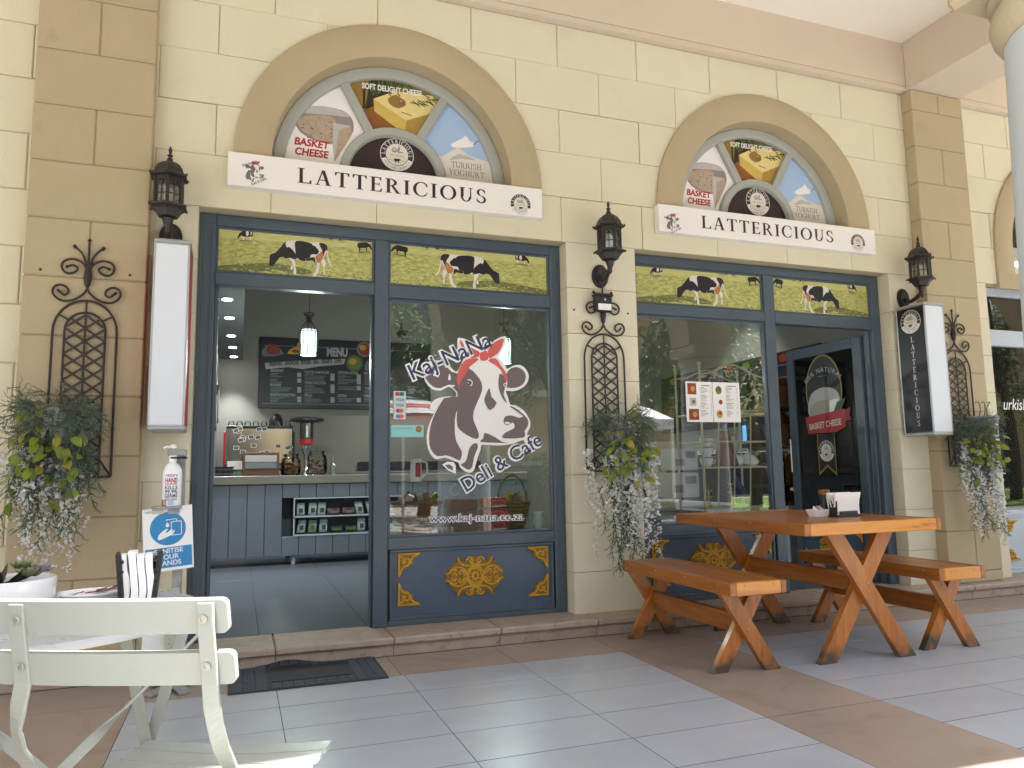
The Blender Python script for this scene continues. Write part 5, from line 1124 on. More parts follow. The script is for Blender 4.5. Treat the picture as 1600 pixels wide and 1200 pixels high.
# ------------------------------------------------------------------ door mat
t = thing('door_mat', (.34, -.385, 0), 'dark ribbed rubber mat lying before the open doorway', 'door mat'); X0, X1, Y0, Y1 = -.02, .70, -.60, -.172
def mz(x, y): return .0015+.028*math.exp(-((x-.26)/.11)**2)*max(0, (y-(-.30))/.13)**1.5 if y > -.30 else .0015
def mgrid(m, x0, x1, y0, y1, nx, ny, h0, h1, mm):
    vs = []; fs = []
    for k in (h0, h1):
        for j in range(ny+1):
            for i in range(nx+1):
                x, y = x0+(x1-x0)*i/nx, y0+(y1-y0)*j/ny; vs.append((x, y, mz(x, y)+k))
    N = (nx+1)*(ny+1); q = lambda i, j, s: s*N+j*(nx+1)+i
    for j in range(ny):
        for i in range(nx): fs += [(q(i, j, 1), q(i+1, j, 1), q(i+1, j+1, 1), q(i, j+1, 1)), (q(i, j, 0), q(i, j+1, 0), q(i+1, j+1, 0), q(i+1, j, 0))]
    for i in range(nx): fs += [(q(i, 0, 0), q(i+1, 0, 0), q(i+1, 0, 1), q(i, 0, 1)), (q(i, ny, 0), q(i, ny, 1), q(i+1, ny, 1), q(i+1, ny, 0))]
    for j in range(ny): fs += [(q(0, j, 0), q(0, j, 1), q(0, j+1, 1), q(0, j+1, 0)), (q(nx, j, 0), q(nx, j+1, 0), q(nx, j+1, 1), q(nx, j, 1))]
    m.add(vs, fs, mm)
m = MB(); mgrid(m, X0, X1, Y0, Y1, 36, 14, 0, .006, M_RUBBER); m.build('mat_base', t, smooth=True)
m = MB(); mgrid(m, .17, .54, -.49, -.235, 18, 10, .0065, .010, M_RUBBERD); m.build('centre_panel', t, smooth=True)
m = MB(); M_RIB = mat('rubber_rib', '4A5059', .6, var=.1)
for i in range(20):
    y = Y0+.012+i*.0215
    for a, b in ((X0+.01, .155), (.555, X1-.01)):
        for k in range(3): 
            xa = a+(b-a)*k/3+.004; xb = a+(b-a)*(k+1)/3-.004
            if k == 1 and i % 2:
                for q in range(3): x = xa+(xb-xa)*(q+.3)/3; mgrid(m, x, x+.008, y, y+.008, 1, 1, .0058, .0105, M_RIB)
            else: mgrid(m, xa, xb, y, y+.007, 2, 1, .0058, .0098, M_RIB)
for i in range(46):
    x = .165+i*.0083
    for a, b in ((Y0+.01, Y0+.045), (Y0+.055, Y0+.095), (-.222, -.182)):
        if i % 6: mgrid(m, x, x+.0042, a, b, 1, 2, .0058, .0098, M_RIB)
m.build('rib', t, kind='stuff')

# ------------------------------------------------------------------ hand sanitiser stand
SYp = -.42
t = thing('sanitiser_stand', (-.265, -.43, 0), 'galvanised hand sanitiser stand beside the open doorway', 'stand'); q = lambda u, v, y=SYp: px(u, v, y)
x0, x1 = q(274, 750)[0], q(289, 750)[0]; zt = q(280, 703)[1]
m = MB(); m.rbox(x0, x1, SYp+.01, SYp+.045, .02, zt, M_GALV, .003); m.build('post', t)
m = MB(); m.rbox(x1-.075, x1+.002, SYp-.045, SYp+.046, zt-.03, zt+.002, M_GALV, .003); m.build('top_bracket', t)
m = MB(); m.tube([(x0-.02, SYp-.05, zt-.038), (x1+.004, SYp-.05, zt-.038), (x1+.004, SYp+.02, zt-.038)], .005, M_BLACKP, 6); m.build('press_bar', t)
m = MB(); zz = q(270, 790)[1]; m.rbox(x0-.09, x1-.005, SYp-.075, SYp+.0095, zz-.012, zz, M_GALV, .002); m.build('bottle_shelf', t)
m = MB(); m.rbox(x0-.12, x1+.01, SYp+.05, SYp+.07, .13, .30, M_PAPER, .003); m.build('back_plate', t)
m = MB()
for dx, dy in ((-.10, -.10), (.06, -.115), (.10, .10), (-.09, .10)): m.beam((x0+.02, SYp+.028, .03), (x0+.02+dx, SYp+.028+dy, .006), .05, .008, M_GALV, (0, 0, 1))
m.rbox(x0-.03, x1+.03, SYp-.01, SYp+.066, .012, .022, M_GALV, .003); m.build('foot', t)
m = MB(); m.rbox(x0-.018, x1-.006, SYp+.004, SYp+.0095, .12, .46, mat('speckled_laminate', 'B5B79E', .6, var=.1, spots=('7E8070', 90, .5, .6)), .001); m.build('front_strip', t)
bx, by = q(269, 750, -.455)[0], -.455; zb = zz; zt2 = q(270, 700, -.455)[1]; H = q(270, 722, -.455)[1]-zb
t = thing('sanitiser_bottle', (bx, by, zb), 'white pump bottle of hand sanitiser on the galvanised stand', 'bottle')
m = MB(); m.lathe([(.040, .0005), (.043, .006), (.043, H*.72), (.040, H*.82), (.030, H*.93), (.016, H*.985), (.015, H)], (bx, by, zb), M_WHITE, 28); m.build('body', t, smooth=True)
m = MB(); m.lathe([(.017, H+.0005), (.018, H+.03), (.008, H+.032), (.007, H+.062), (.016, H+.064), (.016, H+.078), (.01, H+.082)], (bx, by, zb), M_WHITE, 16); m.tube([(bx, by, zb+H+.07), (bx-.03, by-.02, zb+H+.07), (bx-.04, by-.025, zb+H+.062)], .005, M_WHITE, 8); m.build('pump', t, smooth=True)
class Cyl(Art):
    def P(s, p, h): a = p[0]/.043; return Vector((bx+(.0434+h)*math.sin(a), by-(.0434+h)*math.cos(a), zb+p[1]))
    def put(s, pts, faces, m):
        s.k += s.inc; s.mb.add([s.P(p, s.k*s.step) for p in pts], faces, m)
a = Cyl((0, 0, 0), step=.00015); Hb = H*.72
a.text('nature', 0, Hb*.93, .021, P_MGREY, .01, al='C'); a.text('HAND', 0, Hb*.74, .030, P_RED, .03, al='C', fit=.056); a.text('SANITISER', 0, Hb*.67, .010, P_RED, .02, al='C', fit=.054)
for i, w_ in enumerate(('KILLS', '99,9%', 'GERMS')): a.text(w_, 0, Hb*(.53-.13*i), .023, P_NAVY, .02, al='C', fit=.056)
a.text('& BACTERIA', 0, Hb*.19, .010, P_NAVY, .02, al='C', fit=.054); a.poly([(-.045, .0), (-.02, .0), (-.02, .03), (-.045, .03)], P_OLIVE); a.poly([(-.01, .005), (.012, .005), (.012, .028), (-.01, .028)], P_SKY); a.build('label', t)
# the poster
c = [q(u, v, -.47) for u, v in ((222, 797), (300, 788), (303, 886), (225, 897))]
t = thing('poster', (sum(p[0] for p in c)/4, -.47, c[2][1]), 'blue and white sanitise your hands poster on the stand', 'poster')
m = MB(); m.prism(c, (0, -.47, 0), (1, 0, 0), (0, 0, 1), (0, -1, 0), .002, M_PAPER); m.build('sheet', t)
a = Art((0, -.4702, 0), step=.0002); ex = Vector((c[1][0]-c[0][0], c[1][1]-c[0][1])); ez = Vector((c[3][0]-c[0][0], c[3][1]-c[0][1])); F = lambda u, v: (c[0][0]+ex.x*u+ez.x*v, c[0][1]+ex.y*u+ez.y*v)
rot = math.degrees(math.atan2(ex.y, ex.x)); wd = ex.length
a.poly([F(.035, .635), F(.965, .635), F(.965, .955), F(.035, .955)], P_BLUE); o = F(.5, .34); a.ell(o[0], o[1], wd*.36, wd*.36, P_BLUE, 36)
for i, w_ in enumerate(('SANITISE', 'YOUR', 'HANDS')):
    p = F(.5, .725+.095*i); a.text(w_, p[0], p[1], wd*.145, P_WHITE, .012, rot, 'C')
p = F(.05, .07); a.text('nature', p[0], p[1], wd*.10, P_MGREY, 0, rot)
a.poly([F(.30, .50), F(.30, .44), F(.38, .38), F(.46, .345), (F(.50, .35)), F(.44, .40), F(.50, .395), F(.56, .36), F(.6, .365), F(.54, .42), F(.60, .385), F(.64, .38), F(.58, .44), F(.46, .475), F(.36, .50)], P_WHITE, 2)
a.line([F(.57, .24), F(.57, .45), F(.77, .45), F(.77, .24), F(.57, .24)], wd*.014, P_WHITE); a.line([F(.68, .24), F(.68, .20), F(.48, .20), F(.48, .215)], wd*.014, P_WHITE); a.poly([F(.49, .24), F(.53, .29), F(.51, .315), F(.47, .315), F(.455, .29)], P_WHITE, 2); a.build('print', t)
m = MB(); p, r_ = F(.52, -.03), F(.74, .13); m.box(p[0], r_[0], -.474, -.4705, r_[1], p[1], mat('grey_tape', '9A9FA6', .5, var=.05)); p, r_ = F(.20, .02), F(.42, .10); m.box(p[0], r_[0], -.4735, -.4705, r_[1], p[1], mat('clear_tape', 'C9C6B4', .3, var=.1)); m.build('tape', t)

# ------------------------------------------------------------------ round table and what stands on it
TX, TYc, TZ, TR = -.4994, -2.133, .64, .42
t = thing('round_table', (TX, TYc, 0), 'grey round folding cafe table in front of the pale chair', 'table'); m = MB()
m.lathe([(.02, -.024), (TR-.012, -.024), (TR-.003, -.022), (TR, -.012), (TR-.002, -.003), (TR-.008, 0), (.01, 0)], (TX, TYc, TZ), M_TABLE, 64); m.build('table_top', t, smooth=True)
def strap(m, pts, w, th, mm, upv): 
    """flat steel strap through points, width along upv (one vector per point)"""
    pts = [Vector(p) for p in pts]; N = len(pts); vs = []; fs = []
    for i, p in enumerate(pts):
        d = (pts[min(i+1, N-1)]-pts[max(i-1, 0)]).normalized(); u = Vector(upv[i] if isinstance(upv, list) else upv); u = (u-d*u.dot(d)).normalized(); c_ = d.cross(u)
        vs += [p+u*(sw*w/2)+c_*(sc*th/2) for sw, sc in ((-1, -1), (1, -1), (1, 1), (-1, 1))]
    for i in range(N-1):
        for j in range(4): fs.append((i*4+j, i*4+(j+1) % 4, (i+1)*4+(j+1) % 4, (i+1)*4+j))
    fs += [(0, 1, 2, 3), tuple((N-1)*4+j for j in range(4))]; m.add(vs, fs, mm)
la, lb, lc, ld = px(195, 985, -2.30), px(229, 1166, -2.30), px(279, 1010, -2.30), px(232, 1166, -2.30)
for (p, r_), dy in (((la, lb), 0), ((lc, ld), .012)):
    d = ((r_[0]-p[0])/(r_[1]-p[1])); m = MB(); f = lambda z: p[0]+d*(z-p[1])
    strap(m, [(f(TZ-.026), -2.30+dy, TZ-.026), (f(.4), -2.30+dy, .4), (f(.35)-(.0), -2.30+dy, .35), (f(.02), -2.30+dy, .004)], .026, .007, M_CHAIR, [(1, -.25, 0)]*4); m.build('leg', t, bevel=.001)
la, lb = px(205, 1096, -2.36), px(100, 1200, -2.36)
for s in (0, 1):
    m = MB(); d = ((lb[0]-la[0])/(lb[1]-la[1])); f = lambda z: (la[0]+d*(z-la[1])) if s == 0 else (2*la[0]-.30-(la[0]+d*(z-la[1])))
    strap(m, [(f(TZ-.026), -2.36+.01*s, TZ-.026), (f(.46), -2.36+.01*s, .46), (f(.40), -2.36+.01*s, .40), (f(.004), -2.36+.01*s, .004)], .026, .006, M_CHAIR, [(.3, 1, 0), (.1, 1, .1), (1, .3, 0), (1, .2, 0)]); m.build('leg', t, bevel=.001)
o = napkins(-.200, -2.43, .68, .066, .070, .122, R_(6), 4, 'black napkin holder full of white napkins on the round table', 'napkin holders', 'tall')
# white pot of succulents
o.location = (-.228, -2.168, TZ); o.scale = (1.14, 1.14, 1.14)
c = (-.458, -2.41, .68); t = thing('succulent_pot', c, 'round white pot of succulents on the round table', 'potted plant')
m = MB(); m.lathe([(.07, .0005), (.084, .006), (.094, .04), (.096, .074), (.0955, .079), (.091, .080), (.088, .076), (.086, .06)], c, M_WHITE, 40); m.build('pot', t, smooth=True)
m = MB(); m.lathe([(.087, .06), (.06, .066), (.001, .068)], c, mat('potting_soil', '2E2430', .95, var=.4, vs=60, bump=.6, bs=90), 24); m.build('soil', t)
m = MB(); rn = random.Random(6); MS1, MS2, MS3 = mat('succulent_dark', '3A332C', .5, var=.3, vs=30), mat('succulent_green', '7C8463', .5, var=.2, vs=25), mat('succulent_lilac', '9A8B94', .5, var=.2, vs=20)
def blade(m, b, d, L, w, mm, up_=(0, 0, 1)):
    b, d = Vector(b), Vector(d).normalized(); s = d.cross(Vector(up_)).normalized()*w; n = s.cross(d).normalized()*w*.5
    m.add([b-s*.6, b+s*.6, b+d*L*.5+s+n*.2, b+d*L*.5-s+n*.2, b+d*L+n*.6, b+d*L*.45-n], [(0, 1, 2, 3), (3, 2, 4), (0, 3, 5), (1, 2, 5), (2, 4, 5), (3, 4, 5)], mm)
for i in range(46):
    a = rn.uniform(0, 6.28); blade(m, (c[0]-.01+.02*math.cos(a), c[1]-.01+.02*math.sin(a), c[2]+.066), (math.cos(a), math.sin(a), rn.uniform(.25, 1.1)), rn.uniform(.045, .075), .0055, MS1)
m.build('spiky_rosette', t)
m = MB()
for ctr, k, mm, L in (((c[0]+.045, c[1]-.01, c[2]+.085), 16, MS2, .032), ((c[0]+.062, c[1]+.03, c[2]+.09), 14, MS3, .028), ((c[0]+.02, c[1]+.045, c[2]+.095), 14, MS2, .032)):
    for i in range(k):
        a = i*2.4; e_ = .15+.07*i; blade(m, ctr, (math.cos(a), math.sin(a), e_), L*(1-.03*i), .011, mm)
m.build('pale_rosette', t)
for i in range(7):
    a = 1.0+i*.9; m = MB(); m.lathe([(.004, -.006), (.009, 0), (.005, .006), (.001, .008)], (c[0]-.075*abs(math.cos(a))-.0, c[1]-.05*math.sin(a), c[2]+.075), P_RED, 8)
    if i == 0: m.build('red_berry', t, smooth=True)
t.location = (-.522, -2.145, TZ); t.scale = (1.14, 1.14, 1.14)
c = (-.297, -2.365, .68); t = thing('sachet_bowl', c, 'white oval bowl of sachets between the succulents and the napkins', 'bowl'); n = 28
m = MB(); vs = []; fs = []
prof = [(.036, 0), (.046, .004), (.054, .022), (.060, .032), (.064, .034), (.063, .037), (.056, .034), (.046, .010), (.001, .008)]
for r, z in prof:
    for j in range(n):
        th = 2*math.pi*j/n; ex_ = .012*max(0, math.cos(th))**6*(1 if r > .05 else 0); vs.append((c[0]+(r*1.12+ex_)*math.cos(th), c[1]+r*.92*math.sin(th), c[2]+z+.0005+(ex_*.5)))
for i in range(len(prof)-1): fs += [(i*n+j, i*n+(j+1) % n, (i+1)*n+(j+1) % n, (i+1)*n+j) for j in range(n)]
fs += [tuple(range(n))[::-1], tuple((len(prof)-1)*n+j for j in range(n))]; m.add(vs, fs, M_WHITE); m.build('bowl', t, smooth=True)
for i in range(9):
    m = MB(); a = rn.uniform(-.5, .5); x, y = c[0]-.035+.009*i, c[1]+rn.uniform(-.02, .02); d = Vector((math.cos(a), math.sin(a), rn.uniform(-.05, .25)))*.028
    m.beam(Vector((x, y, c[2]+.030+.001*i))-d, Vector((x, y, c[2]+.032+.001*i))+d, .016, .003, (M_PAPER, P_WHITE, M_PAPER, P_LGREY)[i % 4], (0, 0, 1)); m.beam(Vector((x, y, c[2]+.0323+.001*i))-d*.5, Vector((x, y, c[2]+.0343+.001*i))+d*.6, .012, .0012, (P_NAVY, P_RED, P_BLACK)[i % 3], (0, 0, 1)); m.build('sachet', t)
t.location = (-.339, -2.094, TZ); t.scale = (1.14, 1.14, 1.14)
# ------------------------------------------------------------------ the pale folding chair, seen from behind
PS = R_(-23.03); CO = Vector((-.005, -2.806, 0)); ca, cw = Vector((math.cos(PS), math.sin(PS), 0)), Vector((-math.sin(PS), math.cos(PS), 0))
Q = lambda l, f, z: CO+ca*l+cw*f+Vector((0, 0, z))
t = thing('folding_chair', Q(-.217, .15, 0), 'pale cream metal folding chair with its slatted back to the viewer', 'chair')
def slat(name, l0, l1, f, z, hgt, th, tilt, sag, flat=False, rc=.012):
    m = MB(); vs = []; fs = []; w_ = l1-l0
    S = [0, .08*rc, .3*rc, .62*rc, rc]; S = S+[rc+(w_-2*rc)*i/14 for i in range(1, 14)]+[w_-q for q in S[::-1]]
    for l in [l0+q for q in S]:
        s = (l-l0)/w_; e = min(l-l0, l1-l); ins = rc-math.sqrt(max(0, rc*rc-(rc-e)**2)) if e < rc else 0
        b = sag*(1-(2*s-1)**2)
        for (u, v) in ((-hgt/2+ins, -th/2), (-hgt/2+ins, th/2), (hgt/2-ins, th/2), (hgt/2-ins, -th/2)):
            if flat: vs.append(Q(l, f+u, z+v-b))
            else: vs.append(Q(l, f-b+v*math.cos(tilt)-u*math.sin(tilt), z+u*math.cos(tilt)+v*math.sin(tilt)))
    N = len(S)
    for i in range(N-1):
        for j in range(4): fs.append((i*4+j, i*4+(j+1) % 4, (i+1)*4+(j+1) % 4, (i+1)*4+j))
    fs += [(0, 1, 2, 3), tuple((N-1)*4+j for j in range(4))]; m.add(vs, fs, M_CHAIR); return m.build(name, t, bevel=.0022)
BL0, BL1 = -.452, .004
slat('back_slat', BL0, BL1-.008, .0, .717, .064, .014, R_(14), .014); slat('back_slat', BL0, BL1, .020, .622, .062, .014, R_(14), .014)
for l in (-.392, -.040):
    m = MB(); s = 1 if l > -.2 else -1; e = 0 if s > 0 else -.06
    pts = [Q(l, -.019, .742), Q(l, -.014, .70), Q(l, .003, .63), Q(l, .010, .595), Q(l-.004+e*.25, .028, .55), Q(l-.012+e*.6, .065, .50), Q(l-.018+e*.8, .105, .45), Q(l-.022+e, .155, .40), Q(l-.024+e, .30, .20), Q(l-.026+e, .42, .012)]
    wv = [ca, ca, ca, ca, ca+cw*.15*s, ca+cw*.9*s+Vector((0, 0, .5)), ca+cw*.5*s, ca, ca, ca]
    k = []
    for i in range(len(pts)-1): k += [(pts[i].lerp(pts[i+1], j/4), Vector(wv[i]).lerp(Vector(wv[i+1]), j/4)) for j in range(4)]
    k.append((pts[-1], Vector(wv[-1])))
    strap(m, [p for p, _ in k], .030, .0085, M_CHAIR, [w for _, w in k]); m.build('back_upright', t, bevel=.002)
for l in (-.365, -.067):
    m = MB(); strap(m, [Q(l, .37, .355), Q(l, .26, .25), Q(l, .05, .10), Q(l, -.06, .012)], .028, .008, M_CHAIR, [ca]*4); m.build('leg', t, bevel=.002)
for i in range(6): slat('seat_slat', -.355, .075, .035+.066*i, .372-.002*i, .056, .011, 0, .010, True)
for l in (-.350, -.082):
    m = MB(); m.beam(Q(l, .02, .354), Q(l, .40, .346), .020, .008, M_CHAIR); m.build('seat_rail', t)
m = MB()
for l in (-.390, -.042):
    for f, z in ((-.0225, .713), (-.0025, .627)): m.lathe([(.0075, 0), (.0075, .0015), (.0045, .002), (.0045, .0005)], Q(l, f+.0, z), M_BOLT, 12, -cw)
m.beam(Q(-.39, .30, .20), Q(-.04, .30, .20), .018, .006, M_CHAIR); m.build('rivet', t)
# ------------------------------------------------------------------ inside the shop: counter
CY = 3.5
ORD = ('first', 'second', 'third', 'fourth', 'fifth', 'sixth', 'seventh', 'eighth', 'ninth', 'tenth', 'eleventh', 'twelfth')
t = thing('serving_counter', (1.4, 3.8, .1), 'grey boarded serving counter with a niche of packets, seen through the doorway', 'counter')
cx0, cx1 = -.238, 3.0; NX0, NX1, NZ0, NZ1 = .535, 1.68, .385, .735
m = MB(); m.rbox(cx0, cx1, CY-.02, CY+.62, .885, .97, M_CTOP, .006); m.build('worktop', t)
x = cx0; w = .163
while x < cx1-.02:
    b = min(x+w, cx1)
    for z0, z1 in (((.187, .8845),) if b <= NX0+.01 or x >= NX1-.01 else ((.187, NZ0-.012), (NZ1+.012, .8845))):
        m = MB(); m.rbox(x+.002, b-.002, CY, CY+.018, z0, z1, M_COUNTER, .004); m.build('board', t)
    x += w
m = MB(); m.box(cx0, cx1, CY+.30, CY+.32, .187, .8845, M_COUNTER); m.box(cx0, NX0-.02, CY+.0185, CY+.30, .187, .2, M_COUNTER); m.box(NX0-.014, NX0, CY+.0185, CY+.30, NZ0, NZ1, M_COUNTER); m.box(NX1, NX1+.014, CY+.0185, CY+.30, NZ0, NZ1, M_COUNTER); m.build('carcass', t)
m = MB()
for z in (NZ0-.012, .553, NZ1): m.box(NX0-.012, NX1+.012, CY-.006, CY+.295, z, z+.012, M_PALEFRAME)
for x in (NX0-.012, NX1): m.box(x, x+.012, CY-.006, CY+.017, NZ0, NZ1, M_PALEFRAME)
m.build('niche_shelf', t)
for x in (.44, 1.52, 2.6):
    for y in (CY+.05, CY+.26):
        m = MB(); m.lathe([(.022, .1005), (.022, .186)], (x+(.05 if y > CY+.1 else .09), y, 0), M_PALEFRAME, 12); m.build('leg', t)
rn = random.Random(12); MP = [pc('packet_white', 'B9C2C2'), pc('packet_mint', '8FA69A'), pc('packet_red', '5E2A30'), pc('packet_green', '2F4436')]
k = 0
for z, row in ((.566, ((.56, 0), (.67, 0), (.76, 0), (.86, 2), (1.01, 2), (1.15, 0), (1.27, 0), (1.38, 0), (1.5, 1))), (.398, ((.56, 0), (.67, 1), (.78, 0), (.90, 3), (1.04, 3), (1.16, 0), (1.28, 0), (1.40, 0), (1.52, 1)))):
    for kx, (x, kind) in enumerate(row):
        h = (.125, .12, .07, .06)[kind]; w = (.075, .075, .12, .11)[kind]; ln = rn.uniform(-.25, .25) if kind < 2 else 0
        t = thing('food_packet', (x+w/2, CY+.09, z), ('white', 'pale green', 'dark red', 'dark green')[kind]+' food packet, '+ORD[kx]+' from the left on the '+('upper' if z > .5 else 'lower')+' shelf of the counter niche', 'packet', 'packets in the counter niche'); m = MB(); vs = []
        for i, (f_, th) in enumerate(((0, .012), (.15, .03), (.6, .026), (.92, .006), (1, .006))):
            for sx in (0, .5, 1): vs += [(x+w*sx+ln*f_*h, CY+.09-th*(1.2 if sx == .5 else .5), z+.001+h*f_), (x+w*sx+ln*f_*h, CY+.09+th*.6, z+.001+h*f_)]
        fs = []
        for i in range(4):
            for j in range(2): q = lambda a, b, s: a*6+b*2+s; fs += [(q(i, j, 0), q(i, j+1, 0), q(i+1, j+1, 0), q(i+1, j, 0)), (q(i, j, 1), q(i+1, j, 1), q(i+1, j+1, 1), q(i, j+1, 1))]
            fs += [(i*6, i*6+6, i*6+7, i*6+1), (i*6+4, i*6+5, i*6+11, i*6+10)]
        fs += [(0, 1, 3, 2), (2, 3, 5, 4), (24, 26, 27, 25), (26, 28, 29, 27)]; m.add(vs, fs, MP[kind]); m.build('bag', t, smooth=True)
        m = MB(); m.box(x+w*.25+ln*h*.4, x+w*.75+ln*h*.4, CY+.038, CY+.041, z+h*.25, z+h*.6, (pc('packet_print', '3F4F5A'), P_FOODG, P_CHALKD, P_FOODG)[kind]); m.build('print', t)
# things on the counter
CT = .9705
def X_(u, v, y): return px(u, v, y)
y = 3.78; q0, q1 = X_(353, 668, y), X_(457, 722, y)
t = thing('espresso_machine', ((q0[0]+q1[0])/2, y, CT), 'shiny espresso machine plastered with small dark stickers on the counter', 'coffee machine')
x0, x1, zt, zm = q0[0], q1[0], q0[1], q1[1]
m = MB(); m.rbox(x0, x1, y, y+.06, zm-.02, zt, M_CHROME, .01); m.rbox(x0, x1, y+.0605, y+.26, CT+.06, zt, M_STEEL, .01); m.build('front_plate', t)
m = MB(); m.rbox(x0-.02, x0-.001, y+.02, y+.27, CT, zt-.04, P_RED, .006); m.rbox(x1+.001, x1+.02, y+.02, y+.27, CT, zt-.04, M_BLACKP, .006); m.build('side_panel', t)
m = MB(); m.rbox(x0, x1, y+.02, y+.26, CT+.0005, CT+.058, M_CHROME, .008); m.rbox(x0+.02, x0+.25, y-.002, y+.0, CT+.065, CT+.15, P_OFF); m.build('drip_tray', t)
m = MB(); m.rbox(x0, x1, y+.0, y+.26, zt+.001, zt+.02, M_BLACKP, .004); m.build('cup_rail', t)
a = Art((0, y-.0008, 0), step=.0003); rn = random.Random(21)
for i in range(20):
    u, v = 357+rn.uniform(0, 96), 673+(i % 4)*12+rn.uniform(-3, 3); q = X_(u, v, y); an = rn.uniform(-25, 25); c_, s_ = math.cos(R_(an)), math.sin(R_(an)); w, h = .028, .020; a.inc = .3
    P4 = lambda w, h: [(q[0]+sx*w*c_-sz*h*s_, q[1]+sx*w*s_+sz*h*c_) for sx, sz in ((-1, -1), (1, -1), (1, 1), (-1, 1))]
    a.poly(P4(w, h), P_LGREY); a.poly(P4(w*.72, h*.68), P_BLACK)
    a.poly(P4(w*.4, h*.12), P_GREY)
a.build('sticker', t)
for i in range(8):
    x = x0+.05+(x1-x0-.1)*i/7; t2 = thing('glass_cup', (x, y+.08, zt+.02), 'upturned glass cup on the espresso machine, '+ORD[i]+' from the left', 'cup', 'cups on the coffee machine'); m = MB(); m.lathe([(.034, .0005), (.030, .03), (.022, .05), (.004, .054)], (x, y+.08, zt+.0205), G_CLR, 14); m.build('cup', t2, smooth=True)
q = X_(431.5, 660, 4.2); m = MB(); r_ = X_(443, 655, 4.2)[0]-q[0]; m.lathe([(r_, -.12), (r_*1.02, 0), (r_*.95, .05), (r_*.7, .095), (r_*.3, .118), (.002, .122)], (q[0], 4.25, q[1]-.02), M_BLACKP, 20); m.lathe([(.03, CT-q[1]), (.03, -.14)], (q[0], 4.25, q[1]), M_BLACKP, 8); m.single('dark_dome', 'black dome rising behind the espresso machine', 'dome', smooth=True)  # plain black dome standing in for the top of a dark-haired head
y = 3.66; q = X_(478, 745, y); gx = q[0]; t = thing('coffee_grinder', (gx, y, CT), 'coffee grinder with a wide black hopper lid on the counter', 'grinder'); Z = lambda v: X_(478, v, y)[1]; rr = X_(490, 680, y)[0]-gx
m = MB(); m.lathe([(.045, .0005), (.04, .02), (.022, .05), (.020, Z(712)-CT), (.045, Z(706)-CT), (.05, Z(698)-CT)], (gx, y, CT), M_CHROME, 20); m.build('column', t, smooth=True)
m = MB(); m.lathe([(rr, Z(694)), (rr*1.02, Z(688)), (rr*1.02, Z(686.5))], (gx, y, 0), P_RED, 24); m.build('red_band', t, smooth=True)
m = MB(); m.lathe([(rr*.98, Z(686)), (rr*.98, Z(661))], (gx, y, 0), mat('grinder_steel', '6A6662', .25, metal=.8, var=.1), 24); m.build('cylinder', t, smooth=True)
m = MB(); m.lathe([(rr*1.2, Z(660.5)), (rr*2.5, Z(658)), (rr*2.5, Z(654.5)), (rr*1.2, Z(652)), (.002, Z(651.5))], (gx, y, 0), M_BLACKP, 28); m.build('hopper_lid', t, smooth=True)
m = MB(); m.rbox(gx-.012, gx+.010, y-rr-.004, y-rr+.006, Z(684), Z(666), M_PAPER, .001); m.build('label', t)
y = 3.58; p0, p1 = X_(379, 707, y), X_(436, 745, y); x0, x1, zt = p0[0], p1[0], p0[1]; t = thing('wooden_display_box', ((x0+x1)/2, y, CT), 'brown wooden display box with two pale strips on the counter', 'box'); MWB = mat('counter_box_wood', '5A3A2C', .5, var=.2, vs=12)
m = MB(); m.rbox(x0, x1, y, y+.16, CT+.0005, zt, MWB, .004); m.build('box', t)
m = MB(); m.rbox(x0+.025, x1-.025, y-.006, y-.0005, zt-.095, zt-.03, P_CHALK, .002); m.rbox(x0+.025, x1-.025, y-.006, y-.0005, zt-.16, zt-.102, P_CHALKD, .002); m.build('strip', t)
rn = random.Random(9); MCK = mat('biscuits', '7A4A24', .7, var=.4, vs=40, bump=.3)
for u0, u1, v0, nm, cc in ((441, 471, 711, 'glass jar of brown biscuits next to the wooden display box', 40), (479, 513, 706, 'glass jar of biscuits with a knobbed lid, right of the grinder', 26)):
    y = 3.60; p0, p1 = X_(u0, v0, y), X_(u1, 744, y); jx, r_ = (p0[0]+p1[0])/2, (p1[0]-p0[0])/2; h = p0[1]-CT; t = thing('biscuit_jar', (jx, y+r_, CT), nm, 'jar', 'biscuit jars')
    m = MB(); m.lathe([(r_*.8, .001), (r_*.98, .02), (r_, h*.5), (r_*.92, h*.8), (r_*.7, h*.92), (r_*.72, h)], (jx, y+r_, CT), G_CLR, 24); m.build('jar', t, smooth=True)
    m = MB(); m.lathe([(r_*.76, h+.001), (r_*.8, h+.01), (r_*.5, h+.018), (.012, h+.022), (.02, h+.04), (.004, h+.052)], (jx, y+r_, CT), G_CLR, 20); m.build('lid', t, smooth=True)
    for i in range(cc):
        a = rn.uniform(0, 6.28); q = r_*.72*math.sqrt(rn.random()); m2 = MB(); d = Vector((rn.gauss(0, .5), rn.gauss(0, .5), 1)).normalized(); m2.lathe([(.018, 0), (.021, .004), (.018, .008)], (jx+q*math.cos(a), y+r_+q*math.sin(a), CT+.012+(i/cc)*h*.6), MCK, 8, d); m2.build('biscuit', t)
y = 3.58; p0, p1 = X_(516, 713, y), X_(525, 744, y); m = MB(); m.lathe([((p1[0]-p0[0])/2, .001), ((p1[0]-p0[0])/2, .10), (.012, .12), (.012, p0[1]-CT)], ((p0[0]+p1[0])/2, y+.03, CT), M_STEEL, 14); m.single('steel_flask', 'small steel flask next to the biscuit jar', 'flask', smooth=True)
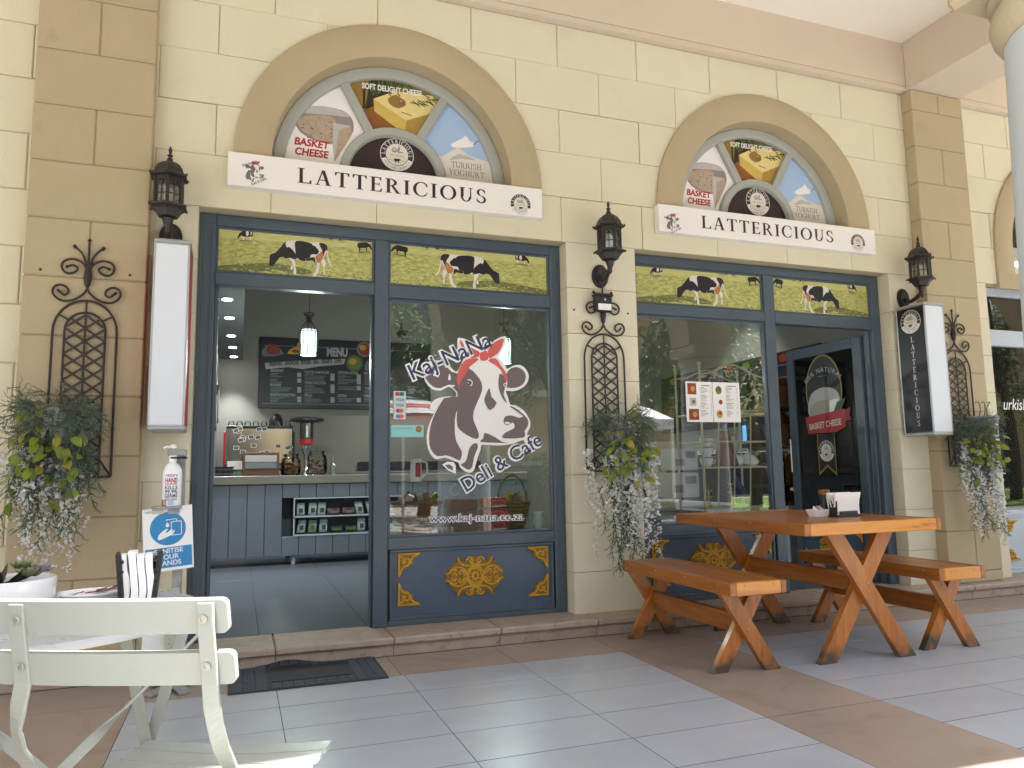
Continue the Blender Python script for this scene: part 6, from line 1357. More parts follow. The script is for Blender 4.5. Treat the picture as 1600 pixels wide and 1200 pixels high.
for i, (u, v0, v1, r_) in enumerate(((350, 722, 745, .075), (341, 728, 745, .06))):
    q = X_(u, 745, 3.62); t = thing('bowl_stack', (q[0], 3.66, CT), ('stack of dark bowls at the near end of the counter', 'dark pile of cups beside the stacked bowls')[i], 'bowls')
    for k in range(4): m = MB(); m.lathe([(r_*.5, .0), (r_*.9, .018), (r_, .030), (r_*.96, .030), (r_*.5, .008)], (q[0]+.02, 3.68, CT+.001+.021*k), pc('bowl_dark', '3B3E44', .3) if k % 2 else P_MGREY, 20); m.build('bowl', t, smooth=True)
# back counter, menu board, lamps
t = thing('back_counter', (1.6, 4.6, .1), 'dark back counter below the menu board', 'counter'); m = MB(); m.rbox(.1, 3.4, 4.5, 4.89, .1005, .95, M_COUNTER, .005); m.build('cabinet', t); m = MB(); m.rbox(.1, 3.4, 4.47, 4.89, .951, 1.0, M_CTOP, .004); m.build('worktop', t)
m = MB(); m.rbox(1.35, 2.9, 4.87, 4.898, 1.02, 1.12, P_BOARDD, .003); m.single('wall_strip', 'dark strip on the wall above the back counter', 'strip')
y = 4.86; q0, q1, q2 = X_(406, 526, y), X_(406.5, 636, y), X_(585, 640, y); bx0, bz1, bz0 = q0[0], q0[1], q2[1]; bx1 = bx0+2.05
t = thing('menu_board', ((bx0+bx1)/2, y, bz0), 'black menu board with pale lettering on the back wall', 'menu board')
m = MB(); m.rbox(bx0, bx1, y, y+.03, bz0, bz1, P_BOARDD, .004); m.build('board', t)
a = Art((0, y-.0006, 0), step=.0005); G = lambda u, v: X_(400+u*.13125, 510+v*.13125, y)
A, B = G(840, 350), G(1090, 352); hM = G(840, 245)[1]-A[1]; a.text('MENU', A[0], A[1], hM*1.35, P_CHALK, .05, fit=B[0]-A[0])
a.line([(bx0+.05, bz1-.10), (bx1-.05, bz1-.10)], .008, P_CHALKD); a.line([(bx0+.05, bz0+.055), (bx1-.05, bz0+.055)], .008, P_CHALKD)
a.mp = lambda p: G(*p); a.poly([(105, 435), (300, 420), (500, 405), (560, 412), (700, 395), (1065, 385), (1045, 450), (760, 475), (560, 508), (380, 485), (115, 510)], P_CHALK)
for pts, mm in (([(80, 270), (150, 215), (230, 225), (330, 330), (90, 360)], P_CHALKD), ([(130, 255), (190, 205), (260, 240), (290, 320), (140, 330)], P_FOODR), ([(380, 310), (430, 260), (540, 240), (700, 280), (680, 330), (400, 330)], P_FOODY), ([(420, 300), (460, 275), (520, 290), (500, 315)], P_FOODR), ([(490, 200), (540, 185), (545, 240), (495, 250)], P_ORANGE), ([(1310, 420), (1420, 360), (1430, 520), (1300, 525)], P_CHALKD)): a.poly(pts, mm, 2)
a.mp = None
for u, v, r_, m1, m2 in ((1290, 275, 82, P_CHALKD, P_FOODR), (1170, 440, 92, pc('plate_dark', '4A4C44'), P_FOODG)):
    q = G(u, v); a.ell(q[0], q[1], r_*.00115, r_*.00115, m1, 24); a.ell(q[0], q[1], r_*.0009, r_*.0009, m2, 18); a.ell(q[0]-.02, q[1]+.02, r_*.0005, r_*.0004, P_FOODY, 14)
for w_, u0, u1 in (('BREAKFAST', 160, 315), ('SANDWICHES', 345, 510), ('BURGERS', 540, 655), ('GRILL', 680, 750), ('DESSERTS', 778, 905), ('COFFEE', 930, 1018)):
    A, B = G(u0, 480-.048*u0), G(u1, 480-.048*u1); a.text(w_, A[0], A[1], .075, P_BOARDD, .03, math.degrees(math.atan2(B[1]-A[1], B[0]-A[0])), fit=math.hypot(B[0]-A[0], B[1]-A[1])); a.k -= 1
a.k += 2; a.inc = .05
for w_, u0, u1, v in (('BREAKFAST', 175, 330, 540), ('BURGERS', 168, 298, 710), ('SANDWICH SELECTION', 168, 465, 828), ('TOASTED SANDWICHES', 575, 870, 558), ('WORKS SELECTION', 578, 828, 685), ('GRILLS', 575, 668, 832), ('OPTIONAL EXTRAS', 975, 1212, 565), ('EXTRAS', 975, 1078, 840), ('MILKSHAKES', 1285, 1480, 572), ('TODDLERS', 1290, 1440, 752), ('DESSERTS', 1288, 1440, 840)):
    A, B = G(u0, v), G(u1, v); a.text(w_, A[0], A[1], .045, P_CHALK, .02, fit=B[0]-A[0])
rn = random.Random(4)
for u0, blocks, up in ((168, ((560, 600), (628, 670), (730, 790), (845, 900)), 490), (578, ((570, 650), (700, 790), (850, 910)), 885), (975, ((580, 690), (718, 755), (860, 910)), 1198), (1288, ((590, 700), (770, 800), (855, 905)), 1500)):
    for v0, v1 in blocks:
        v = v0
        while v < v1:
            L = rn.uniform(60, 270); A, B = G(u0, v), G(u0+L, v); a.rect(A[0], A[1]-.0045, B[0], A[1]+.0045, P_CHALKD); A, B = G(up, v), G(up+48, v); a.rect(A[0], A[1]-.008, B[0], A[1]+.008, P_CHALK); v += 17
a.build('lettering', t)
def pendant(u, v0, v1, y, label):
    x, z1 = X_(u, v0, y); z0 = X_(u, v1, y)[1]; r_ = .062; t = thing('pendant_lamp', (x, y, z0), label, 'pendant lamp', 'pendant lamps in the shop'); h = z1-z0; zs = z0+h*.60
    m = MB(); m.tube([(x, y, z1), (x+.01, y, z1+.3), (x, y, 3.299)], .003, M_BLACKP, 5); m.build('cord', t)
    m = MB(); m.lathe([(r_, z0), (r_, zs)], (x, y, 0), E_PEND, 28); m.build('glass_shade', t, smooth=True)
    m = MB()
    for i in range(22): a = i*2*math.pi/22; m.tube([(x+r_*1.01*math.cos(a), y+r_*1.01*math.sin(a), z0), (x+r_*1.01*math.cos(a), y+r_*1.01*math.sin(a), zs)], .0022, mat('shade_rib', '8FA8A0', .4), 4)
    m.build('shade_rib', t)
    m = MB()
    for i in range(14):
        a = i*2*math.pi/14; m.tube([(x+q*math.cos(a), y+q*math.sin(a), z0+h*f_) for q, f_ in ((.045, 1.0), (.024, .93), (.016, .87), (.022, .80), (.05, .68), (.073, .56), (.078, .40), (.072, .2), (.064, .0))], .003, M_IRON, 4)
    for q, f_ in ((.046, 1.0), (.017, .87), (.074, .56), (.064, .005)): m.tube([(x+q*math.cos(i*.3491), y+q*math.sin(i*.3491), z0+h*f_) for i in range(18)], .0035, M_IRON, 4, True)
    m.build('wire_cage', t, smooth=True)
    L = bpy.data.lights.new('pendant_bulb', 'POINT'); L.energy = 8; L.color = (.85, 1, .93); L.shadow_soft_size = .05; o = bpy.data.objects.new('pendant_bulb', L); COL.objects.link(o); o.location = (x, y, z0-.06)
pendant(483, 490, 555, 2.0, 'caged glass pendant lamp hanging in the open doorway'); pendant(787, 505, 568, 2.0, 'caged glass pendant lamp seen through the sticker window'); pendant(1275, 546, 600, 2.4, 'caged glass pendant lamp seen through the swung door')
for i, y in enumerate((1.70, 2.42, 3.28, 3.97, 4.62)):
    x = -.112+.008*i; t = thing('downlight', (x, y, 2.31), 'round downlight in the dropped soffit, %s of the row' % ('nearest', 'second', 'third', 'fourth', 'farthest')[i], 'downlight', 'downlights in the soffit')
    m = MB(); m.lathe([(.048, 2.306), (.048, 2.3145)], (x, y, 0), M_STEEL, 20); m.build('trim_ring', t); m = MB(); m.lathe([(.036, 2.3035), (.036, 2.3055)], (x, y, 0), E_DOWN, 20); m.build('lamp', t)
    L = bpy.data.lights.new('downlight_beam', 'SPOT'); L.energy = 22; L.spot_size = R_(80); L.spot_blend = .6; L.color = (.94, .98, 1); L.shadow_soft_size = .04; o = bpy.data.objects.new('downlight_beam', L); COL.objects.link(o); o.location = (x, y, 2.295)
for i, (x, y) in enumerate(((1.25, 2.6), (2.0, 4.1), (3.0, 2.8), (4.1, 3.6), (4.9, 2.7))):  # high-ceiling downlights added to brighten the dark shop interior
    t = thing('downlight', (x, y, 3.3), 'added ceiling downlight in the high shop ceiling, %s' % ('by the menu board', 'over the counter', 'behind the shelf rack', 'by the fridge', 'over the fridge counter')[i], 'downlight'); m = MB(); m.lathe([(.05, 3.29), (.05, 3.2995)], (x, y, 0), M_STEEL, 16); m.build('trim_ring', t); m = MB(); m.lathe([(.038, 3.287), (.038, 3.2895)], (x, y, 0), E_DOWN, 16); m.build('lamp', t)
    L = bpy.data.lights.new('downlight_beam', 'SPOT'); L.energy = 40; L.spot_size = R_(84); L.spot_blend = .6; L.color = (1, .98, .94); L.shadow_soft_size = .05; o = bpy.data.objects.new('downlight_beam', L); COL.objects.link(o); o.location = (x, y, 3.28)
for i in range(6):
    y = 1.0+.62*i; z = (1.62, 1.78, 1.55, 1.75, 1.6, 1.72)[i]; t = thing('framed_picture', (-.235, y, z), 'small dark framed picture on the side wall, number %s from the doorway' % ('one', 'two', 'three', 'four', 'five', 'six')[i], 'picture', 'pictures on the side wall')
    m = MB(); m.rbox(-.242, -.212, y-.15, y+.15, z-.19, z+.19, P_BLACK, .004); m.build('frame', t); m = MB(); m.box(-.2118, -.210, y-.11, y+.11, z-.15, z+.15, P_LGREY); m.build('print', t)
t = thing('wall_decal', (1.0, 4.895, 1.9), 'dark coffee cup decal on the back wall', 'decal'); g = lambda u, v: px(580+u*.2, 450+v*.2, 4.895)
for nm, pts in (('cup', [(198, 330), (272, 330), (268, 370), (250, 382), (220, 382), (202, 365)]), ('saucer', [(190, 388), (280, 388), (262, 394), (206, 394)]), ('handle', [(272, 335), (290, 340), (284, 362), (266, 368), (268, 360), (279, 356), (281, 346), (272, 343)]), ('steam', [(225, 318), (232, 300), (226, 285), (234, 270), (240, 285), (236, 300), (246, 310), (238, 322)])):
    a = Art((0, 4.8985, 0), step=.0005); a.poly([g(*p) for p in pts], P_BLACK, 2); a.build(nm, t)
# ------------------------------------------------------------------ goods in the sticker window
t = thing('display_bench', (1.35, .5, .1), 'dark low display bench inside the sticker window', 'bench'); m = MB(); m.rbox(.84, 1.86, .20, .85, .1005, .585, M_COUNTER, .004); m.build('plinth', t)
MW = mat('wicker', '7A4F30', .7, var=.35, vs=50, bump=.5, bs=90); MW2 = mat('wicker_gold', '8A6030', .7, var=.35, vs=50, bump=.5, bs=90); BZ = .5855
def basket(x, y, r0, r1, h, mm, label, handle, fill):
    t = thing('gift_basket', (x, y, BZ), label, 'basket', 'baskets in the sticker window'); m = MB(); n = 7
    for k in range(n+1): f_ = k/n; r_ = r0+(r1-r0)*f_**.8; m.tube([(x+r_*(1+.03*(i % 2))*math.cos(i*.1745), y+r_*.8*(1+.03*(i % 2))*math.sin(i*.1745), BZ+.006+h*f_) for i in range(36)], h/n*.46, mm, 5, True)
    for i in range(18): a = i*.349; m.tube([(x+r0*math.cos(a), y+r0*.8*math.sin(a), BZ+.002), (x+r1*1.02*math.cos(a), y+r1*.82*math.sin(a), BZ+h+.008)], .004, mm, 4)
    m.lathe([(r0, .001), (r0*.9, .004)], (x, y, BZ), mm, 20); m.build('wicker_body', t, smooth=True)
    if handle: m = MB(); m.tube([(x+r1*.9*math.cos(a), y, BZ+h*.95+handle*math.sin(a)) for a in [math.pi*i/16 for i in range(17)]], .0075, mm, 6); m.build('handle', t, smooth=True)
    rn = random.Random(int(x*1000)); m = MB()
    for i in range(fill):
        a = rn.uniform(0, 6.28); q = r1*.85*math.sqrt(rn.random()); c = Vector((x+q*math.cos(a), y+q*.7*math.sin(a), BZ+h*rn.uniform(.85, 1.15))); d = Vector((rn.gauss(0, .6), rn.gauss(0, .6), 1)).normalized(); m.beam(c, c+d*rn.uniform(.03, .08), rn.uniform(.02, .045), rn.uniform(.006, .03), rn.choice((P_OLIVE, P_BOARD, P_LGREY, P_FOODY, P_FOODG, P_PASTE)), (rn.random(), rn.random(), .2))
    m.build('contents', t)
basket(1.09, .52, .085, .155, .19, MW, 'round brown wicker gift basket next to the stacked wicker boxes', 0, 26); basket(1.78, .62, .075, .12, .17, MW2, 'golden wicker basket with a tall hoop handle', .20, 30)
t = thing('jug', (1.16, .40, .80), 'pale jug with a looped handle over the wicker basket', 'jug'); q = px(651, 728, .45); m = MB(); m.lathe([(.035, q[1]-.10), (.04, q[1]-.06), (.034, q[1]+.02), (.038, q[1]+.045)], (q[0], .47, 0), M_PAPER, 18); m.build('body', t, smooth=True); m = MB(); m.tube([(q[0]+.036, .47, q[1]+.03), (q[0]+.07, .47, q[1]+.02), (q[0]+.075, .47, q[1]-.04), (q[0]+.036, .47, q[1]-.08)], .007, M_WHITE, 6); m.build('handle', t, smooth=True); m = MB(); m.rbox(q[0]-.012, q[0]+.02, .425, .432, q[1]-.07, q[1]+.02, P_RED, .001); m.build('band', t)
for k in range(3):
    z = BZ+.0005+.072*k; t = thing('wicker_box', (1.375, .5, z), 'brown wicker box, %s of the stack' % ('lowest', 'middle', 'topmost')[k], 'box', 'stacked wicker boxes'); m = MB(); m.rbox(1.29, 1.47, .42, .60, z, z+.07, MW, .006)
    for j in range(6): m.beam((1.288, .418, z+.01+.010*j), (1.472, .418, z+.01+.010*j), .004, .006, MW)
    m.build('box', t)
m = MB(); m.tube([(1.315+.03*math.cos(i*.3), .43, .86+.035*math.sin(i*.3)) for i in range(21)], .003, M_STEEL, 5); m.single('wire_ring', 'thin wire ring on the stacked wicker boxes', 'ring')
for k in range(3):
    z = BZ+.0005+.074*k; t = thing('red_packet', (1.60, .48, z), 'glossy red packet with yellow edge, %s of the pile' % ('bottom', 'middle', 'top')[k], 'packet', 'red packets in the window'); m = MB(); m.rbox(1.51+.004*k, 1.69-.01*k, .43, .55, z, z+.068, P_RED, .008); m.build('wrapper', t)
    m = MB(); m.rbox(1.508, 1.53, .428, .429, z+.004, z+.064, P_FOODY, .0004); m.ell = None; m.build('edge', t); a = Art((1.61, .4292, z+.035), step=.0003); a.ell(0, 0, .055, .020, P_CORAL, 20); a.ell(0, 0, .046, .014, P_RED, 20); a.line([(-.04, -.024), (.06, -.02)], .006, P_WHITE); a.build('print', t)
m = MB(); q = px(846, 800, .42); m.lathe([(.03, .001), (.042, .05), (.03, .10), (.036, .115)], (q[0]-.02, .42, BZ), M_PAPER, 16); m.single('cream_vase', 'cream vase before the golden wicker basket', 'vase', smooth=True)
for i in range(3): q = px(688+9*i, 824, .36); m = MB(); m.rbox(q[0]-.012, q[0]+.012, .35, .375, BZ+.0005, BZ+.03, P_PASTE, .003); m.rbox(q[0]-.008, q[0]+.008, .352, .372, BZ+.0305, BZ+.045, P_LGREY, .002); m.single('small_jar', 'tiny jar, %s between the two stacks in the window' % ('first', 'second', 'third')[i], 'jar', 'tiny jars in the window')
# ------------------------------------------------------------------ cream wire rack and goods in the other window
M_RACK = mat('cream_wire', 'C9BFA0', .5, var=.08, vs=20); RY = .62
t = thing('wire_rack', (3.6, RY, .1), 'cream wire display rack with leaf scrolls behind the picnic table window', 'rack'); g = lambda u, v, y=RY: (lambda q: (q[0], y, q[1]))(px(1060+u*.2166, 560+v*.2166, y))
xL, xR = g(160, 300)[0], g(625, 300)[0]; RD = .34
m = MB()
for y in (RY, RY+RD):
    for x in (xL, xR): m.tube([(x, y, .1005), (x, y, g(160, 70)[2])], .009, M_RACK, 8); m.lathe([(.004, 0), (.014, .012), (.010, .03), (.016, .045), (.003, .065)], (x, y, g(160, 75)[2]), M_RACK, 8)
m.build('post', t, smooth=True)
m = MB()
for u in (290, 405, 520): m.tube([g(u, 395), g(u, 1090)], .006, M_RACK, 6)
for y in (RY, RY+RD):
    z1 = g(385, 45)[2]; m.tube(catmull([(xL, y, g(0, 105)[2]), (xL*.82+xR*.18, y, g(0, 92)[2]), (xL*.5+xR*.5, y, z1), (xL*.18+xR*.82, y, g(0, 95)[2]), (xR, y, g(0, 122)[2])], 6), .008, M_RACK, 6)
m.build('front_bar', t, smooth=True)
for v in (395, 600, 790, 1085):
    m = MB(); z = g(160, v)[2]
    m.tube([(xL, RY, z), (xR, RY, z), (xR, RY+RD, z), (xL, RY+RD, z)], .007, M_RACK, 6, True)
    for i in range(9): x = xL+(xR-xL)*(i+.5)/9; m.tube([(x, RY, z), (x, RY+RD, z)], .0025, M_RACK, 4)
    m.build('shelf', t)
m = MB()
for s in (-1, 1):
    cx_ = (xL+xR)/2; q = lambda a, b: (cx_+s*a, RY, g(385, b)[2])
    m.tube(catmull([q(.0, 110), q(.03, 135), q(.055, 120), q(.05, 95), q(.03, 100)], 4), .005, M_RACK, 5); m.tube(catmull([q(.02, 75), q(.10, 60), q(.16, 100), q(.16, 150)], 4), .005, M_RACK, 5)
    m.tube(catmull([q(.10, 380), q(.13, 310), (cx_+s*.18, RY, g(385, 250)[2]), (cx_+s*.22, RY, g(385, 160)[2])], 4), .004, M_RACK, 5)
rn = random.Random(30)
for u, v in ((455, 280), (548, 245), (455, 200), (545, 130), (590, 190), (500, 300), (575, 285), (490, 330), (560, 350), (300, 130), (230, 140), (180, 130), (530, 190), (455, 325), (470, 145)):
    c = Vector(g(u, v)); a = rn.uniform(0, 6.28); d = Vector((math.cos(a), -.15, math.sin(a)))*rn.uniform(.022, .04); w_ = Vector((-d.z, 0, d.x))*.38; m.add([c-d, c-d*.2+w_, c+d, c-d*.2-w_, c+Vector((0, .006, 0))], [(0, 1, 4), (1, 2, 4), (2, 3, 4), (3, 0, 4)], M_RACK)
    m.tube([c-d, c-d*1.8+Vector((0, 0, -.01))], .003, M_RACK, 4)
for i in range(5): a = i*1.2566; c = Vector(g(548, 245)); d = Vector((math.cos(a), -.1, math.sin(a)))*.035; w_ = Vector((-d.z, 0, d.x))*.5; m.add([c, c+d*.6+w_, c+d, c+d*.6-w_], [(0, 1, 2, 3)], M_RACK)
m.build('leaf_scrollwork', t, smooth=True)
zs = g(160, 790)[2]+.008; zs2 = g(160, 395)[2]+.008
for k in range(3):
    q = g(205, 775-62*k, RY+.08); t = thing('tea_cup', (q[0], q[1], zs+.075*k), 'white tea cup, %s of the stack on the wire rack' % ('lowest', 'middle', 'topmost')[k], 'cup', 'stacked tea cups'); m = MB(); m.lathe([(.03, 0), (.034, .004), (.05, .03), (.056, .065), (.053, .065), (.03, .008)], (q[0], q[1], zs+.001+.078*k), M_WHITE, 20); m.build('bowl', t, smooth=True); m = MB(); m.lathe([(.03, 0), (.075, .010), (.073, .012), (.03, .004)], (q[0], q[1], zs+.0005+.078*k+.066), M_WHITE, 20); m.build('saucer', t, smooth=True); m = MB(); m.tube([(q[0]+.052, q[1], zs+.055+.078*k), (q[0]+.08, q[1], zs+.05+.078*k), (q[0]+.07, q[1], zs+.025+.078*k), (q[0]+.042, q[1], zs+.02+.078*k)], .004, M_WHITE, 5); m.build('handle', t, smooth=True)
q = g(345, 790, RY+.12); t = thing('copper_pot', (q[0], q[1], zs), 'tall brown tapering coffee pot on the wire rack', 'coffee pot'); MC = mat('copper', '7A4430', .35, metal=.5, var=.15, vs=15); m = MB(); m.lathe([(.098, .001), (.10, .01), (.075, .10), (.045, .22), (.030, .27), (.034, .28)], (q[0], q[1], zs), MC, 26); m.build('body', t, smooth=True); m = MB(); m.lathe([(.036, .281), (.03, .30), (.012, .315), (.014, .33), (.002, .34)], (q[0], q[1], zs), M_STEEL, 18); m.build('lid', t, smooth=True); m = MB(); m.tube(catmull([(q[0]+.04, q[1], zs+.25), (q[0]+.10, q[1], zs+.24), (q[0]+.12, q[1], zs+.14), (q[0]+.085, q[1], zs+.08)], 5), .008, M_STEEL, 6); m.build('handle', t, smooth=True)
for u, nm, s in ((505, 'white domed teapot on the wire rack', 1.0), (420, 'smaller pale pot behind the domed teapot', .7)):
    q = g(u, 785, RY+.14); t = thing('teapot', (q[0], q[1], zs), nm, 'teapot', 'pots on the wire rack'); m = MB(); m.lathe([(.05*s, .001), (.08*s, .02), (.085*s, .045), (.06*s, .08), (.02*s, .10)], (q[0], q[1], zs), M_WHITE, 22); m.build('body', t, smooth=True); m = MB(); m.lathe([(.018*s, .1), (.008*s, .11), (.012*s, .125), (.002, .145)], (q[0], q[1], zs), M_WHITE, 12); m.build('lid', t, smooth=True); m = MB(); m.lathe([(.04*s, .0), (.11*s, .006), (.112*s, .009)], (q[0], q[1], zs-.004), M_WHITE, 22); m.build('saucer', t, smooth=True)
q = g(490, 385, RY+.1); m = MB(); m.lathe([(.03, 0), (.10, .02), (.098, .023), (.03, .006)], (q[0], q[1], zs2), M_WHITE, 24); m.single('white_dish', 'shallow white dish on the upper shelf of the wire rack', 'dish', smooth=True)
for u, v, nm in ((390, 1085, 'gilt flower ornament standing in the wire rack'), (222, 1085, 'small gilt figure at the foot of the wire rack')):
    q = g(u, v, RY+.1); z = g(160, 1085)[2]+.006; t = thing('gilt_ornament', (q[0], q[1], z), nm, 'ornament', 'gilt ornaments'); m = MB(); m.lathe([(.03, .0005), (.02, .02), (.006, .04), (.006, .15)], (q[0], q[1], z), M_GOLD, 10)
    m.build('stem', t, smooth=True); m = MB()
    for zz in ((.09, .16) if u > 300 else (.06, .11)):
        for i in range(10): a = i*.628; blade(m, (q[0], q[1], z+zz), (math.cos(a), math.sin(a), .6), .045, .009, M_GOLD)
    m.build('petal', t)
t = thing('furled_parasol', (3.9, .8, .1), 'furled blue umbrella leaning behind the wire rack', 'umbrella'); A, B = Vector(g(365, 790, RY+.2)), Vector(g(545, 1090, RY+.2)); m = MB(); m.tube([A, A.lerp(B, .3), B], [.012, .025, .022], P_NAVY, 8); m.build('canopy', t, smooth=True); m = MB(); m.tube([B, B+(B-A)*.25], .006, M_STEEL, 6); m.build('shaft', t)
for i, (u0, u1, v0, v1, y) in enumerate(((1052, 1090, 700, 735, .55), (1050, 1092, 738, 778, .53), (1030, 1052, 690, 800, .75))):
    a0, a1 = px(u0, v1, y), px(u1, v0, y); t = thing('carton', ((a0[0]+a1[0])/2, y, a0[1]), 'pale printed carton, %s in the window behind the hanging plant' % ('upper', 'lower', 'tall one')[i], 'carton', 'cartons in the window'); m = MB(); m.rbox(a0[0], a1[0], y, y+.18, a0[1], a1[1], pc('carton', 'A9ABAD') if i < 2 else P_LGREY, .004); m.build('carton', t); a = Art((a0[0], y-.0005, a0[1]), step=.0004); w_, h_ = a1[0]-a0[0], a1[1]-a0[1]; a.rect(w_*.5, h_*.55, w_*.9, h_*.85, P_NAVY); a.rect(w_*.08, h_*.2, w_*.45, h_*.5, P_MGREY); a.rect(w_*.55, h_*.1, w_*.92, h_*.35, P_LGREY); a.build('print', t)
t = thing('display_bench', (3.0, .6, .1), 'dark low display bench inside the wire rack window', 'bench'); m = MB(); m.rbox(2.50, xL-.03, .25, .95, .1005, px(1060, 802, .5)[1], M_COUNTER, .004); m.build('plinth', t)
# menu sheet on the glass
SHY = .112; c = [px(u, v, SHY) for u, v in ((1071.5, 594), (1156, 600), (1157, 661), (1073, 658))]; t = thing('menu_sheet', ((c[0][0]+c[1][0])/2, SHY, c[3][1]), 'two page printed menu sheet on the window behind the picnic table', 'menu'); m = MB(); x0, x1, z0, z1 = (c[0][0]+c[3][0])/2, (c[1][0]+c[2][0])/2, (c[2][1]+c[3][1])/2, (c[0][1]+c[1][1])/2; mid = (x0+x1)/2-.005
m.rbox(x0, mid-.002, SHY, SHY+.004, z0, z1, M_PAPER, .001); m.rbox(mid+.002, x1, SHY, SHY+.004, z0, z1, M_PAPER, .001); m.build('page', t)
a = Art((x0, SHY-.0003, z0), step=.00025); W_, H_ = x1-x0, z1-z0; rn = random.Random(14)
for u, v, w_, h_, mm in ((.03, .68, .16, .28, P_FOODR), (.06, .40, .12, .2, P_LGREY), (.04, .05, .18, .27, P_FOODR)): a.rect(u*W_, v*H_, (u+w_)*W_, (v+h_)*H_, mm); a.ell((u+w_*.6)*W_, (v+h_*.5)*H_, w_*W_*.25, h_*H_*.25, P_FOODY if u < .05 else P_MAUVE, 12)
for u, v, r_, mm in ((.60, .80, .055, P_FOODG), (.63, .50, .032, P_FOODR), (.60, .20, .055, P_FOODY)): a.ell(u*W_, v*H_, r_*W_*1.05, r_*W_*1.2, mm, 20); a.ell((u+.01)*W_, (v+.02)*H_, r_*W_*.6, r_*W_*.55, P_FOODR, 14)
a.inc = .05
for u0, u1 in ((.26, .46), (.73, .95)):
    a.rect((u0+.02)*W_, .895*H_, (u1-.02)*W_, .915*H_, P_MGREY)
    for i in range(24):
        v = .85-.032*i
        if i % 6 == 5: continue
        a.rect(u0*W_, v*H_, (u0+rn.uniform(.06, .15))*W_, (v+.012)*H_, P_CHALK if i % 6 else P_MGREY); a.rect((u1-.02)*W_, v*H_, u1*W_, (v+.012)*H_, P_CHALK)
a.build('print', t)
# ------------------------------------------------------------------ deeper things behind the right doorway
t = thing('fridge_counter', (5.0, 2.2, .1), 'dark glass fronted fridge counter behind the swung door', 'fridge'); m = MB(); m.rbox(4.75, 5.43, 1.4, 4.2, .1005, .62, M_PALEFRAME, .006); m.rbox(4.75, 5.43, 1.4, 4.2, 1.13, 1.17, M_PALEFRAME, .004); m.build('cabinet', t); m = MB(); m.box(4.76, 4.766, 1.42, 4.18, .621, 1.129, G_CLR); m.build('glass_front', t); m = MB(); m.rbox(4.78, 4.80, 1.5, 4.1, 1.10, 1.125, E_TUBE, .003); m.build('strip_light', t)
for i in range(12): m = MB(); y = 1.6+.2*i; m.rbox(4.9, 5.2, y, y+.14, .6205, .70+.03*(i % 3), (P_OFF, P_CHEESE, P_LGREY, P_CHEESEF)[i % 4], .01); m.single('cheese_block', 'wrapped cheese block in the fridge counter, %s from the street' % ORD[i], 'cheese', 'cheese blocks in the fridge')
t = thing('till', (5.05, 2.0, 1.171), 'till with a small blue lit screen on the fridge counter', 'till'); m = MB(); m.rbox(4.86, 5.16, 1.9, 2.2, 1.1705, 1.22, M_BLACKP, .006); m.build('base', t); m = MB(); m.rbox(4.90, 4.93, 1.86, 2.22, 1.23, 1.43, M_BLACKP, .006); m.build('monitor', t); m = MB(); m.box(4.897, 4.8995, 1.88, 2.20, 1.25, 1.41, E_SCREEN); m.build('screen', t)
t = thing('wall_board', (5.44, 3.0, 1.5), 'black board of products on the side wall behind the swung door', 'board'); m = MB(); m.rbox(5.41, 5.448, 1.6, 4.6, 1.45, 2.2, P_BOARDD, .004); m.build('board', t); a = Art((5.4085, 4.5, 1.45), ex=(0, -1, 0), n=(-1, 0, 0), step=.0005); a.inc = .05
for i in range(9):
    for j in range(5): a.rect(.1+.31*i, .08+.13*j, .3+.31*i, .09+.13*j, P_CHALKD)
    a.ell(.2+.31*i, .68, .07, .045, (P_FOODY, P_FOODR, P_FOODG)[i % 3], 12)
a.build('print', t)
for i in range(4):
    z = .45+.36*i; q = px(1216, 690, 1.6); m = MB(); t = thing('bread_basket', (q[0], 1.6, z), 'brown woven basket, %s on the stand between the window and the swung door' % ('lowest', 'second', 'third', 'topmost')[i], 'basket', 'baskets on the bread stand')
    m.lathe([(.12, .0), (.19, .20), (.20, .21), (.17, .205), (.10, .02)], (q[0]+.05, 1.6, z), MW, 20); m.build('basket', t, smooth=True); m = MB()
    for k in range(5): m.lathe([(.02, -.09), (.045, -.04), (.048, .04), (.02, .09)], (q[0]-.03+.04*k, 1.52+.03*k, z+.22), MCK, 10, (.5, .2, .6))
    m.build('loaf', t, smooth=True)
q = px(1216, 690, 1.6); m = MB(); m.rbox(q[0]-.18, q[0]+.28, 1.80, 1.84, .1005, 1.8, M_BLACKP, .004)
for i in range(4): m.rbox(q[0]-.17, q[0]+.27, 1.40, 1.799, .425+.36*i, .448+.36*i, M_BLACKP, .004)
m.single('bread_stand', 'dark shelf stand carrying the woven bread baskets', 'stand')

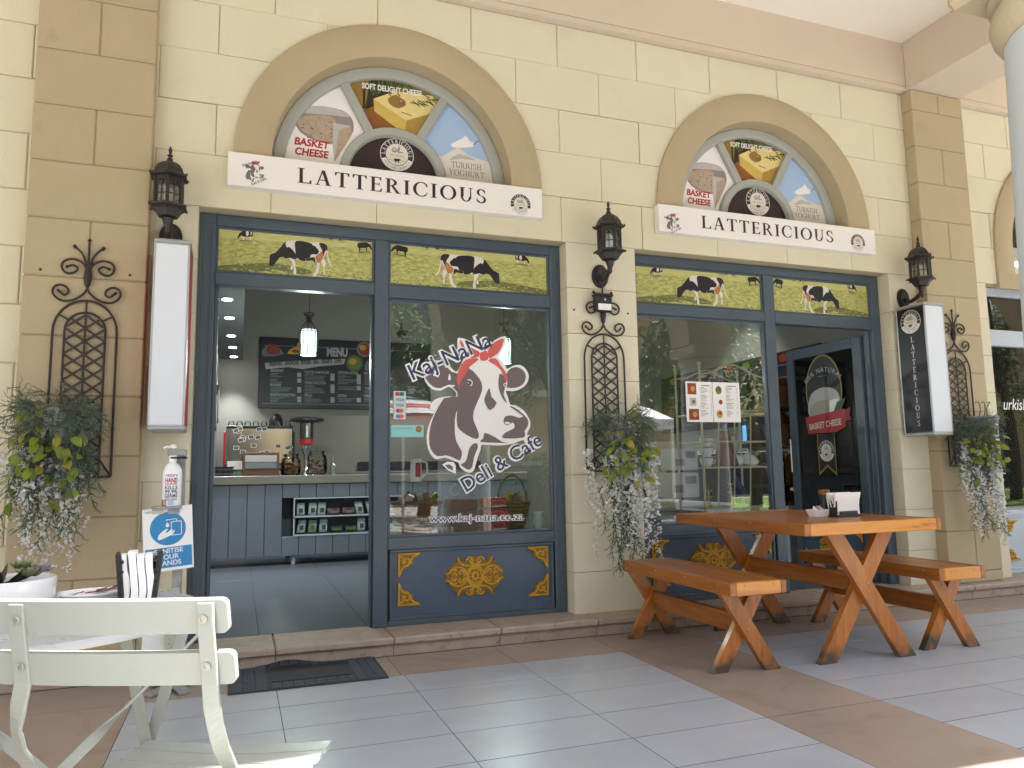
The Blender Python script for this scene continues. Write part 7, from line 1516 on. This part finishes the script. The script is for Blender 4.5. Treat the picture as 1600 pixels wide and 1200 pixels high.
# ------------------------------------------------------------------ the far side of the plaza (it shows in the glass)
M_TRUNK = mat('bark', '5A4A3A', .9, var=.3, vs=8, bump=.5, bs=25); M_FOL = mat('tree_leaves', '3F5526', .55, var=.4, vs=6, sss=.3); M_FOL2 = mat('tree_leaves_pale', '5C6E34', .5, var=.35, vs=6, sss=.3)
def tree(x, y, h, r, seed, label, palm=False):
    rn = random.Random(seed); t = thing('palm_tree' if palm else 'pepper_tree', (x, y, 0), label, 'tree', 'trees across the plaza'); m = MB(); top = Vector((x+rn.uniform(-.3, .3), y, h*.55))
    m.tube(catmull([(x, y, -.02), (x+.1, y, h*.2), (x-.05, y, h*.4), top], 4), [.16-.006*i for i in range(13)], M_TRUNK, 8)
    if not palm:
        for i in range(7): a = rn.uniform(0, 6.28); m.tube(catmull([top-Vector((0, 0, rn.uniform(0, h*.15))), top+Vector((math.cos(a)*r*.4, math.sin(a)*r*.4, h*.12)), top+Vector((math.cos(a)*r*.8, math.sin(a)*r*.8, h*.22))], 3), [.07-.008*k for k in range(7)], M_TRUNK, 6)
    m.build('trunk', t, smooth=True); m = MB(); vs = []; fs = []
    def leaf(c, d, L, w):
        s = d.cross(Vector((rn.gauss(0, 1), rn.gauss(0, 1), rn.gauss(0, 1)))).normalized()*w; k = len(vs); vs.extend([c, c+d*L*.5+s, c+d*L, c+d*L*.5-s]); fs.append((k, k+1, k+2, k+3))
    for i in range(60 if palm else 190):
        a = rn.uniform(0, 6.28); e_ = rn.uniform(-.2, 1.2); rr = r*rn.uniform(.35, 1)
        if palm: p0 = top+Vector((0, 0, .1)); d0 = Vector((math.cos(a), math.sin(a), e_)).normalized()
        else: p0 = top+Vector((math.cos(a)*rr*.8, math.sin(a)*rr*.8, h*rn.uniform(-.05, .42)*(1-.4*rr/r))); d0 = Vector((math.cos(a)*.7, math.sin(a)*.7, .2))
        n = 22; L = r*rn.uniform(.8, 1.15) if palm else r*rn.uniform(.4, .75)
        for k in range(n):
            f_ = k/n; p = p0+d0*L*f_*(1 if palm else .55)+Vector((0, 0, -L*f_*f_*(.75 if palm else 1.0)))
            for s in (-1, 1): leaf(p, (d0*.5+Vector((-d0.y, d0.x, 0))*s*.9+Vector((rn.gauss(0, .2), rn.gauss(0, .2), -.5))).normalized(), (.45 if palm else .20)*(1-.4*f_)*rn.uniform(.7, 1.2), .028 if palm else .022)
    m.add(vs, fs, M_FOL if seed % 2 else M_FOL2); m.build('crown', t, kind='stuff', fix=False); return t
for i, (x, y, h, r, p) in enumerate(((2.4, -9.6, 5.2, 1.5, 0), (6.6, -10.5, 6.2, 1.9, 0), (9.0, -9.5, 5.0, 1.6, 0), (12.4, -11.5, 6.5, 2.1, 0), (16.0, -10.5, 6.0, 2.0, 1), (21.0, -11, 7.2, 2.4, 0), (26.0, -12.5, 7, 2.3, 1), (-2.6, -11, 6, 1.9, 0), (4.0, -12.5, 4.4, 1.5, 1))):
    tree(x, y, h, r, 50+i, ('feathery tree' if not p else 'palm')+' across the plaza, '+('behind the striped parasol', 'between the parasol and the white canopy', 'beside the white canopy', 'at the near edge of the lawn', 'growing on the lawn nearest the building front', 'tallest on the lawn', 'farthest out on the lawn', 'opposite the round cafe table', 'low and behind the other trees')[i], bool(p))
t = thing('plaza_building', (6, -20, 0), 'tan arcaded building across the plaza, mirrored in the shop windows', 'building'); M_PB = mat('far_building', 'B99F74', .85, var=.06, vs=1); m = MB(); m.box(-26, 40, -26, -20, -.02, 7.5, M_PB); m.build('wall', t); m = MB(); m.box(-26.2, 40.2, -26, -19.7, 7.501, 8.0, M_CREAM); m.box(-26, 40, -19.999, -19.85, 3.6, 3.85, M_CREAM); m.build('cornice', t)
for i in range(9):
    x = -20+6.5*i; m = MB(); m.prism([(-.8, 0), (.8, 0)]+arcpts(0, 1.5, .8, 0, 180, 14), (x, -19.93, 4.6), (-1, 0, 0), (0, 0, 1), (0, 1, 0), .06, M_PALEFRAME); m.prism([(-.68, .1), (.68, .1)]+arcpts(0, 1.5, .68, 0, 180, 14), (x, -19.92, 4.6), (-1, 0, 0), (0, 0, 1), (0, 1, 0), .005, P_NAVY); m.build('window', t)
    m = MB(); m.box(x-1.5, x+1.5, -19.998, -19.93, 0, 3.0, P_BOARDD); m.build('shop_window', t)
t = thing('white_canopy', (6.75, -8.3, 0), 'white canopy tent across the plaza, mirrored in the window', 'canopy'); m = MB(); m.lathe([(1.15, 1.72), (1.15, 1.9), (.7, 2.12), (.02, 2.35)], (6.75, -8.3, 0), P_WHITE, 4, ph=R_(45)); m.build('roof', t)
for sx in (-1, 1):
    for sy in (-1, 1): m = MB(); m.tube([(6.75+sx*.78, -8.3+sy*.78, -.02), (6.75+sx*.78, -8.3+sy*.78, 1.73)], .03, P_WHITE, 6); m.build('pole', t)
t = thing('striped_parasol', (2.6, -8.0, 0), 'red white and blue striped parasol across the plaza, mirrored in the sticker window', 'parasol')
PRS = [(.02, 2.28), (.25, 2.24), (.5, 2.17), (.75, 2.09), (1.0, 2.0), (1.25, 1.9), (1.28, 1.78)]
for i in range(6): m = MB(); m.lathe([PRS[i], PRS[i+1]], (2.6, -8.0, 0), (P_WHITE, P_NAVY, P_WHITE, P_CORAL, P_WHITE, P_RED)[i], 8); m.build('canopy_stripe', t)
m = MB(); m.tube([(2.6, -8, -.02), (2.6, -8, 2.3)], .025, P_WHITE, 6); m.build('pole', t)
m = MB(); m.box(11, 60, -17, -8.5, -.9, -.012, mat('lawn_green', '5E7A2C', .9, var=.25, vs=1.5, bump=.4, bs=40)); tag(m.build('lawn'), kind='structure')

M_HEDGE = mat('hedge_leaves', '34462A', .7, var=.4, vs=12, bump=.6, bs=30)  # hedges added to darken the low reflections of sunlit ground in the glass
for x0, x1, nm in ((-1.5, 1.2, 'added clipped hedge across the plaza, to the side of the striped parasol'), (3.9, 6.4, 'added clipped hedge across the plaza between the parasol and the canopy'), (9.6, 13.5, 'long added clipped hedge across the plaza before the lawn')):
    t = thing('added_hedge', ((x0+x1)/2, -7.3, -.02), nm, 'hedge', 'added hedges across the plaza'); rn = random.Random(int(x0*10)); m = MB(); vs = []; fs = []
    m.rbox(x0+.05, x1-.05, -7.6, -7.1, -.02, 1.15, M_HEDGE, .08)
    for i in range(int((x1-x0)*520)):
        c = Vector((rn.uniform(x0, x1), -7.08+rn.gauss(0, .04), rn.uniform(0, 1.2))) if i % 3 else Vector((rn.uniform(x0, x1), rn.uniform(-7.65, -7.05), 1.16+rn.gauss(0, .03))); d = Vector((rn.gauss(0, 1), rn.gauss(0, 1), rn.gauss(0, 1))).normalized()*.05; w_ = d.cross(Vector((rn.gauss(0, 1), 1, rn.gauss(0, 1)))).normalized()*.022; k = len(vs); vs += [c-d, c+w_, c+d, c-w_]; fs.append((k, k+1, k+2, k+3))
    m.add(vs, fs, M_FOL); m.build('foliage', t, kind='stuff', fix=False)
